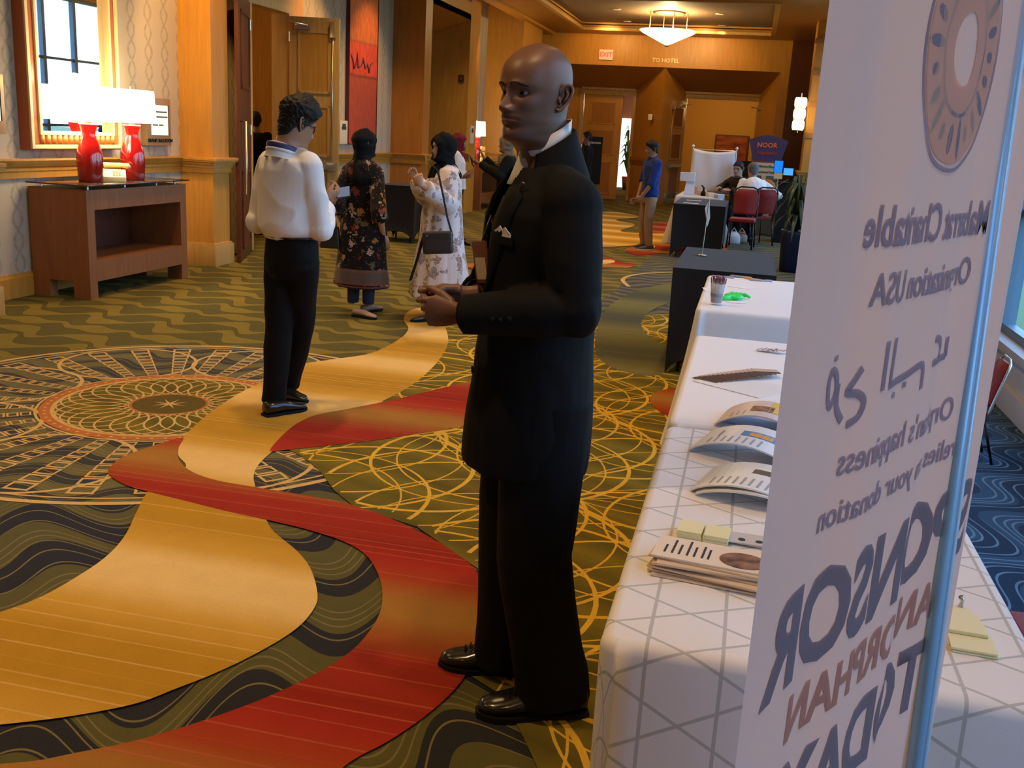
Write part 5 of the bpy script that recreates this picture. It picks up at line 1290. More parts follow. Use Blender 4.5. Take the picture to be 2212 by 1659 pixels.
def join(name, parts, m):
    """parts: list of (verts, faces, tint or None)"""
    vs = []; fs = []; ti = []
    for v, f, t in parts:
        b = len(vs); vs += [tuple(p) for p in v]; fs += [tuple(i+b for i in q) for q in f]; ti += list(t) if t is not None else [1.0]*len(v)
    me = bpy.data.meshes.new(name); me.from_pydata(vs, [], fs); me.materials.append(m)
    a = me.color_attributes.new('tint', 'FLOAT_COLOR', 'POINT')
    col = np.ones((len(vs), 4), np.float32); col[:, 0] = ti; a.data.foreach_set('color', col.ravel())
    me.shade_smooth(); return me
def mesh_part(me): return ([tuple(v.co) for v in me.vertices], [tuple(p.vertices) for p in me.polygons], None)
def wrinkle(me, amp, fx, fz, seed=0.0, mask=None, sharp=1.6):
    """fold a garment: ridged noise, stretched along z"""
    me.calc_loop_triangles() if hasattr(me, 'calc_loop_triangles') else None
    n = len(me.vertices); co = arrays(me).copy(); no = np.empty(n*3, np.float32); me.vertices.foreach_get('normal', no); no = no.reshape(-1, 3)
    for i in range(n):
        p = co[i]; q = V((p[0]*fx+seed, p[1]*fx+seed*.7, p[2]*fz))
        w = noise.noise(q+V((0, 0, .8*noise.noise(q*.6)))); r = 1-abs(w)*sharp; k = 1.0 if mask is None else mask(p)
        co[i] += no[i]*(amp*k*(r-.45))
    me.vertices.foreach_set('co', co.ravel()); me.update()
def garment(name, mb, voxel, m, parent, smooth=4, wr=None, label=None):
    me = union(mb, voxel, smooth)
    if wr: wrinkle(me, *wr)
    me.materials.clear(); me.materials.append(m); me.shade_smooth()
    o = link(name, me, None, parent)
    if label: o['label'] = label
    return o
def skin(name, col, lip=(.16, .05, .045), rough=.48):
    m = mat(name, col, rough, spec=.45); t = NT(m); a = t.n('ShaderNodeVertexColor'); a.layer_name = 'tint'; s = t.n('ShaderNodeSeparateColor'); t.l(a.outputs[0], s.inputs[0])
    f = t.math('MAXIMUM', t.math('SUBTRACT', s.outputs[0], 1.0), 0.0); bf = t.math('MAXIMUM', t.math('SUBTRACT', 1.0, s.outputs[0]), 0.0); p, x, y, z = t.obj(); nz = t.noise(p, 35, 4)
    c = t.mix(t.math('MULTIPLY', nz, .35), col, tuple(q*.72 for q in col)); c = t.mix(bf, c, (.02, .012, .009)); t.col(t.mix(f, c, lip)); t.bump(t.noise(p, 420, 2), .06, .002); return m
MAT['sclera'] = mat('sclera', (.30, .26, .23), .3); MAT['iris'] = mat('dark_iris', (.022, .010, .006), .15)
MAT['skin_deep'] = skin('deep_brown_skin', (.19, .088, .056), (.20, .085, .070), .44)
MAT['skin_brown'] = skin('brown_skin', (.33, .165, .095), (.32, .12, .09))
MAT['skin_tan'] = skin('tan_skin', (.46, .26, .165), (.45, .17, .14))
MAT['hair_black'] = mat('black_hair', (.010, .008, .007), .65, spec=.3)
TORSO = [(-.20, .10, .085), (-.08, .155, .115), (.0, .168, .118), (.12, .160, .112), (.27, .146, .103), (.45, .156, .110), (.63, .170, .117), (.78, .176, .112), (.88, .165, .095), (.95, .115, .078), (1.0, .064, .062), (1.10, .056, .058)]
def spine(J, q):
    a, b, c = J['pel'], J['ch'], J['nk']   # quadratic through pelvis, chest, neck
    t = q; m = b*2-(a+c)*.5
    return a*(1-t)**2+m*2*t*(1-t)+c*t*t
def torso_tube(mb, J, k=1.0, kd=None, add=0.0, q0=-.2, q1=1.1, prof=TORSO, n=24, s=1.0):
    pr = [p for p in prof if q0-1e-6 <= p[0] <= q1+1e-6]
    mb.tube([spine(J, p[0]) for p in pr], [(p[1]*k*s+add, p[2]*(kd or k)*s+add) for p in pr], n, ref=J.get('side', (1, 0, 0)))
def arm_tube(mb, a, r0, r1, r2, ex=0.0, n=14, sh=True):
    S_, E_, W_ = a
    if sh: mb.ball(S_, r0*1.05+ex, 14, 10)
    mb.tube([S_, S_.lerp(E_, .35), S_.lerp(E_, .8), E_, E_.lerp(W_, .2), E_.lerp(W_, .6), W_], [r0+ex, r0*.97+ex, r1*1.0+ex, r1*1.0+ex, r1*1.02+ex, (r1+r2)/2+ex, r2+ex], n)
    mb.ball(E_, r1*1.0+ex, 12, 8)
def leg_tube(mb, l, r0, r1, r2, ex=0.0, n=16):
    Hh, K, A = l
    mb.tube([Hh, Hh.lerp(K, .3), Hh.lerp(K, .75), K, K.lerp(A, .3), K.lerp(A, .75), A], [r0+ex, r0*.98+ex, r1*1.12+ex, r1+ex, r1*1.0+ex, r2*1.15+ex, r2+ex], n)
    mb.ball(K, r1+ex, 12, 8)
def figure(parent, J, m, hd, s=1.0, voxel=.008, M=64, N=72, hands=None, ears=True, eyes=True, brows=None, wide=.86, lids=True):
    """body skin: torso, arms, legs grown into one surface, with hands and head joined on"""
    mb = MB(); torso_tube(mb, J, wide, s=s, q1=.96)
    for k in ('aL', 'aR'): arm_tube(mb, J[k], .050*s, .040*s, .028*s)
    for k in ('lL', 'lR'): leg_tube(mb, J[k], .074*s, .052*s, .038*s); mb.ball(J[k][0], .074*s, 12, 8)
    mb.tube([J['nk']-V((0, 0, .05*s)), J['nk'], J['hd'] @ V((0, -.025, -.02)), J['hd'] @ V((0, -.018, .05))], [.062*s, .056*s, .055*s, .05*s], 14)
    parts = [mesh_part(union(mb, voxel, 5))]
    for h_ in hands or []:
        b = MB(); hand_mb(b, *h_['a'], **{k: v for k, v in h_.items() if k != 'a' and k != 'v'}); parts.append(mesh_part(union(b, h_.get('v', .0038), 2, .4)))
    vs, fs, ti = hd.mesh(M, N); parts.append(([J['hd'] @ p for p in vs], fs, ti))
    e = hd.extras(ears, lids); 
    if e.v: parts.append(([J['hd'] @ V(p) for p in e.v], e.f, None))
    o = link('body', join('body', parts, m), None, parent)
    if eyes: hd.eyes(parent, J['hd'])
    if brows: hd.brows(parent, J['hd'], brows)
    return o
def hframe(o, fingers, palm):
    """hand frame from the wrist point, finger direction and the way the palm faces"""
    y = V(fingers).normalized(); z = -V(palm); z = (z-y*z.dot(y)).normalized(); x = y.cross(z)
    return Matrix(((x.x, y.x, z.x, o[0]), (x.y, y.y, z.y, o[1]), (x.z, y.z, z.z, o[2]), (0, 0, 0, 1)))
def hmat(o, rz=0.0, rx=0.0, ry=0.0, s=1.0):
    return Matrix.Translation(o) @ Matrix.Rotation(rz, 4, 'Z') @ Matrix.Rotation(rx, 4, 'X') @ Matrix.Rotation(ry, 4, 'Y') @ Matrix.Scale(s, 4)
def shoe(name, heel, toe, m, parent, w=.046, h=.075, sole=None, L=None):
    """low shoe from heel to toe on the floor"""
    a, b = V(heel), V(toe); d = (b-a); Ln = d.length; d.normalize(); sd = V((-d.y, d.x, 0))
    st = [(0, .62, .95), (.06, .80, 1.0), (.2, .86, 1.0), (.38, .80, 1.02), (.55, .93, .86), (.72, 1.02, .62), (.86, .92, .5), (.95, .66, .42), (1.0, .25, .3)]
    rgs = []
    for q, ww, hh in st:
        c = a+d*(Ln*q); r = []
        for k in range(16):
            t = 2*PI*k/16; cx, cz = math.cos(t), math.sin(t)
            r.append(c+sd*(w*ww*math.copysign(abs(cx)**.8, cx))+V((0, 0, .016+max(-.004, (h*hh)*(.5+.5*cz) if cz > -.9 else -.002))))
        rgs.append(r)
    o = MB().rings(rgs).build(name, m, parent, True)
    pts = []; 
    for q, ww, hh in st: pts.append((a+d*(Ln*q))+sd*(w*ww*1.08))
    for q, ww, hh in reversed(st): pts.append((a+d*(Ln*q))-sd*(w*ww*1.08))
    pts = [p-d*.006*(1 if i in (0, len(pts)-1) else 0)+d*.006*(1 if i in (8, 9) else 0) for i, p in enumerate(pts)]
    mb = MB().prism([(p.x, p.y) for p in pts], 0.0, .020)
    mb.build('sole', sole or MAT['black'], o)
    return o
def hair_cap(hd, parent, mw, m, th, front=.185, side=.125, back=.035, rough=.004, freq=70, M=72, N=56, front_push=0.0):
    def hl(t):
        t = (t+PI) % (2*PI)-PI; a = abs(t)
        return spl([0, .55, .85, 1.25, 1.6, 1.9, 2.3, 3.2], [front, front-.003, front-.02, side+.012, side-.035, side-.02, back+.02, back], a)
    def off(t, z):
        w = max(0, min(1, (z-hl(t))/.02)); w = w*w*(3-2*w); p = hd.pt(t, z)
        nn = noise.noise(V((p.x*freq, p.y*freq, p.z*freq)))
        k = th(t, z) if callable(th) else th
        return (k+rough*nn+front_push*max(0, math.cos(t))*w)*w-.0035*(1-w)
    return hd.shell('hair', m, parent, mw, lambda t, z: z > hl(t)-.012, off, back-.02, M, N)
def hijab(hd, parent, mw, m, drape, th=.016, open_w=.60, open_c=.098, open_h=.078, folds=.005, fq=1.0, back_bulge=.02, name='headscarf', label=None):
    def out(t, z):
        t = (t+PI) % (2*PI)-PI; q = (t/open_w)**2+((z-open_c)/open_h)**2; return q
    def off(t, z):
        q = out(t, z); e = max(0, min(1, (q-1)/.55)); p = hd.pt(t, z)
        tt = (t+PI) % (2*PI)-PI
        f = folds*math.sin(22*fq*(p.z*1.2+.35*abs(tt)*.1)+6*noise.noise(V((p.x*9, p.y*9, p.z*9))))
        bb = back_bulge*G(abs(tt)-PI, 1.2)*G(z-.13, .07)
        low = .012*max(0, min(1, (.05-z)/.06))
        return .004+(th+bb+f+low-.004)*e
    vs = []; fs = []; M, N = 80, 54; z0, z1 = -.03, .2435
    for i in range(N+1):
        q = i/N; z = z0+(z1-z0)*(1-(1-q)**1.3)
        for j in range(M): t = 2*PI*j/M; t -= .3*math.sin(t); vs.append(hd.pt(t, z, off(t, z)))
    for i in range(N):
        for j in range(M):
            t = 2*PI*(j+.5)/M; t -= .3*math.sin(t); q = (i+.5)/N; z = z0+(z1-z0)*(1-(1-q)**1.3)
            if out(t, z) > 1.0: fs.append((i*M+j, i*M+(j+1) % M, (i+1)*M+(j+1) % M, (i+1)*M+j))
    tp = len(vs); vs.append(V((0, -.013, .246+th)))
    for j in range(M): fs.append((N*M+j, N*M+(j+1) % M, tp))
    # drape below the chin: list of (z, half width, front, back)
    prev = list(range(M)); 
    for k, (z, w, f, b) in enumerate(drape):
        cur = []
        for j in range(M):
            t = 2*PI*j/M; t -= .3*math.sin(t); s_, c_ = math.sin(t), math.cos(t); fo = .009*math.sin(9*t+k*1.3)+.006*math.sin(17*t+k*.7)
            cur.append(len(vs)); vs.append(V(((w+fo)*s_, -.012+((f+fo) if c_ > 0 else (b+fo))*c_, z+.006*math.sin(5*t+k))))
        for j in range(M): fs.append((cur[j], cur[(j+1) % M], prev[(j+1) % M], prev[j]))
        prev = cur
    o = MB().add(vs, fs).build(name, m, parent, True); o.matrix_local = mw
    md = o.modifiers.new('thickness', 'SOLIDIFY'); md.thickness = .004; md.offset = -1
    if label: o['label'] = label
    return o
def J_stand(s=1.0, wide=1.0, lean=0.0):
    J = dict(pel=V((0, 0, .93))*s, ch=V((0, -.005+lean*.5, 1.22))*s, nk=V((0, -.025+lean, 1.505))*s)
    for k, sg in (('L', -1), ('R', 1)):
        J['a'+k] = [V((sg*.178*wide, -.02+lean, 1.445))*s, V((sg*.235*wide, -.05+lean, 1.14))*s, V((sg*.25*wide, .03+lean, .89))*s]
        J['l'+k] = [V((sg*.088, 0, .90))*s, V((sg*.095, .015, .50))*s, V((sg*.10, -.02, .085))*s]
    J['hd'] = hmat(V((0, .0+lean, 1.553))*s, s=s)
    return J
# ------------------------------------------------------------------ people
def suit(name, col, rough=.8, sheen=.0):
    m = mat(name, col, rough, spec=.14, sheen=sheen); t = NT(m); p, x, y, z = t.obj(); t.bump(t.noise(p, 600, 2), .10, .002); return m
MAT['suit'] = suit('black_suit_wool', (.0065, .0062, .0068)); MAT['trouser'] = suit('black_trouser_wool', (.0055, .005, .005))
MAT['white_shirt'] = fabric('white_shirt_cotton', (.74, .73, .74)); MAT['leather'] = mat('black_polished_leather', (.010, .009, .008), .22, spec=.5, coat=.3)
MAT['tie'] = mat('black_silk', (.006, .006, .008), .4)
# --- man in the black suit, nearest
def man_in_suit():
    loc = V((-.505, 2.61, 0)); hdg = R(207); rz = hdg-PI/2
    t = thing('person', 'bald man in a black suit, white shirt and dark tie standing with clasped hands', 'person', loc, rz)
    inv = (Matrix.Translation(loc) @ Matrix.Rotation(rz, 4, 'Z')).inverted(); Lc = lambda p: inv @ V(p)
    J = J_stand(1.0, 1.05)
    J['pel'] = V((0, .0, .93)); J['ch'] = V((0, .012, 1.22)); J['nk'] = V((.008, .022, 1.52))
    hb = Lc((-.560, 2.605, 0)); J['hd'] = hmat(V((hb.x, hb.y+.0, 1.578)), R(30), R(-1), R(0))
    eL = Lc(gy(1243, 672, 2.40)); wL = Lc(gy(1000, 680, 2.42)); wR = Lc(gy(1030, 632, 2.53))
    J['aL'] = [V((-.172, -.005, 1.432)), eL, wL]; J['aR'] = [V((.172, .0, 1.432)), V((.24, .03, 1.16)), wR]
    aL = Lc((-.400, 2.530, .085)); aR = Lc((-.560, 2.70, .085))
    J['lL'] = [V((-.09, 0, .90)), V((-.09, .04, .48)).lerp(V((aL.x, aL.y+.045, .48)), .5), aL]; J['lR'] = [V((.09, 0, .90)), V((.09, .02, .48)).lerp(V((aR.x, aR.y+.02, .48)), .5), aR]
    hd = Head(nose=1.12, lips=1.3, brow=1.35, jaw=1.08, beard=.22)
    # image-left and toward-camera directions in the man's own frame
    rot = Matrix.Rotation(-rz, 4, 'Z'); Dl = lambda v: rot @ V(v)
    hL = hframe(Lc(gy(990, 676, 2.42)), Dl((-.93, .10, -.06)), Dl((.10, .98, .1)))
    hR = hframe(Lc(gy(1012, 640, 2.515)), Dl((-.97, -.10, -.20)), Dl((-.05, -.97, -.05)))
    hands = [dict(a=(hL,), thumb=1, curls=((55, 70, 40), (60, 75, 45), (64, 75, 45), (66, 78, 45)), th=(18, 26, 20), size=1.0, v=.0024),
             dict(a=(hR,), thumb=-1, curls=((40, 82, 46), (44, 84, 46), (48, 85, 46), (52, 86, 46)), th=(48, 46, 30), size=1.0, v=.0024)]
    figure(t, J, MAT['skin_deep'], hd, 1.0, .006, 130, 140, hands, brows=mat('thin_dark_brow', (.018, .010, .007), .8), lids=True)
    # shirt collar, tie
    wsm = MAT['white_shirt']
    def cring(z, r, rf, y, tilt=0): return [V((hb.x+.014+r*math.sin(a), hb.y-.034+y+(rf if math.cos(a) > 0 else r*1.02)*math.cos(a), z-tilt*math.cos(a))) for a in [2*PI*k/40 for k in range(40)]]
    col = MB().rings([cring(1.500, .080, .088, .004, .030), cring(1.53, .075, .078, .003, .034), cring(1.575, .0705, .064, .002, .040), cring(1.602, .0685, .060, .0, .042), cring(1.600, .066, .057, .0, .042)], cap=False)
    o = col.build('shirt_collar', wsm, t, True); md = o.modifiers.new('t', 'SOLIDIFY'); md.thickness = .003
    sh = MB(); torso_tube(sh, J, 1.02, 1.06, q0=.12, q1=.95); sh.mesh('x')
    bib = MB().rings([[V((x, .128+.004-abs(x)*.5-(z-1.24)*.16, z)) for x in (-.07, -.035, 0, .035, .07)] for z in (1.20, 1.30, 1.38, 1.45, 1.50)], cap=False)
    bib = MB()
    n5 = (-.045, -.025, 0, .025, .045)
    zs = (1.18, 1.28, 1.36, 1.43, 1.49, 1.535)
    yf = lambda z: spl([1.15, 1.28, 1.38, 1.45, 1.50, 1.54], [.148, .150, .122, .088, .066, .052], z)
    vs = [V((x*(1-.25*(z-1.18)/.36), yf(z)-abs(x)*.45, z)) for z in zs for x in n5]; fs = [(5*i+j, 5*i+j+1, 5*i+j+6, 5*i+j+5) for i in range(5) for j in range(4)]
    o = MB().add(vs, fs).build('shirt_front', wsm, t, True); o.modifiers.new('t', 'SOLIDIFY').thickness = .004
    tie = MB().rings([[V((s*w, yf(z)+.006-(.006 if abs(s) > .9 else 0), z)) for s in (-1, -.5, 0, .5, 1)]+[V((s*w, yf(z)-.004, z)) for s in (1, 0, -1)] for z, w in ((1.16, .040), (1.30, .034), (1.42, .024), (1.475, .017), (1.485, .022), (1.525, .020), (1.53, .016))])
    tie.build('necktie', MAT['tie'], t, True)
    for sg in (-1, 1):   # collar wings
        c = MB().extrude([V((sg*.004, yf(1.535)+.004, 1.538)), V((sg*.030, yf(1.45)+.000, 1.462)), V((sg*.054, .040, 1.520)), V((sg*.058, .022, 1.55))], (0, .004, 0)); c.build('collar_wing', wsm, t)
    # jacket: body and sleeves as one shell
    prof = [(-.385, .192, .176), (-.30, .195, .177), (-.15, .196, .174), (0, .190, .168), (.15, .182, .160), (.30, .178, .152), (.50, .190, .150), (.68, .204, .148), (.80, .208, .138), (.88, .186, .118), (.94, .130, .098), (.985, .090, .092), (1.0, .086, .090)]
    jk = MB(); jk.tube([spine(J, q)+V((0, .020*max(0, .45-q)/.45, 0)) for q, a, b in prof], [(a, b) for q, a, b in prof], 32, ref=(1, 0, 0))
    arm_tube(jk, J['aL'], .076, .066, .050, 0, 18); arm_tube(jk, J['aR'], .076, .066, .050, 0, 18)
    for k in ('aL', 'aR'): s_ = J[k][0]; jk.tube([V((0, .0, 1.470)), s_+V((0, 0, .008))], [.072, .074], 14)
    me = union(jk, .0065, 6)
    def mk(p): # folds gather at the elbow of the bent arm and the waist
        e = V(p)-J['aL'][1]; return .25+1.0*G(e.length, .16)+.35*G(p[2]-1.02, .18)
    wrinkle(me, .007, 9, 6, 2.0, mk)
    # open the shell at the neck and hem so that edges end cleanly
    bm = bmesh.new(); bm.from_mesh(me)
    kill = [f for f in bm.faces if (f.calc_center_median().z > 1.515 and abs(f.calc_center_median().x) < .07 and f.normal.z > .55) or (f.normal.z < -.75 and f.calc_center_median().z < .74)
            or ((f.calc_center_median()-J['aL'][2]).length < .046 and f.normal.dot((J['aL'][2]-J['aL'][1]).normalized()) > .7) or ((f.calc_center_median()-J['aR'][2]).length < .046 and f.normal.dot((J['aR'][2]-J['aR'][1]).normalized()) > .7)]
    # the V of the front opening, narrowing down to the button
    for f in bm.faces:
        c = f.calc_center_median()
        if c.y > .04 and c.z > 1.13 and abs(c.x-.004) < .004+.050*max(0, (c.z-1.15)/.38)**1.0: kill.append(f)
    bmesh.ops.delete(bm, geom=list(set(kill)), context='FACES'); bm.to_mesh(me); bm.free()
    me.materials.clear(); me.materials.append(MAT['suit']); me.shade_smooth()
    o = link('jacket', me, None, t); md = o.modifiers.new('t', 'SOLIDIFY'); md.thickness = .005; md.offset = -1
    # lapels, collar roll, pocket, cuffs
    from mathutils.bvhtree import BVHTree
    bvh = BVHTree.FromPolygons([v.co.copy() for v in me.vertices], [tuple(p.vertices) for p in me.polygons])
    def on(p, d=.004):
        q, nrm, i, dist = bvh.find_nearest(V(p)); 
        if nrm.dot(V(p)-V((0, 0, p[2]))) < 0: nrm = -nrm
        return q+nrm*d
    for sg in (-1, 1):
        inn = [(1.13, .006), (1.22, .020), (1.30, .034), (1.38, .048), (1.44, .058), (1.49, .066)]
        wd = [.004, .045, .068, .078, .080, .045]
        vs = []; fs = []
        for i, (z, x) in enumerate(inn):
            for k in range(5): xx = x+wd[i]*k/4; vs.append(on((sg*xx, .20-abs(xx)*.5, z+.02*k/4), .0055+.003*math.sin(PI*k/4)))
        for i in range(5):
            for k in range(4): fs.append((5*i+k, 5*i+k+1, 5*i+k+6, 5*i+k+5))
        o = MB().add(vs, fs).build('lapel', MAT['suit'], t, True); md = o.modifiers.new('t', 'SOLIDIFY'); md.thickness = .004
    cr_ = [(1.50, .081, .087), (1.54, .080, .083), (1.562, .079, .080), (1.558, .085, .085), (1.53, .095, .093), (1.49, .114, .108), (1.45, .134, .124), (1.40, .158, .140)]
    rg = []
    for z, r, b in cr_:
        rg.append([V((hb.x+.010+r*math.sin(a), hb.y-.032+b*math.cos(a)*1.0, z+.010-.048*math.cos(a))) for a in [R(62+ (298-62)*k/30) for k in range(31)]])
    vs = [p for r in rg for p in r]; fs = [(31*i+j, 31*i+j+1, 31*i+31+j+1, 31*i+31+j) for i in range(len(rg)-1) for j in range(30)]
    o = MB().add(vs, fs).build('jacket_collar', MAT['suit'], t, True); o.modifiers.new('t', 'SOLIDIFY').thickness = .003
    pp = Lc(gy(1113, 508, 2.47)); hk = MB()
    P_ = lambda u, w, d: on((pp.x+u, pp.y+.03, pp.z+w), d)
    hk.rings([[P_(-.034+.068*k/6, zz+(.020*abs(math.sin(k*1.15))*zz/.012 if zz > 0 else 0), .004+.004*(zz > 0)) for k in range(7)] for zz in (-.004, .004, .012)], cap=False)
    vs = [P_(-.036+.072*k/6, zz, .006) for zz, kk in ((-.006, 0), (.003, 0)) for k in range(7)]+[P_(-.036+.072*k/6, (.006, .012, .020, .013, .021, .012, .006)[k], .009) for k in range(7)]
    MB().add(vs, [(7*i+k, 7*i+k+1, 7*i+k+8, 7*i+k+7) for i in range(2) for k in range(6)]).build('pocket_square', wsm, t).modifiers.new('t', 'SOLIDIFY').thickness = .002
    vs = [P_(-.045+.09*k/6, zz, .0075) for zz in (-.024, -.004) for k in range(7)]
    MB().add(vs, [(k, k+1, k+8, k+7) for k in range(6)]).build('breast_pocket', MAT['suit'], t).modifiers.new('t', 'SOLIDIFY').thickness = .003
    lp = on(Lc(gy(1133, 405, 2.47)), .0125); o = MB().lathe([(.001, 0), (.007, 0), (.009, .0015), (.007, .003), (.001, .0035)], 18).build('lapel_pin', mat('dark_pin', (.06, .045, .04), .3, .8), t, True); o.location = lp; o.rotation_euler = (R(-75), 0, R(35))
    # lanyard badge hanging at the open side of the jacket
    bd = Lc(gy(1040, 566, 2.52)); o = MB().box((-.028, -.003, -.055), (.028, .003, .055)).build('badge', mat('brown_badge', (.20, .07, .03), .4), t, bevel=.003); o.location = bd; o.rotation_euler = (R(-6), R(8), R(28))
    q = MB().box((-.020, .0028, -.045), (.020, .0042, .012)).build('badge_card', mat('badge_card', (.68, .55, .40), .5), o)
    MB().tube([bd+V((0, 0, .055)), bd+V((-.004, -.02, .12)), V((.02, yf(1.35)+.012, 1.35)), V((.052, .085, 1.50))], .0035, 6).build('lanyard', MAT['tie'], t)
    bt = MB(); 
    for z in (.985, 1.085): q = on((.0, .25, z), .004); b_ = MB().lathe([(.001, 0), (.0105, 0), (.011, .003), (.001, .004)], 14).build('button', MAT['black'], t, True); b_.location = q; b_.rotation_euler = (R(-90), 0, 0)
    for k in range(3):
        ax = (J['aL'][1]-J['aL'][2]).normalized(); b_ = MB().ball((0, 0, 0), (.0065, .0065, .003), 10, 6).build('cuff_button', MAT['black'], t, True); b_.location = on(J['aL'][2]+ax*(.03+.018*k)+V((-.2, .05, .0)), .003); b_.rotation_euler = (R(90), 0, R(70))
    for k, sg in (('aL', 1), ('aR', 1)):
        W_ = J[k][2]; d = (W_-J[k][1]).normalized(); MB().tube([W_-d*.02, W_+d*.006], [.037, .036], 20, cap=False).build('shirt_cuff', MAT['suit'] if k == 'aL' else wsm, t, True)
    # trousers and shoes
    tr = MB(); tr.tube([V((0, 0, z)) for z in (1.06, .98, .90, .82)], [(.165, .125), (.175, .135), (.178, .138), (.165, .125)], 24, ref=(1, 0, 0))
    for k, sg in (('lL', -1), ('lR', 1)):
        Hh, K, A = J[k]; B_ = A+V((0, -.005, -.045))
        tr.tube([Hh+V((0, 0, .02)), Hh.lerp(K, .35), Hh.lerp(K, .8), K, K.lerp(A, .35), K.lerp(A, .75), A+V((0, 0, .02)), B_], [(.102, .122), (.098, .118), (.092, .110), (.090, .104), (.088, .102), (.086, .102), (.088, .106), (.088, .110)], 22, ref=(1, 0, 0))
    garment('trousers', tr, .0075, MAT['trouser'], t, 5, (.007, 7, 3.5, 5.0, lambda p: .5+.9*G(p[2]-.15, .14)+.5*G(p[2]-.5, .1), 1.6))
    for nm, hl_, to_ in (('L', (-.300, 2.553), (-.588, 2.444)), ('R', (-.475, 2.720), (-.768, 2.668))):
        a, b = Lc((*hl_, 0)), Lc((*to_, 0)); o = shoe('shoe', (a.x, a.y, 0), (b.x, b.y, 0), MAT['leather'], t, .050, .080)
        d = (b-a).normalized(); s_ = V((-d.y, d.x, 0)); c = a+d*.175
        for k in range(4): lc = MB().tube([c+d*.016*k-s_*.018+V((0, 0, .094-.009*k)), c+d*.016*k+V((0, 0, .100-.009*k)), c+d*.016*k+s_*.018+V((0, 0, .094-.009*k))], .0028, 6).build('lace', MAT['black'], o, True)
    return t
man_in_suit()
# --- helpers for the other people
def placed(label, loc, hdg):
    """person standing at loc, looking along hdg (degrees); returns the empty and a world-to-local map"""
    loc = V((loc[0], loc[1], 0)); rz = R(hdg)-PI/2; t = thing('person', label, 'person', loc, rz)
    inv = (Matrix.Translation(loc) @ Matrix.Rotation(rz, 4, 'Z')).inverted()
    return t, (lambda p: inv @ V(p)), (lambda v: Matrix.Rotation(-rz, 4, 'Z') @ V(v))
def trousers(t, J, m, s=1.0, w=1.0, voxel=.010, hem=.05, name='trousers', wr=(.006, 8, 4, 1.0), r=(.095, .080, .072)):
    tr = MB(); p = J['pel']; tr.tube([p+V((0, 0, z*s)) for z in (.13, .05, -.03, -.10, -.15)], [(.150*s*w, .122*s*w), (.166*s*w, .138*s*w), (.172*s*w, .142*s*w), (.158*s*w, .130*s*w), (.13*s*w, .115*s*w)], 20, ref=(1, 0, 0))
    for k in ('lL', 'lR'):
        Hh, K, A = J[k]; e = A+(A-K).normalized()*(hem*s*.6)
        tr.tube([Hh, Hh.lerp(K, .4), K, K.lerp(A, .4), A, e], [r[0]*s*w, r[0]*.97*s*w, r[1]*s*w, r[1]*s*w, r[2]*s*w, r[2]*1.02*s*w], 16)
    return garment(name, tr, voxel, m, t, 4, wr)
def glasses(hd, mw, t, m):
    y = hd.eye_y()+.012; mb = MB()
    for s in (-1, 1):
        mb.tube([(s*(.032+.023*math.cos(a)), y-.006*abs(math.cos(a))*(1 if s*math.cos(a)*s > 0 else 0), .119+.017*math.sin(a)) for a in [2*PI*k/16 for k in range(17)]], .0026, 6, cap=False)
        mb.tube([(s*.055, y-.006, .124), (s*.077, y-.03, .126), (s*.079, -.02, .122), (s*.077, -.035, .112)], .0024, 6)
    mb.tube([(-.009, y, .122), (.009, y, .122)], .0024, 6)
    o = mb.build('glasses', m, t, True); o.matrix_local = mw; return o
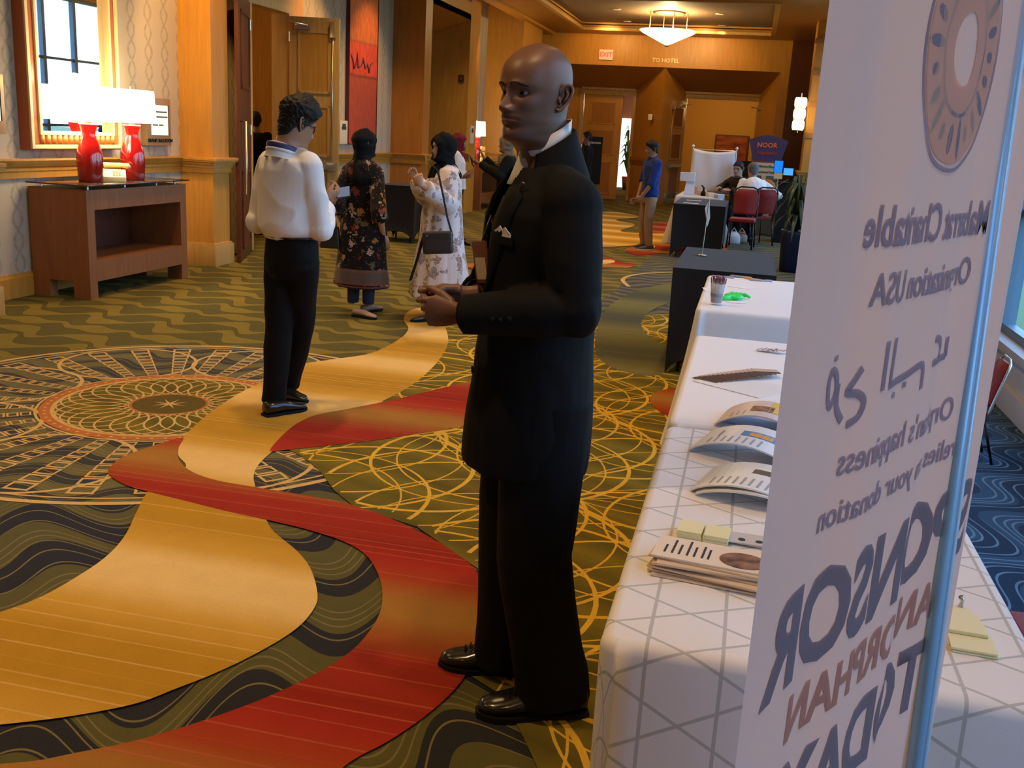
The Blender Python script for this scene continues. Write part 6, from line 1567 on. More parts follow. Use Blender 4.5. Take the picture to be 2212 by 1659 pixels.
# --- young man in the white shirt, seen from behind, looking down at a phone
def man_white_shirt():
    q = gz(598, 900); t, L, D = placed('young man from behind in white shirt and black trousers, looking at a phone', (q.x+.05, q.y+.08), 66)
    s = .975; J = J_stand(s, .98); hp0 = L(gy(622, 318, 4.96))
    J['nk'] = V((hp0.x*.75, hp0.y*.75, 1.465)); J['ch'] = V((0, -.02, 1.20)); J['pel'] = V((0, 0, .915))
    hp = L(gy(628, 314, 4.96)); J['hd'] = hmat(V((hp.x, hp.y, hp.z)), R(-10), R(-20), R(0), s)
    eR = L(gy(693, 497, 4.95)); wR = L(gy(702, 436, 5.18)); J['aR'] = [V((.165, -.02, 1.375)), eR, wR]
    eL = L(gy(556, 478, 5.02)); wL = L(gy(690, 440, 5.28)); J['aL'] = [V((-.165, -.01, 1.375)), eL, wL]
    J['lL'][0] = V((-.085, 0, .88)); aL = L(gz(592, 888)); aR = L(gz(625, 862)); aL.z = .085; aR.z = .12
    J['lL'] = [V((-.085, 0, .88)), V((-.075, .01, .48)).lerp(V((aL.x, aL.y, .48)), .5), aL]; J['lR'] = [V((.085, 0, .88)), V((.08, .06, .48)).lerp(V((aR.x, aR.y+.03, .48)), .5), aR]
    hd = Head(nose=1.0, lips=1.1)
    hands = [dict(a=(hframe(wR, D((.4, .5, .35)), D((-.7, .3, .4))),), thumb=-1, curls=((45, 45, 25),), size=.95, v=.004), dict(a=(hframe(wL, D((.75, .1, .2)), D((.1, -.5, .7))),), thumb=1, curls=((35, 40, 25),), size=.95, v=.004)]
    figure(t, J, MAT['skin_brown'], hd, s, .009, 84, 90, hands, brows=MAT['hair_black'])
    glasses(hd, J['hd'], t, MAT['black_metal'])
    def th(tt, z):
        a = abs((tt+PI) % (2*PI)-PI); top = max(0, min(1, (z-.145)/.05)); return .004+top*(.030+.010*math.cos(a))
    hair_cap(hd, t, J['hd'], MAT['hair_black'], th, front=.182, side=.12, back=.03, rough=.010, freq=95, M=130, N=110)
    # shirt
    sh = MB(); prof = [(.14, .146, .116), (.17, .160, .128), (.24, .176, .148), (.40, .176, .146), (.62, .184, .138), (.78, .190, .128), (.88, .172, .110), (.95, .118, .086), (1.0, .068, .070)]
    sh.tube([spine(J, q_) for q_, a, b in prof], [(a, b) for q_, a, b in prof], 28, ref=(1, 0, 0))
    for k in ('aL', 'aR'):
        S_, E_, W_ = J[k]; sh.ball(S_, .062, 14, 10); sh.tube([V((S_.x*.4, S_.y, S_.z+.035)), S_+V((0, 0, .006))], [.060, .062], 12)
        sh.tube([S_, S_.lerp(E_, .5), E_, E_.lerp(W_, .35), E_.lerp(W_, .75), W_.lerp(E_, .08)], [.062, .062, .060, .066, .054, .038], 16); sh.ball(E_, .061, 12, 8)
    garment('shirt', sh, .0075, MAT['white_shirt'], t, 4, (.016, 7.5, 4.6, 9.0, lambda p: .5+.7*G(p[2]-1.06, .12)+.3*G(p[2]-1.3, .15), 1.7))
    n0 = J['hd'] @ V((0, -.030, -.062))
    def nring(z, r, y): return [n0+V((r*math.sin(a), y-.008+r*1.05*math.cos(a), z-.022*math.cos(a))) for a in [2*PI*k/32 for k in range(32)]]
    MB().rings([nring(-.030, .094, .012), nring(-.005, .086, .012), nring(.028, .070, .008), nring(.048, .066, .006), nring(.046, .070, .006), nring(.02, .078, .010)], False).build('shirt_collar', MAT['white_shirt'], t, True)
    lan = MB(); lan.rings([nring(.018, .083, .012), nring(.040, .080, .010), nring(.046, .076, .009), nring(.02, .080, .012)], False); lan.build('lanyard', mat('blue_white_lanyard', (.02, .02, .10), .6), t, True, label='dark blue lanyard band round the collar')
    MB().rings([nring(.004, .086, .012), nring(.015, .087, .012), nring(.018, .083, .012)], False).build('lanyard_stripe', mat('white_stripe', (.6, .6, .66), .6), t, True)
    trousers(t, J, MAT['trouser'], s, .95, .009, .06, wr=(.007, 8, 3.5, 3.0), r=(.098, .080, .070))
    MB().tube([J['pel']+V((.155*math.sin(a), .122*math.cos(a), .085)) for a in [2*PI*k/28 for k in range(29)]], [(.007, .018)]*29, 6, cap=False, ref=(0, 0, 1)).build('belt', MAT['leather'], t, True)
    a, b = L(gz(572, 902)), L(gz(660, 886)); o = shoe('shoe', (a.x, a.y, 0), (b.x, b.y, 0), MAT['leather'], t, .046, .072)
    a, b = L(gz(604, 868)), L(gz(664, 872)); o = shoe('shoe', (a.x, a.y, 0), (b.x, b.y, 0), MAT['leather'], t, .044, .072)
    pq = (wR+wL)/2+D((.10, .06, .06)); ph_ = thing('smartphone', 'dark phone held by the young man in the white shirt', 'phone', tuple(t.matrix_basis @ pq), R(25)); ph_.rotation_euler = (R(18), R(-12), R(20))
    MB().box((-.037, -.075, -.004), (.037, .075, .004)).build('case', mat('dark_blue_case', (.03, .035, .06), .3), ph_, bevel=.003); MB().box((-.034, -.070, .0042), (.034, .070, .0048)).build('screen', mat('phone_screen', (.02, .02, .03), .1, emit=(.3, .4, .6), estr=.3), ph_)
man_white_shirt()
# --- robes and dresses
def rings_z(levels, n=40, wave=.0, k=7, seed=0.0):
    """levels: (z, half width, half depth, x shift, y shift)"""
    out = []
    for i, (z, a, b, xs, ys) in enumerate(levels):
        q = i/(len(levels)-1); r = []
        for j in range(n):
            th = 2*PI*j/n; w = 1+wave*q*math.sin(k*th+seed+.6*math.sin(i*.5))+wave*.5*q*math.sin((2*k+1)*th+seed*2)
            r.append(V((xs+a*w*math.cos(th), ys+b*w*math.sin(th), z)))
        out.append(r)
    return out
def blooms(name, ground, spots, scale, thr, leaf=None, band=None):
    """printed cloth: scattered blossoms over a plain ground"""
    m = fabric(name, ground); t = NT(m); p, x, y, z = t.obj()
    dn = t.n('ShaderNodeTexNoise'); dn.inputs['Scale'].default_value = scale*2.2; t.l(p, dn.inputs['Vector'])
    add = t.n('ShaderNodeMix', data_type='RGBA', blend_type='LINEAR_LIGHT'); add.inputs[0].default_value = .045; t.l(p, add.inputs[6]); t.l(dn.outputs['Color'], add.inputs[7])
    vo = t.n('ShaderNodeTexVoronoi'); vo.inputs['Scale'].default_value = scale; t.l(add.outputs[2], vo.inputs['Vector'])
    sp_ = t.n('ShaderNodeSeparateColor'); t.l(vo.outputs['Color'], sp_.inputs[0])
    on_ = t.math('MULTIPLY', t.math('LESS_THAN', vo.outputs['Distance'], t.math('MULTIPLY', sp_.outputs[1], thr)), t.math('GREATER_THAN', sp_.outputs[2], .28))
    c = t.ramp(sp_.outputs[0], [(i/max(1, len(spots)), q) for i, q in enumerate(spots)], 'CONSTANT')
    n2 = t.noise(p, scale*9, 3, .7); c = t.mix(t.ramp(n2, [(.42, (0,)*3), (.62, (.8,)*3)]), c, ground)
    out = t.mix(on_, ground, c)
    if leaf:
        v2 = t.n('ShaderNodeTexVoronoi'); v2.inputs['Scale'].default_value = scale*2.3; t.l(p, v2.inputs['Vector']); out = t.mix(t.math('LESS_THAN', v2.outputs['Distance'], .16), out, leaf)
    if band:
        for z0, z1, cc in band:
            f = t.math('MULTIPLY', t.math('GREATER_THAN', z, z0), t.math('LESS_THAN', z, z1)); out = t.mix(f, out, cc)
    t.col(out); return m
def woman_floral():
    q = gz(778, 676); t, L, D = placed('woman in a black headscarf and long black floral dress seen from behind, holding a handbag', (q.x, q.y+.02), 84)
    s = .865; J = J_stand(s, .92); J['hd'] = hmat(V((.0, .015, 1.553*s)), R(-24), R(-3), 0, s)
    eR = L(gy(822, 470, 7.95)); wR = L(gy(828, 510, 8.15)); J['aR'] = [V((.140, -.02, 1.205)), eR+V((-.015, 0, .05)), wR]
    eL = L(gy(728, 440, 7.95)); wL = L(gy(738, 478, 8.25)); J['aL'] = [V((-.140, -.02, 1.205)), eL, wL]
    hd = Head()
    figure(t, J, MAT['skin_tan'], hd, s, .010, 64, 72, [dict(a=(hframe(wR, D((.25, .25, -.9)), D((-.6, .5, 0))),), thumb=-1, curls=((20, 25, 15),), size=.85, v=.004), dict(a=(hframe(wL, D((.3, .5, -.5)), D((.2, .2, -.9))),), thumb=1, curls=((60, 60, 30),), size=.85, v=.004)])
    hijab(hd, t, J['hd'], mat('black_scarf', (.007, .007, .008), .85, spec=.15), [(-.05, .092, .10, .11), (-.09, .12, .12, .135), (-.14, .165, .135, .15), (-.20, .20, .14, .16), (-.27, .215, .145, .165)], back_bulge=.03, label='black headscarf')
    dm = blooms('black_floral_cloth', (.010, .007, .007), [(.45, .14, .09), (.55, .34, .24), (.14, .12, .06), (.60, .48, .40), (.42, .20, .07), (.26, .045, .045)], 17, .66, (.20, .12, .06), [(.27, .295, (.15, .065, .05)), (.295, .375, (.10, .075, .065)), (.375, .40, (.15, .08, .06)), (.245, .258, (.14, .06, .045))])
    mb = MB(); mb.rings(rings_z([(1.31, .07, .06, 0, -.02), (1.27, .15, .10, 0, -.015), (1.18, .185, .125, 0, -.01), (1.02, .178, .125, 0, 0), (.85, .185, .135, 0, 0), (.65, .205, .155, 0, 0), (.45, .225, .175, 0, 0), (.25, .245, .195, 0, .0), (.235, .24, .19, 0, 0)], 36, .05, 6, 1.0))
    for k in ('aL', 'aR'):
        S_, E_, W_ = J[k]; mb.ball(S_, .058, 12, 8); mb.tube([S_, S_.lerp(E_, .5), E_, E_.lerp(W_, .25)], [.058, .062, .068, .074], 14); mb.ball(E_, .07, 10, 8)
    garment('dress', mb, .009, dm, t, 3, (.012, 6, 2.2, 4.0))
    for k, sg in (('lL', -1), ('lR', 1)): J[k] = [J[k][0], V((sg*.07, .0, .43)), V((sg*.075, -.01, .085))]
    lg = MB()
    for k in ('lL', 'lR'): lg.tube([J[k][0], J[k][1], J[k][2]+V((0, 0, .0))], [.075, .062, .052], 14)
    garment('trousers', lg, .010, mat('dark_denim', (.022, .03, .06), .8), t, 3, None)
    for a, b in (((764, 683), (782, 686)), ((782, 676), (812, 672))):
        a, b = L(gz(*a)), L(gz(*b)); d = (b-a).normalized(); shoe('shoe', (a.x, a.y, 0), tuple((a+d*.235).to_2d())+(0,), mat('beige_shoe', (.38, .26, .18), .6), t, .040, .055)
    hb = L(gy(714, 510, 8.0)); w = t.matrix_basis @ hb
    bg_ = thing('handbag', 'small black handbag hanging beside the floral dress', 'bag', tuple(w), R(15))
    MB().extrude([(-.085, -.05, -.10), (.085, -.05, -.10), (.065, -.05, .08), (-.065, -.05, .08)], (0, .10, 0)).build('body', mat('black_bag_leather', (.014, .012, .010), .4), bg_, bevel=.02, seg=3)
    MB().tube([(-.05, 0, .075), (-.045, 0, .16), (0, 0, .20), (.045, 0, .16), (.05, 0, .075)], .006, 8).build('handle', MAT['brass'], bg_, True)
woman_floral()
def woman_robe():
    q = gz(935, 690); t, L, D = placed('woman in a black headscarf and a long white robe printed with brown flowers', (q.x+.02, q.y+.12), 218)
    s = .868; J = J_stand(s, .92); J['hd'] = hmat(V((0, .02, 1.55*s)), R(6), R(-3), 0, s)
    hp = gy(898, 386, 7.75); wR = L(hp)
    J['aL'] = [V((-.140, 0, 1.215)), V((-.20, .04, 1.0)), L(gy(908, 398, 7.62))]; J['aR'] = [V((.140, 0, 1.215)), V((.20, .08, 1.02)), L(gy(897, 388, 7.80))]
    hd = Head(nose=1.0)
    figure(t, J, MAT['skin_tan'], hd, s, .010, 84, 90, [dict(a=(hframe(J['aL'][2], D((-.4, 0, .9)), D((-.3, .8, 0))),), thumb=1, curls=((60, 65, 30),), size=.75, v=.004), dict(a=(hframe(J['aR'][2], D((-.5, .2, .85)), D((.2, -.9, 0))),), thumb=-1, curls=((50, 60, 30),), size=.75, v=.004)], brows=MAT['hair_black'])
    hijab(hd, t, J['hd'], mat('black_scarf', (.007, .007, .008), .85, spec=.15), [(-.05, .098, .112, .12), (-.09, .125, .135, .145), (-.13, .155, .145, .165), (-.165, .165, .148, .175)], th=.020, back_bulge=.035, label='black headscarf')
    hair = 0
    dm = blooms('white_floral_cloth', (.66, .60, .60), [(.24, .11, .07), (.18, .11, .095), (.30, .17, .12), (.22, .15, .15)], 12.5, .80)
    mb = MB(); mb.rings(rings_z([(1.315, .07, .06, 0, -.02), (1.27, .15, .105, 0, -.01), (1.17, .19, .14, 0, 0), (1.0, .20, .155, 0, .01), (.8, .215, .175, 0, .01), (.6, .235, .20, 0, .01), (.4, .265, .23, 0, .01), (.205, .295, .26, 0, .01), (.195, .29, .255, 0, .01)], 40, .055, 7, 2.0))
    for k in ('aL', 'aR'):
        S_, E_, W_ = J[k]; mb.ball(S_, .060, 12, 8); mb.tube([S_, S_.lerp(E_, .5), E_, E_.lerp(W_, .55), E_.lerp(W_, .8)], [.060, .072, .088, .075, .062], 14); mb.ball(E_, .09, 10, 8)
    garment('robe', mb, .009, dm, t, 3, (.014, 5.5, 2.0, 6.0))
    for k, sg in (('lL', -1), ('lR', 1)): J[k] = [J[k][0], V((sg*.07, .0, .43)), V((sg*.075, -.01, .085))]
    lg = MB()
    for k in ('lL', 'lR'): lg.tube(J[k], [.07, .058, .046], 14)
    garment('leggings', lg, .010, mat('black_leggings', (.010, .009, .012), .8), t, 3, None)
    for sg, c in ((-1, (922, 694)), (1, (985, 690))):
        b = L(gz(888, 697)) if sg < 0 else L(gz(925, 684)); a = L(gz(945, 694)) if sg < 0 else L(gz(975, 684)); d = (b-a).normalized(); shoe('shoe', tuple((b-d*.225).to_2d())+(0,), (b.x, b.y, 0), mat('dark_flat', (.022, .018, .028), .4), t, .038, .045)
    bw = gy(946, 524, 7.36); bg_ = thing('crossbody_bag', 'black crossbody bag worn over the white floral robe', 'bag', tuple(bw), R(8))
    MB().box((-.115, -.045, -.085), (.115, .045, .085)).build('body', mat('black_nylon', (.013, .014, .016), .5), bg_, bevel=.03, seg=4).rotation_euler = (0, R(-5), 0)
    MB().box((-.09, -.055, -.065), (.09, -.042, .03)).build('front_pocket', mat('black_nylon', (.016, .017, .019), .5), bg_, bevel=.006); MB().box((-.085, -.057, .045), (-.07, -.045, .055)).build('zip_pull', MAT['steel'], bg_)
    S_ = t.matrix_basis @ J['aL'][0]; k = V(bw)
    MB().tube([V((.11, 0, .06)), (gy(968, 470, 7.42)-k), (gy(962, 420, 7.50)-k), (gy(955, 368, 7.60)-k), (gy(945, 350, 7.85)-k)], [(.010, .003)]*5, 6).build('strap', MAT['black'], bg_)
    MB().tube([V((-.11, 0, .05)), (gy(905, 560, 7.42)-k), (gy(894, 605, 7.50)-k)], [(.014, .003)]*3, 6).build('strap', MAT['black'], bg_)
woman_robe()
def woman_red_scarf():
    q = gz(992, 528); t, L, D = placed('woman in a dark red headscarf, white blouse and black trousers turned to the right', (q.x-.12, q.y+.1), 12)
    s = .86; J = J_stand(s, .92); J['hd'] = hmat(V((0, .03, 1.55*s)), R(-4), R(-4), 0, s)
    wR = L(gy(1000, 383, q.y-.05)); J['aR'] = [V((.155, 0, 1.245)), V((.21, -.02, 1.0)), wR]; J['aL'] = [V((-.155, 0, 1.245)), V((-.2, .02, 1.0)), wR+V((-.2, .02, .02))]
    hd = Head(); figure(t, J, MAT['skin_brown'], hd, s, .011, 64, 70, [dict(a=(hframe(wR, D((.9, 0, .2)), D((0, .6, .6))),), thumb=-1, curls=((10, 20, 10),), size=.9, v=.005, spread=12), dict(a=(hframe(J['aL'][2], D((.9, 0, .3)), D((0, -.8, .3))),), thumb=1, curls=((15, 20, 10),), size=.9, v=.005, spread=12)])
    hijab(hd, t, J['hd'], mat('dark_red_scarf', (.17, .012, .025), .8, spec=.2), [(-.05, .088, .10, .105), (-.09, .10, .115, .12), (-.14, .095, .125, .10), (-.18, .06, .12, .06)], open_w=.55, back_bulge=.045, folds=.008, label='dark red headscarf')
    mb = MB(); mb.rings(rings_z([(1.31, .07, .06, 0, -.02), (1.26, .15, .10, 0, -.015), (1.15, .182, .13, 0, 0), (1.0, .178, .13, 0, 0), (.85, .185, .145, 0, 0), (.78, .20, .155, 0, 0)], 36, .05, 6, .4))
    for k in ('aL', 'aR'):
        S_, E_, W_ = J[k]; mb.ball(S_, .07, 12, 8); mb.tube([S_, S_.lerp(E_, .5), E_, E_.lerp(W_, .5), W_.lerp(E_, .15)], [.07, .074, .085, .08, .06], 14); mb.ball(E_, .085, 10, 8)
    garment('blouse', mb, .010, MAT['white_shirt'], t, 3, (.010, 7, 3, 2.0))
    trousers(t, J, MAT['trouser'], s, 1.02, .011, .04, r=(.10, .09, .088))
    for a_, b_ in (((992, 527), (1020, 532)), ((975, 520), (1000, 520))):
        a, b = L(gz(*a_)), L(gz(*b_)); d = (b-a).normalized(); shoe('shoe', (a.x, a.y, 0), tuple((a+d*.23).to_2d())+(0,), MAT['leather'], t, .038, .055)
woman_red_scarf()
def woman_grey_scarf():
    q = gz(1082, 545); t, L, D = placed('woman in a grey headscarf and black abaya holding up a phone, by the far lamp', (q.x+.02, q.y+.05), 196)
    s = .868; J = J_stand(s, .92); J['hd'] = hmat(V((0, .03, 1.55*s)), R(-8), R(-4), 0, s)
    w1 = L(gy(1034, 352, q.y-.02)); w2 = L(gy(1044, 338, q.y+.1))
    J['aL'] = [V((-.155, 0, 1.245)), V((-.20, .12, 1.05)), w1]; J['aR'] = [V((.155, 0, 1.245)), V((.19, .14, 1.06)), w2]
    hd = Head(); figure(t, J, MAT['skin_brown'], hd, s, .011, 64, 70, [dict(a=(hframe(w1, D((-.9, 0, .2)), D((0, .5, .7))),), thumb=1, curls=((45, 45, 25),), size=.88, v=.005), dict(a=(hframe(w2, D((-.5, 0, .9)), D((-.6, -.3, 0))),), thumb=-1, curls=((15, 20, 15),), size=.88, v=.005)])
    hijab(hd, t, J['hd'], mat('grey_scarf', (.16, .13, .10), .85, spec=.15), [(-.05, .092, .105, .115), (-.09, .125, .125, .14), (-.14, .165, .14, .16), (-.19, .17, .14, .165), (-.40, .09, .10, .155), (-.62, .07, .06, .15)], folds=.007, label='grey headscarf')
    mb = MB(); mb.rings(rings_z([(1.31, .07, .06, 0, -.02), (1.26, .15, .10, 0, -.015), (1.12, .185, .135, 0, 0), (.95, .18, .14, 0, 0), (.7, .205, .165, 0, 0), (.4, .225, .185, 0, 0), (.06, .245, .20, 0, 0), (.05, .24, .2, 0, 0)], 36, .05, 6, 1.4))
    for k in ('aL', 'aR'):
        S_, E_, W_ = J[k]; mb.ball(S_, .068, 12, 8); mb.tube([S_, S_.lerp(E_, .5), E_, E_.lerp(W_, .5), W_.lerp(E_, .12)], [.068, .07, .078, .065, .05], 14); mb.ball(E_, .078, 10, 8)
    garment('abaya', mb, .011, mat('black_abaya', (.007, .007, .007), .85, spec=.15), t, 3, (.010, 6, 2.5, 8.0))
    for sg in (-1, 1): shoe('shoe', (sg*.08, -.08, 0), (sg*.09, .155, 0), MAT['leather'], t, .038, .055)
    pw = t.matrix_basis @ (w1+D((-.10, 0, .02))); p = thing('smartphone', 'dark phone held up by the woman in the grey headscarf', 'phone', tuple(pw)); p.rotation_euler = (R(60), R(35), R(80))
    MB().box((-.038, -.085, -.005), (.038, .085, .005)).build('case', MAT['black'], p, bevel=.003); MB().box((-.034, -.08, .005), (.034, .08, .0055)).build('screen', mat('phone_glass', (.02, .02, .02), .1), p)
woman_grey_scarf()
def boy_blue():
    q = gz(1385, 539); t, L, D = placed('young man in a blue shirt and khaki trousers standing near the far booth', (q.x+.05, q.y+.05), 214)
    s = .885; J = J_stand(s, .92); J['hd'] = hmat(V((0, .02, 1.55*s)), R(-16), R(-2), 0, s)
    Y = q.y-.12; w1 = L(gy(1386, 425, Y)); J['aL'] = [V((-.155, -.01, 1.275)), L(gy(1407, 398, Y))+V((0, 0, .0)), w1]; J['aR'] = [V((.155, -.01, 1.275)), V((.20, .02, 1.02)), L(gy(1376, 430, Y+.12))]
    for k, sg in (('lL', -1), ('lR', 1)): J[k] = [V((sg*.08, 0, .79)), V((sg*.085, .03, .43)), V((sg*.085, -.01, .085))]
    hd = Head(); figure(t, J, MAT['skin_brown'], hd, s, .011, 64, 72, [dict(a=(hframe(w1, D((-.7, 0, -.6)), D((-.2, .8, 0))),), thumb=1, curls=((45, 45, 25),), size=.9, v=.005), dict(a=(hframe(J['aR'][2], D((-.7, 0, -.5)), D((0, -.8, 0))),), thumb=-1, curls=((45, 45, 25),), size=.9, v=.005)], brows=MAT['hair_black'])
    hair_cap(hd, t, J['hd'], MAT['hair_black'], lambda tt, z: .008+.020*max(0, min(1, (z-.16)/.04))*(1+.5*math.cos(tt)), front=.168, side=.12, back=.04, rough=.005, freq=50)
    sh = MB(); torso_tube(sh, J, 1.06, 1.10, .012, q0=-.08, q1=1.0, s=s)
    for k in ('aL', 'aR'):
        S_, E_, W_ = J[k]; sh.ball(S_, .064, 12, 8); sh.tube([S_, S_.lerp(E_, .5), E_, E_.lerp(W_, .12)], [.064, .060, .062, .058], 14); sh.tube([V((S_.x*.4, 0, S_.z+.03)), S_], [.06, .064], 10)
    garment('shirt', sh, .010, fabric('blue_shirt', (.012, .035, .20)), t, 3, (.008, 8, 5, 3.0))
    n0 = J['nk']; MB().rings([[n0+V((r*math.sin(a), .012+r*1.05*math.cos(a), z-.02*math.cos(a))) for a in [2*PI*k/28 for k in range(28)]] for z, r in ((0, .072), (.03, .060), (.045, .058), (.04, .064), (.0, .074))], False).build('shirt_collar', fabric('blue_collar', (.014, .04, .22)), t, True)
    trousers(t, J, fabric('khaki', (.36, .25, .155)), s, .98, .010, .03, wr=(.009, 9, 6, 1.0), r=(.092, .074, .062))
    for sg in (-1, 1): o = shoe('sneaker', (sg*.085, -.085, 0), (sg*.095, .165, 0), mat('grey_canvas', (.09, .085, .08), .8), t, .042, .065, sole=MAT['white_plastic'])
boy_blue()
def simple_stander(label, loc, hdg, s, top, hairm, skinm, hand_world=None):
    t, L, D = placed(label, loc, hdg); J = J_stand(s, 1.0); hd = Head()
    figure(t, J, skinm, hd, s, .014, 48, 56, [dict(a=(hframe(J[k][2], (0, .2, -1), (-sg, 0, 0)),), thumb=sg*-1, curls=((25, 30, 20),), size=.95, v=.006) for k, sg in (('aL', -1), ('aR', 1))])
    hair_cap(hd, t, J['hd'], hairm, .010, front=.178, M=48, N=40)
    jk = MB(); torso_tube(jk, J, 1.12, 1.22, .012, q0=-.2, q1=1.0, s=s)
    for k in ('aL', 'aR'): arm_tube(jk, J[k], .070*s, .058*s, .046*s, 0, 12)
    garment('jacket', jk, .013, top, t, 3, (.008, 8, 4, 2.0)); trousers(t, J, MAT['trouser'], s, 1.0, .013)
    for sg in (-1, 1): shoe('shoe', (sg*.10*s, -.08, 0), (sg*.11*s, .19, 0), MAT['leather'], t, .045, .07)
    return t
p = gx(540, 330, -6.6); simple_stander('person in black standing inside the open double doorway', (-6.78, 13.15), 128, .94, MAT['suit'], MAT['hair_black'], MAT['skin_brown'])
p = gy(1264, 350, 21.0); simple_stander('distant person in dark clothes half hidden by the suited man', (p.x, 21.0), 185, .95, MAT['suit'], MAT['hair_black'], MAT['skin_deep'])
# --- the two seated at the far booth
def seated(label, loc, hdg, s, top, hairm, skinm, lean, arms, glass=False, headturn=0, wr=.010):
    t, L, D = placed(label, loc, hdg); J = J_stand(s); J['pel'] = V((0, 0, .56)); J['ch'] = V((0, lean*.35, .82)); J['nk'] = V((0, lean, 1.06)); J['side'] = (1, 0, 0)
    J['hd'] = hmat(V((0, lean+.045, 1.09)), R(headturn), R(-8), 0, s)
    for k, sg in (('L', -1), ('R', 1)):
        J['a'+k] = [V((sg*.17, lean-.005, 1.0))]+[L(p) if len(p) == 3 and p[1] > 5 else V(p) for p in arms[k]]
        J['l'+k] = [V((sg*.09, .02, .54)), V((sg*.12, .42, .50)), V((sg*.12, .40, .085))]
    hd = Head(nose=1.1); hs = []
    for k, sg in (('L', -1), ('R', 1)):
        d = (J['a'+k][2]-J['a'+k][1]).normalized(); hs.append(dict(a=(hframe(J['a'+k][2], d, (-sg*.5, 0, -.8)),), thumb=-sg, curls=((15, 25, 15),), size=.95, v=.005))
    figure(t, J, skinm, hd, s, .012, 64, 70, hs, brows=hairm)
    hair_cap(hd, t, J['hd'], hairm, .010, front=.180, rough=.004)
    jk = MB(); torso_tube(jk, J, 1.12, 1.22, .012, q0=-.05, q1=1.0, s=s)
    for k in ('aL', 'aR'): arm_tube(jk, J[k], .070*s, .058*s, .046*s, 0, 12)
    garment('jacket' if glass else 'shirt', jk, .011, top, t, 3, (wr, 8, 4, 2.0))
    tr = MB(); tr.tube([J['pel']+V((0, 0, .12)), J['pel'], J['pel']-V((0, -.02, .06))], [(.15, .12), (.17, .14), (.15, .13)], 16, ref=(1, 0, 0))
    for k in ('lL', 'lR'): Hh, K, A = J[k]; tr.tube([Hh, K, K+V((0, .02, -.05)), A], [.095, .075, .072, .06], 14); tr.ball(K, .075)
    garment('trousers', tr, .013, MAT['trouser'], t, 3)
    for sg in (-1, 1): shoe('shoe', (sg*.12, .33, 0), (sg*.12, .60, 0), MAT['leather'], t, .045, .065)
    if glass: glasses(hd, J['hd'], t, MAT['black_metal'])
    return t
b = gy(1597, 400, 18.4)
seated('seated man with glasses in a dark brown jacket gesturing at the far booth', (b.x+.02, 18.45), 232, .98, suit('dark_brown_jacket', (.030, .022, .015)), MAT['hair_black'], MAT['skin_tan'], .05, {'L': [(-.22, .12, .82), (-.08, .36, .84)], 'R': [(.30, .16, .86), tuple(gy(1552, 405, 18.2))]}, True, 12)
b = gy(1632, 400, 17.5)
seated('seated grey-haired person in a white shirt, back turned, at the far booth', (b.x+.02, 17.42), 110, 1.0, MAT['white_shirt'], mat('grey_hair', (.12, .11, .11), .8), MAT['skin_tan'], .20, {'L': [(-.27, .12, .80), (-.18, .40, .84)], 'R': [(.40, -.02, .82), (.30, .20, .72)]}, False, 8)
# ------------------------------------------------------------------ fabric banner on its pole, close to the camera (its printed front faces the tables)
BL, BR = V((.038, .82, 0)), V((.345, 1.42, 0))
BW = (BR-BL).length; bd_ = (BR-BL)/BW; bn_ = V((bd_.y, -bd_.x, 0))         # bn_ points towards the camera side
def bsurf(s, z, off=0.0):
    """point of the gently folded cloth: s along the width, z height"""
    e0 = (.004*math.sin((z-1.2)*1.5)); 
    f = 1.35*.0045*math.sin(s*21+.9*math.sin(z*1.3)+1.0)+.0018*math.sin(s*47+z*2.1+.4)+.0065*G(s-.405-.04*(z-1.3), .035)-.004*G(s-.28-.05*(z-1.3), .045)+.005*G(s-.60, .025)
    return BL+bd_*s+bn_*(f+off)+V((0, 0, z))
bn = thing('banner_stand', 'tall white fabric banner seen from behind, its lettering showing through mirrored', 'banner', (0, 0, 0))
m = bpy.data.materials.new('translucent_banner_cloth'); m.use_nodes = True; nt = m.node_tree
def bcloth(m, col, tr):
    nt = m.node_tree; o = nt.nodes['Material Output']; nt.nodes.remove(nt.nodes['Principled BSDF'])
    a = nt.nodes.new('ShaderNodeBsdfDiffuse'); a.inputs[0].default_value = (*col, 1); b = nt.nodes.new('ShaderNodeBsdfTranslucent'); b.inputs[0].default_value = (*tr, 1)
    x = nt.nodes.new('ShaderNodeMixShader'); x.inputs[0].default_value = .62; nt.links.new(a.outputs[0], x.inputs[1]); nt.links.new(b.outputs[0], x.inputs[2]); nt.links.new(x.outputs[0], o.inputs[0])
bcloth(m, (.88, .78, .82), (.92, .80, .86))
ns_, nz_ = 120, 60; z0, z1 = .28, 2.02; s0, s1 = 0.0, BW+.012
vs = []; fs = []
for i in range(nz_+1):
    z = z0+(z1-z0)*i/nz_
    for j in range(ns_+1):
        s = s0-.010*(1.7-z)*.6+(s1-s0+.010*(1.7-z)*.6)*j/ns_; vs.append(bsurf(s, z))
for i in range(nz_):
    for j in range(ns_): a = i*(ns_+1)+j; fs.append((a, a+1, a+ns_+2, a+ns_+1))
MB().add(vs, fs).build('fabric', m, bn, True)
def printed(name, me_or_geo, mt):
    """flat print bent onto the cloth, on both faces of it"""
    vs, fs = me_or_geo; out = []; ff = []
    for off in (.0011, -.0011):
        b = len(out); out += [bsurf(s, z, off) for s, z in vs]; ff += [tuple(b+i for i in f) for f in fs]
    o = MB().add(out, ff).build(name, mt, bn, True); return o
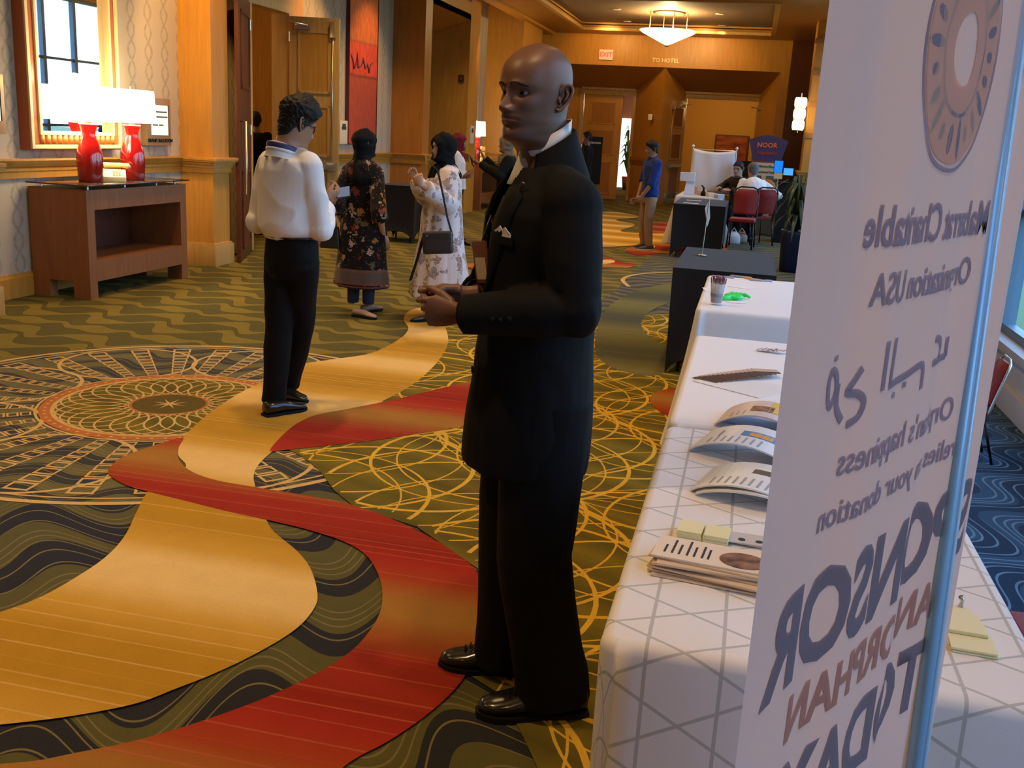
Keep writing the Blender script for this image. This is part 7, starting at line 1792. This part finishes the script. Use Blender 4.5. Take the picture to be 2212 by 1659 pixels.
def bent_text(body, width, zc, cap, sc=.337, bold=.02):
    me = text_mesh(body, 1.0, bold=bold, res=3); co = arrays(me); w = co[:, 0].max()-co[:, 0].min(); h = co[:, 1].max()-co[:, 1].min(); c = (co[:, 0].max()+co[:, 0].min())/2; ym = (co[:, 1].max()+co[:, 1].min())/2
    bm = bmesh.new(); bm.from_mesh(me); sx_ = width/w
    x = c-w/2
    while x < c+w/2:
        bmesh.ops.bisect_plane(bm, geom=bm.verts[:]+bm.edges[:]+bm.faces[:], plane_co=(x, 0, 0), plane_no=(1, 0, 0)); x += .012/sx_
    bm.verts.ensure_lookup_table(); vs = [(sc-(v.co.x-c)*sx_, zc+(v.co.y-ym)/h*cap) for v in bm.verts]; fs = [tuple(v.index for v in f.verts) for f in bm.faces]; bm.free(); bpy.data.meshes.remove(me); return vs, fs
def pmat(name, col, tr):
    q = bpy.data.materials.new(name); q.use_nodes = True; bcloth(q, col, tr); return q
gp = pmat('grey_print_showing_through', (.40, .33, .36), (.40, .34, .40)); tp_ = pmat('mauve_print_showing_through', (.50, .40, .45), (.50, .42, .50)); op_ = pmat('orange_print_showing_through', (.66, .40, .33), (.66, .40, .32)); sp2 = pmat('peach_seal_print', (.86, .58, .46), (.90, .60, .46))
for body, w_, zc, cap, mt, bo in (('Mabarrat Charitable', .352, 1.535, .040, tp_, .02), ('Organization USA', .300, 1.470, .042, tp_, .02), ("Orphan's happiness", .330, 1.303, .040, tp_, .015), ('relies on your donation', .385, 1.249, .036, tp_, .015),
                              ('SPONSOR', .580, 1.142, .108, gp, .035), ('AN ORPHAN', .415, 1.043, .056, op_, .03), ('TODAY', .420, .937, .102, gp, .035)):
    printed('lettering', bent_text(body, w_, zc, cap, bold=bo), mt)
def uvb(px, py):
    r = _ray(px, py); nn = bn_; t = nn.dot(BL)/(nn.x*r.x+nn.y*r.y); p = EYE+r*t; return ((p-BL).dot(bd_), p.z)
def stroke(pts, w=.0085):
    q = [uvb(*p) for p in pts]; c = catmull(q, 5) if len(q) > 2 else [V((q[0][0]+(q[1][0]-q[0][0])*i/8, q[0][1]+(q[1][1]-q[0][1])*i/8, 0)) for i in range(9)]
    vs = []; n = len(c)
    for i in range(n):
        d = (c[min(i+1, n-1)]-c[max(i-1, 0)]).normalized(); vs += [(c[i].x-d.y*w/2, c[i].y+d.x*w/2), (c[i].x+d.y*w/2, c[i].y-d.x*w/2)]
    return vs, [(2*i, 2*i+1, 2*i+3, 2*i+2) for i in range(n-1)]
vs = []; fs = []
for pts in ([(1799, 874), (1801, 830), (1811, 804), (1822, 815), (1820, 850), (1806, 880), (1799, 874)], [(1826, 832), (1821, 880), (1830, 912)], [(1868, 795), (1854, 825), (1842, 850), (1858, 851), (1866, 866), (1856, 900), (1838, 920)],
            [(1821, 770), (1820, 782)], [(1912, 735), (1897, 842)], [(1931, 728), (1916, 830)], [(1914, 832), (1950, 812), (1986, 786), (1983, 838)], [(1951, 824), (1949, 836)], [(1928, 846), (1925, 858)],
            [(2018, 730), (2031, 735), (2035, 755), (2025, 780)], [(2010, 783), (2050, 770)], [(2056, 728), (2050, 772)]):
    a, b = stroke(pts); k = len(vs); vs += a; fs += [tuple(k+i for i in f) for f in b]
printed('arabic_lettering', (vs, fs), tp_)
def ring_geo(r0, r1, sc, zc, n=48):
    vs = []; 
    for i in range(n): a = 2*PI*i/n; vs += [(sc+r0*math.cos(a), zc+r0*math.sin(a)), (sc+r1*math.cos(a), zc+r1*math.sin(a))]
    return vs, [(2*i, 2*i+1, (2*i+3) % (2*n), (2*i+2) % (2*n)) for i in range(n)]
SC_, SZ_ = .340, 1.705
printed('seal_disc', ring_geo(.035, .112, SC_, SZ_), sp2)
for r in (.062, .116): printed('seal_ring', ring_geo(r, r+.004, SC_, SZ_), tp_)
vs = []; fs = []
for k in range(22):
    a = 2*PI*k/22; rr = .088; h = .010+.006*((k*7) % 3)
    c = (SC_+rr*math.cos(a), SZ_+rr*math.sin(a)); b = len(vs)
    for i in range(8): q = 2*PI*i/8; vs.append((c[0]+(.006)*math.cos(q)*math.sin(a)+h*math.sin(q)*math.cos(a), c[1]-(.006)*math.cos(q)*math.cos(a)+h*math.sin(q)*math.sin(a)))
    fs.append(tuple(range(b, b+8)))
printed('seal_lettering', (vs, fs), tp_)
pm_ = mat('steel_blue_reflection', (.27, .50, .74), .35, .1, coat=.3)  # steel pole, the blue daylight it reflects put into its colour
pp_ = [gy(2197, 0, 1.30), gy(1973, 1659, 1.30)]; dz = (pp_[0]-pp_[1]); top = pp_[0]+dz*(.30/dz.z); bot = pp_[1]+dz*((.012-pp_[1].z)/dz.z)
MB().tube([bot, top], .0105, 16).build('pole', pm_, bn, True)
MB().tube([bot+V((.012, .003, 0)), top+V((.012, .003, 0))], .0045, 10).build('pole_ridge', mat('steel_pale_reflection', (.48, .74, .96), .3, .1), bn, True)  # lighter strip: the paler side of that reflection, put into the colour
MB().tube([bsurf(-.02, 2.02), bsurf(BW/2, 2.02), bsurf(BW+.03, 2.02)], .011, 10).build('top_bar', MAT['steel'], bn, True)
MB().tube([bsurf(-.02, .28), bsurf(BW/2, .28), bsurf(BW+.03, .28)], .010, 10).build('bottom_bar', MAT['steel'], bn, True)
MB().tube([gy(2186, 25, 1.33), gy(2330, 22, 1.36)], .0032, 8).build('hook_rod', MAT['black_metal'], bn, True)
MB().box((bot.x-.16, bot.y-.13, 0), (bot.x+.16, bot.y+.10, .012)).build('base_plate', MAT['black_metal'], bn, bevel=.004)
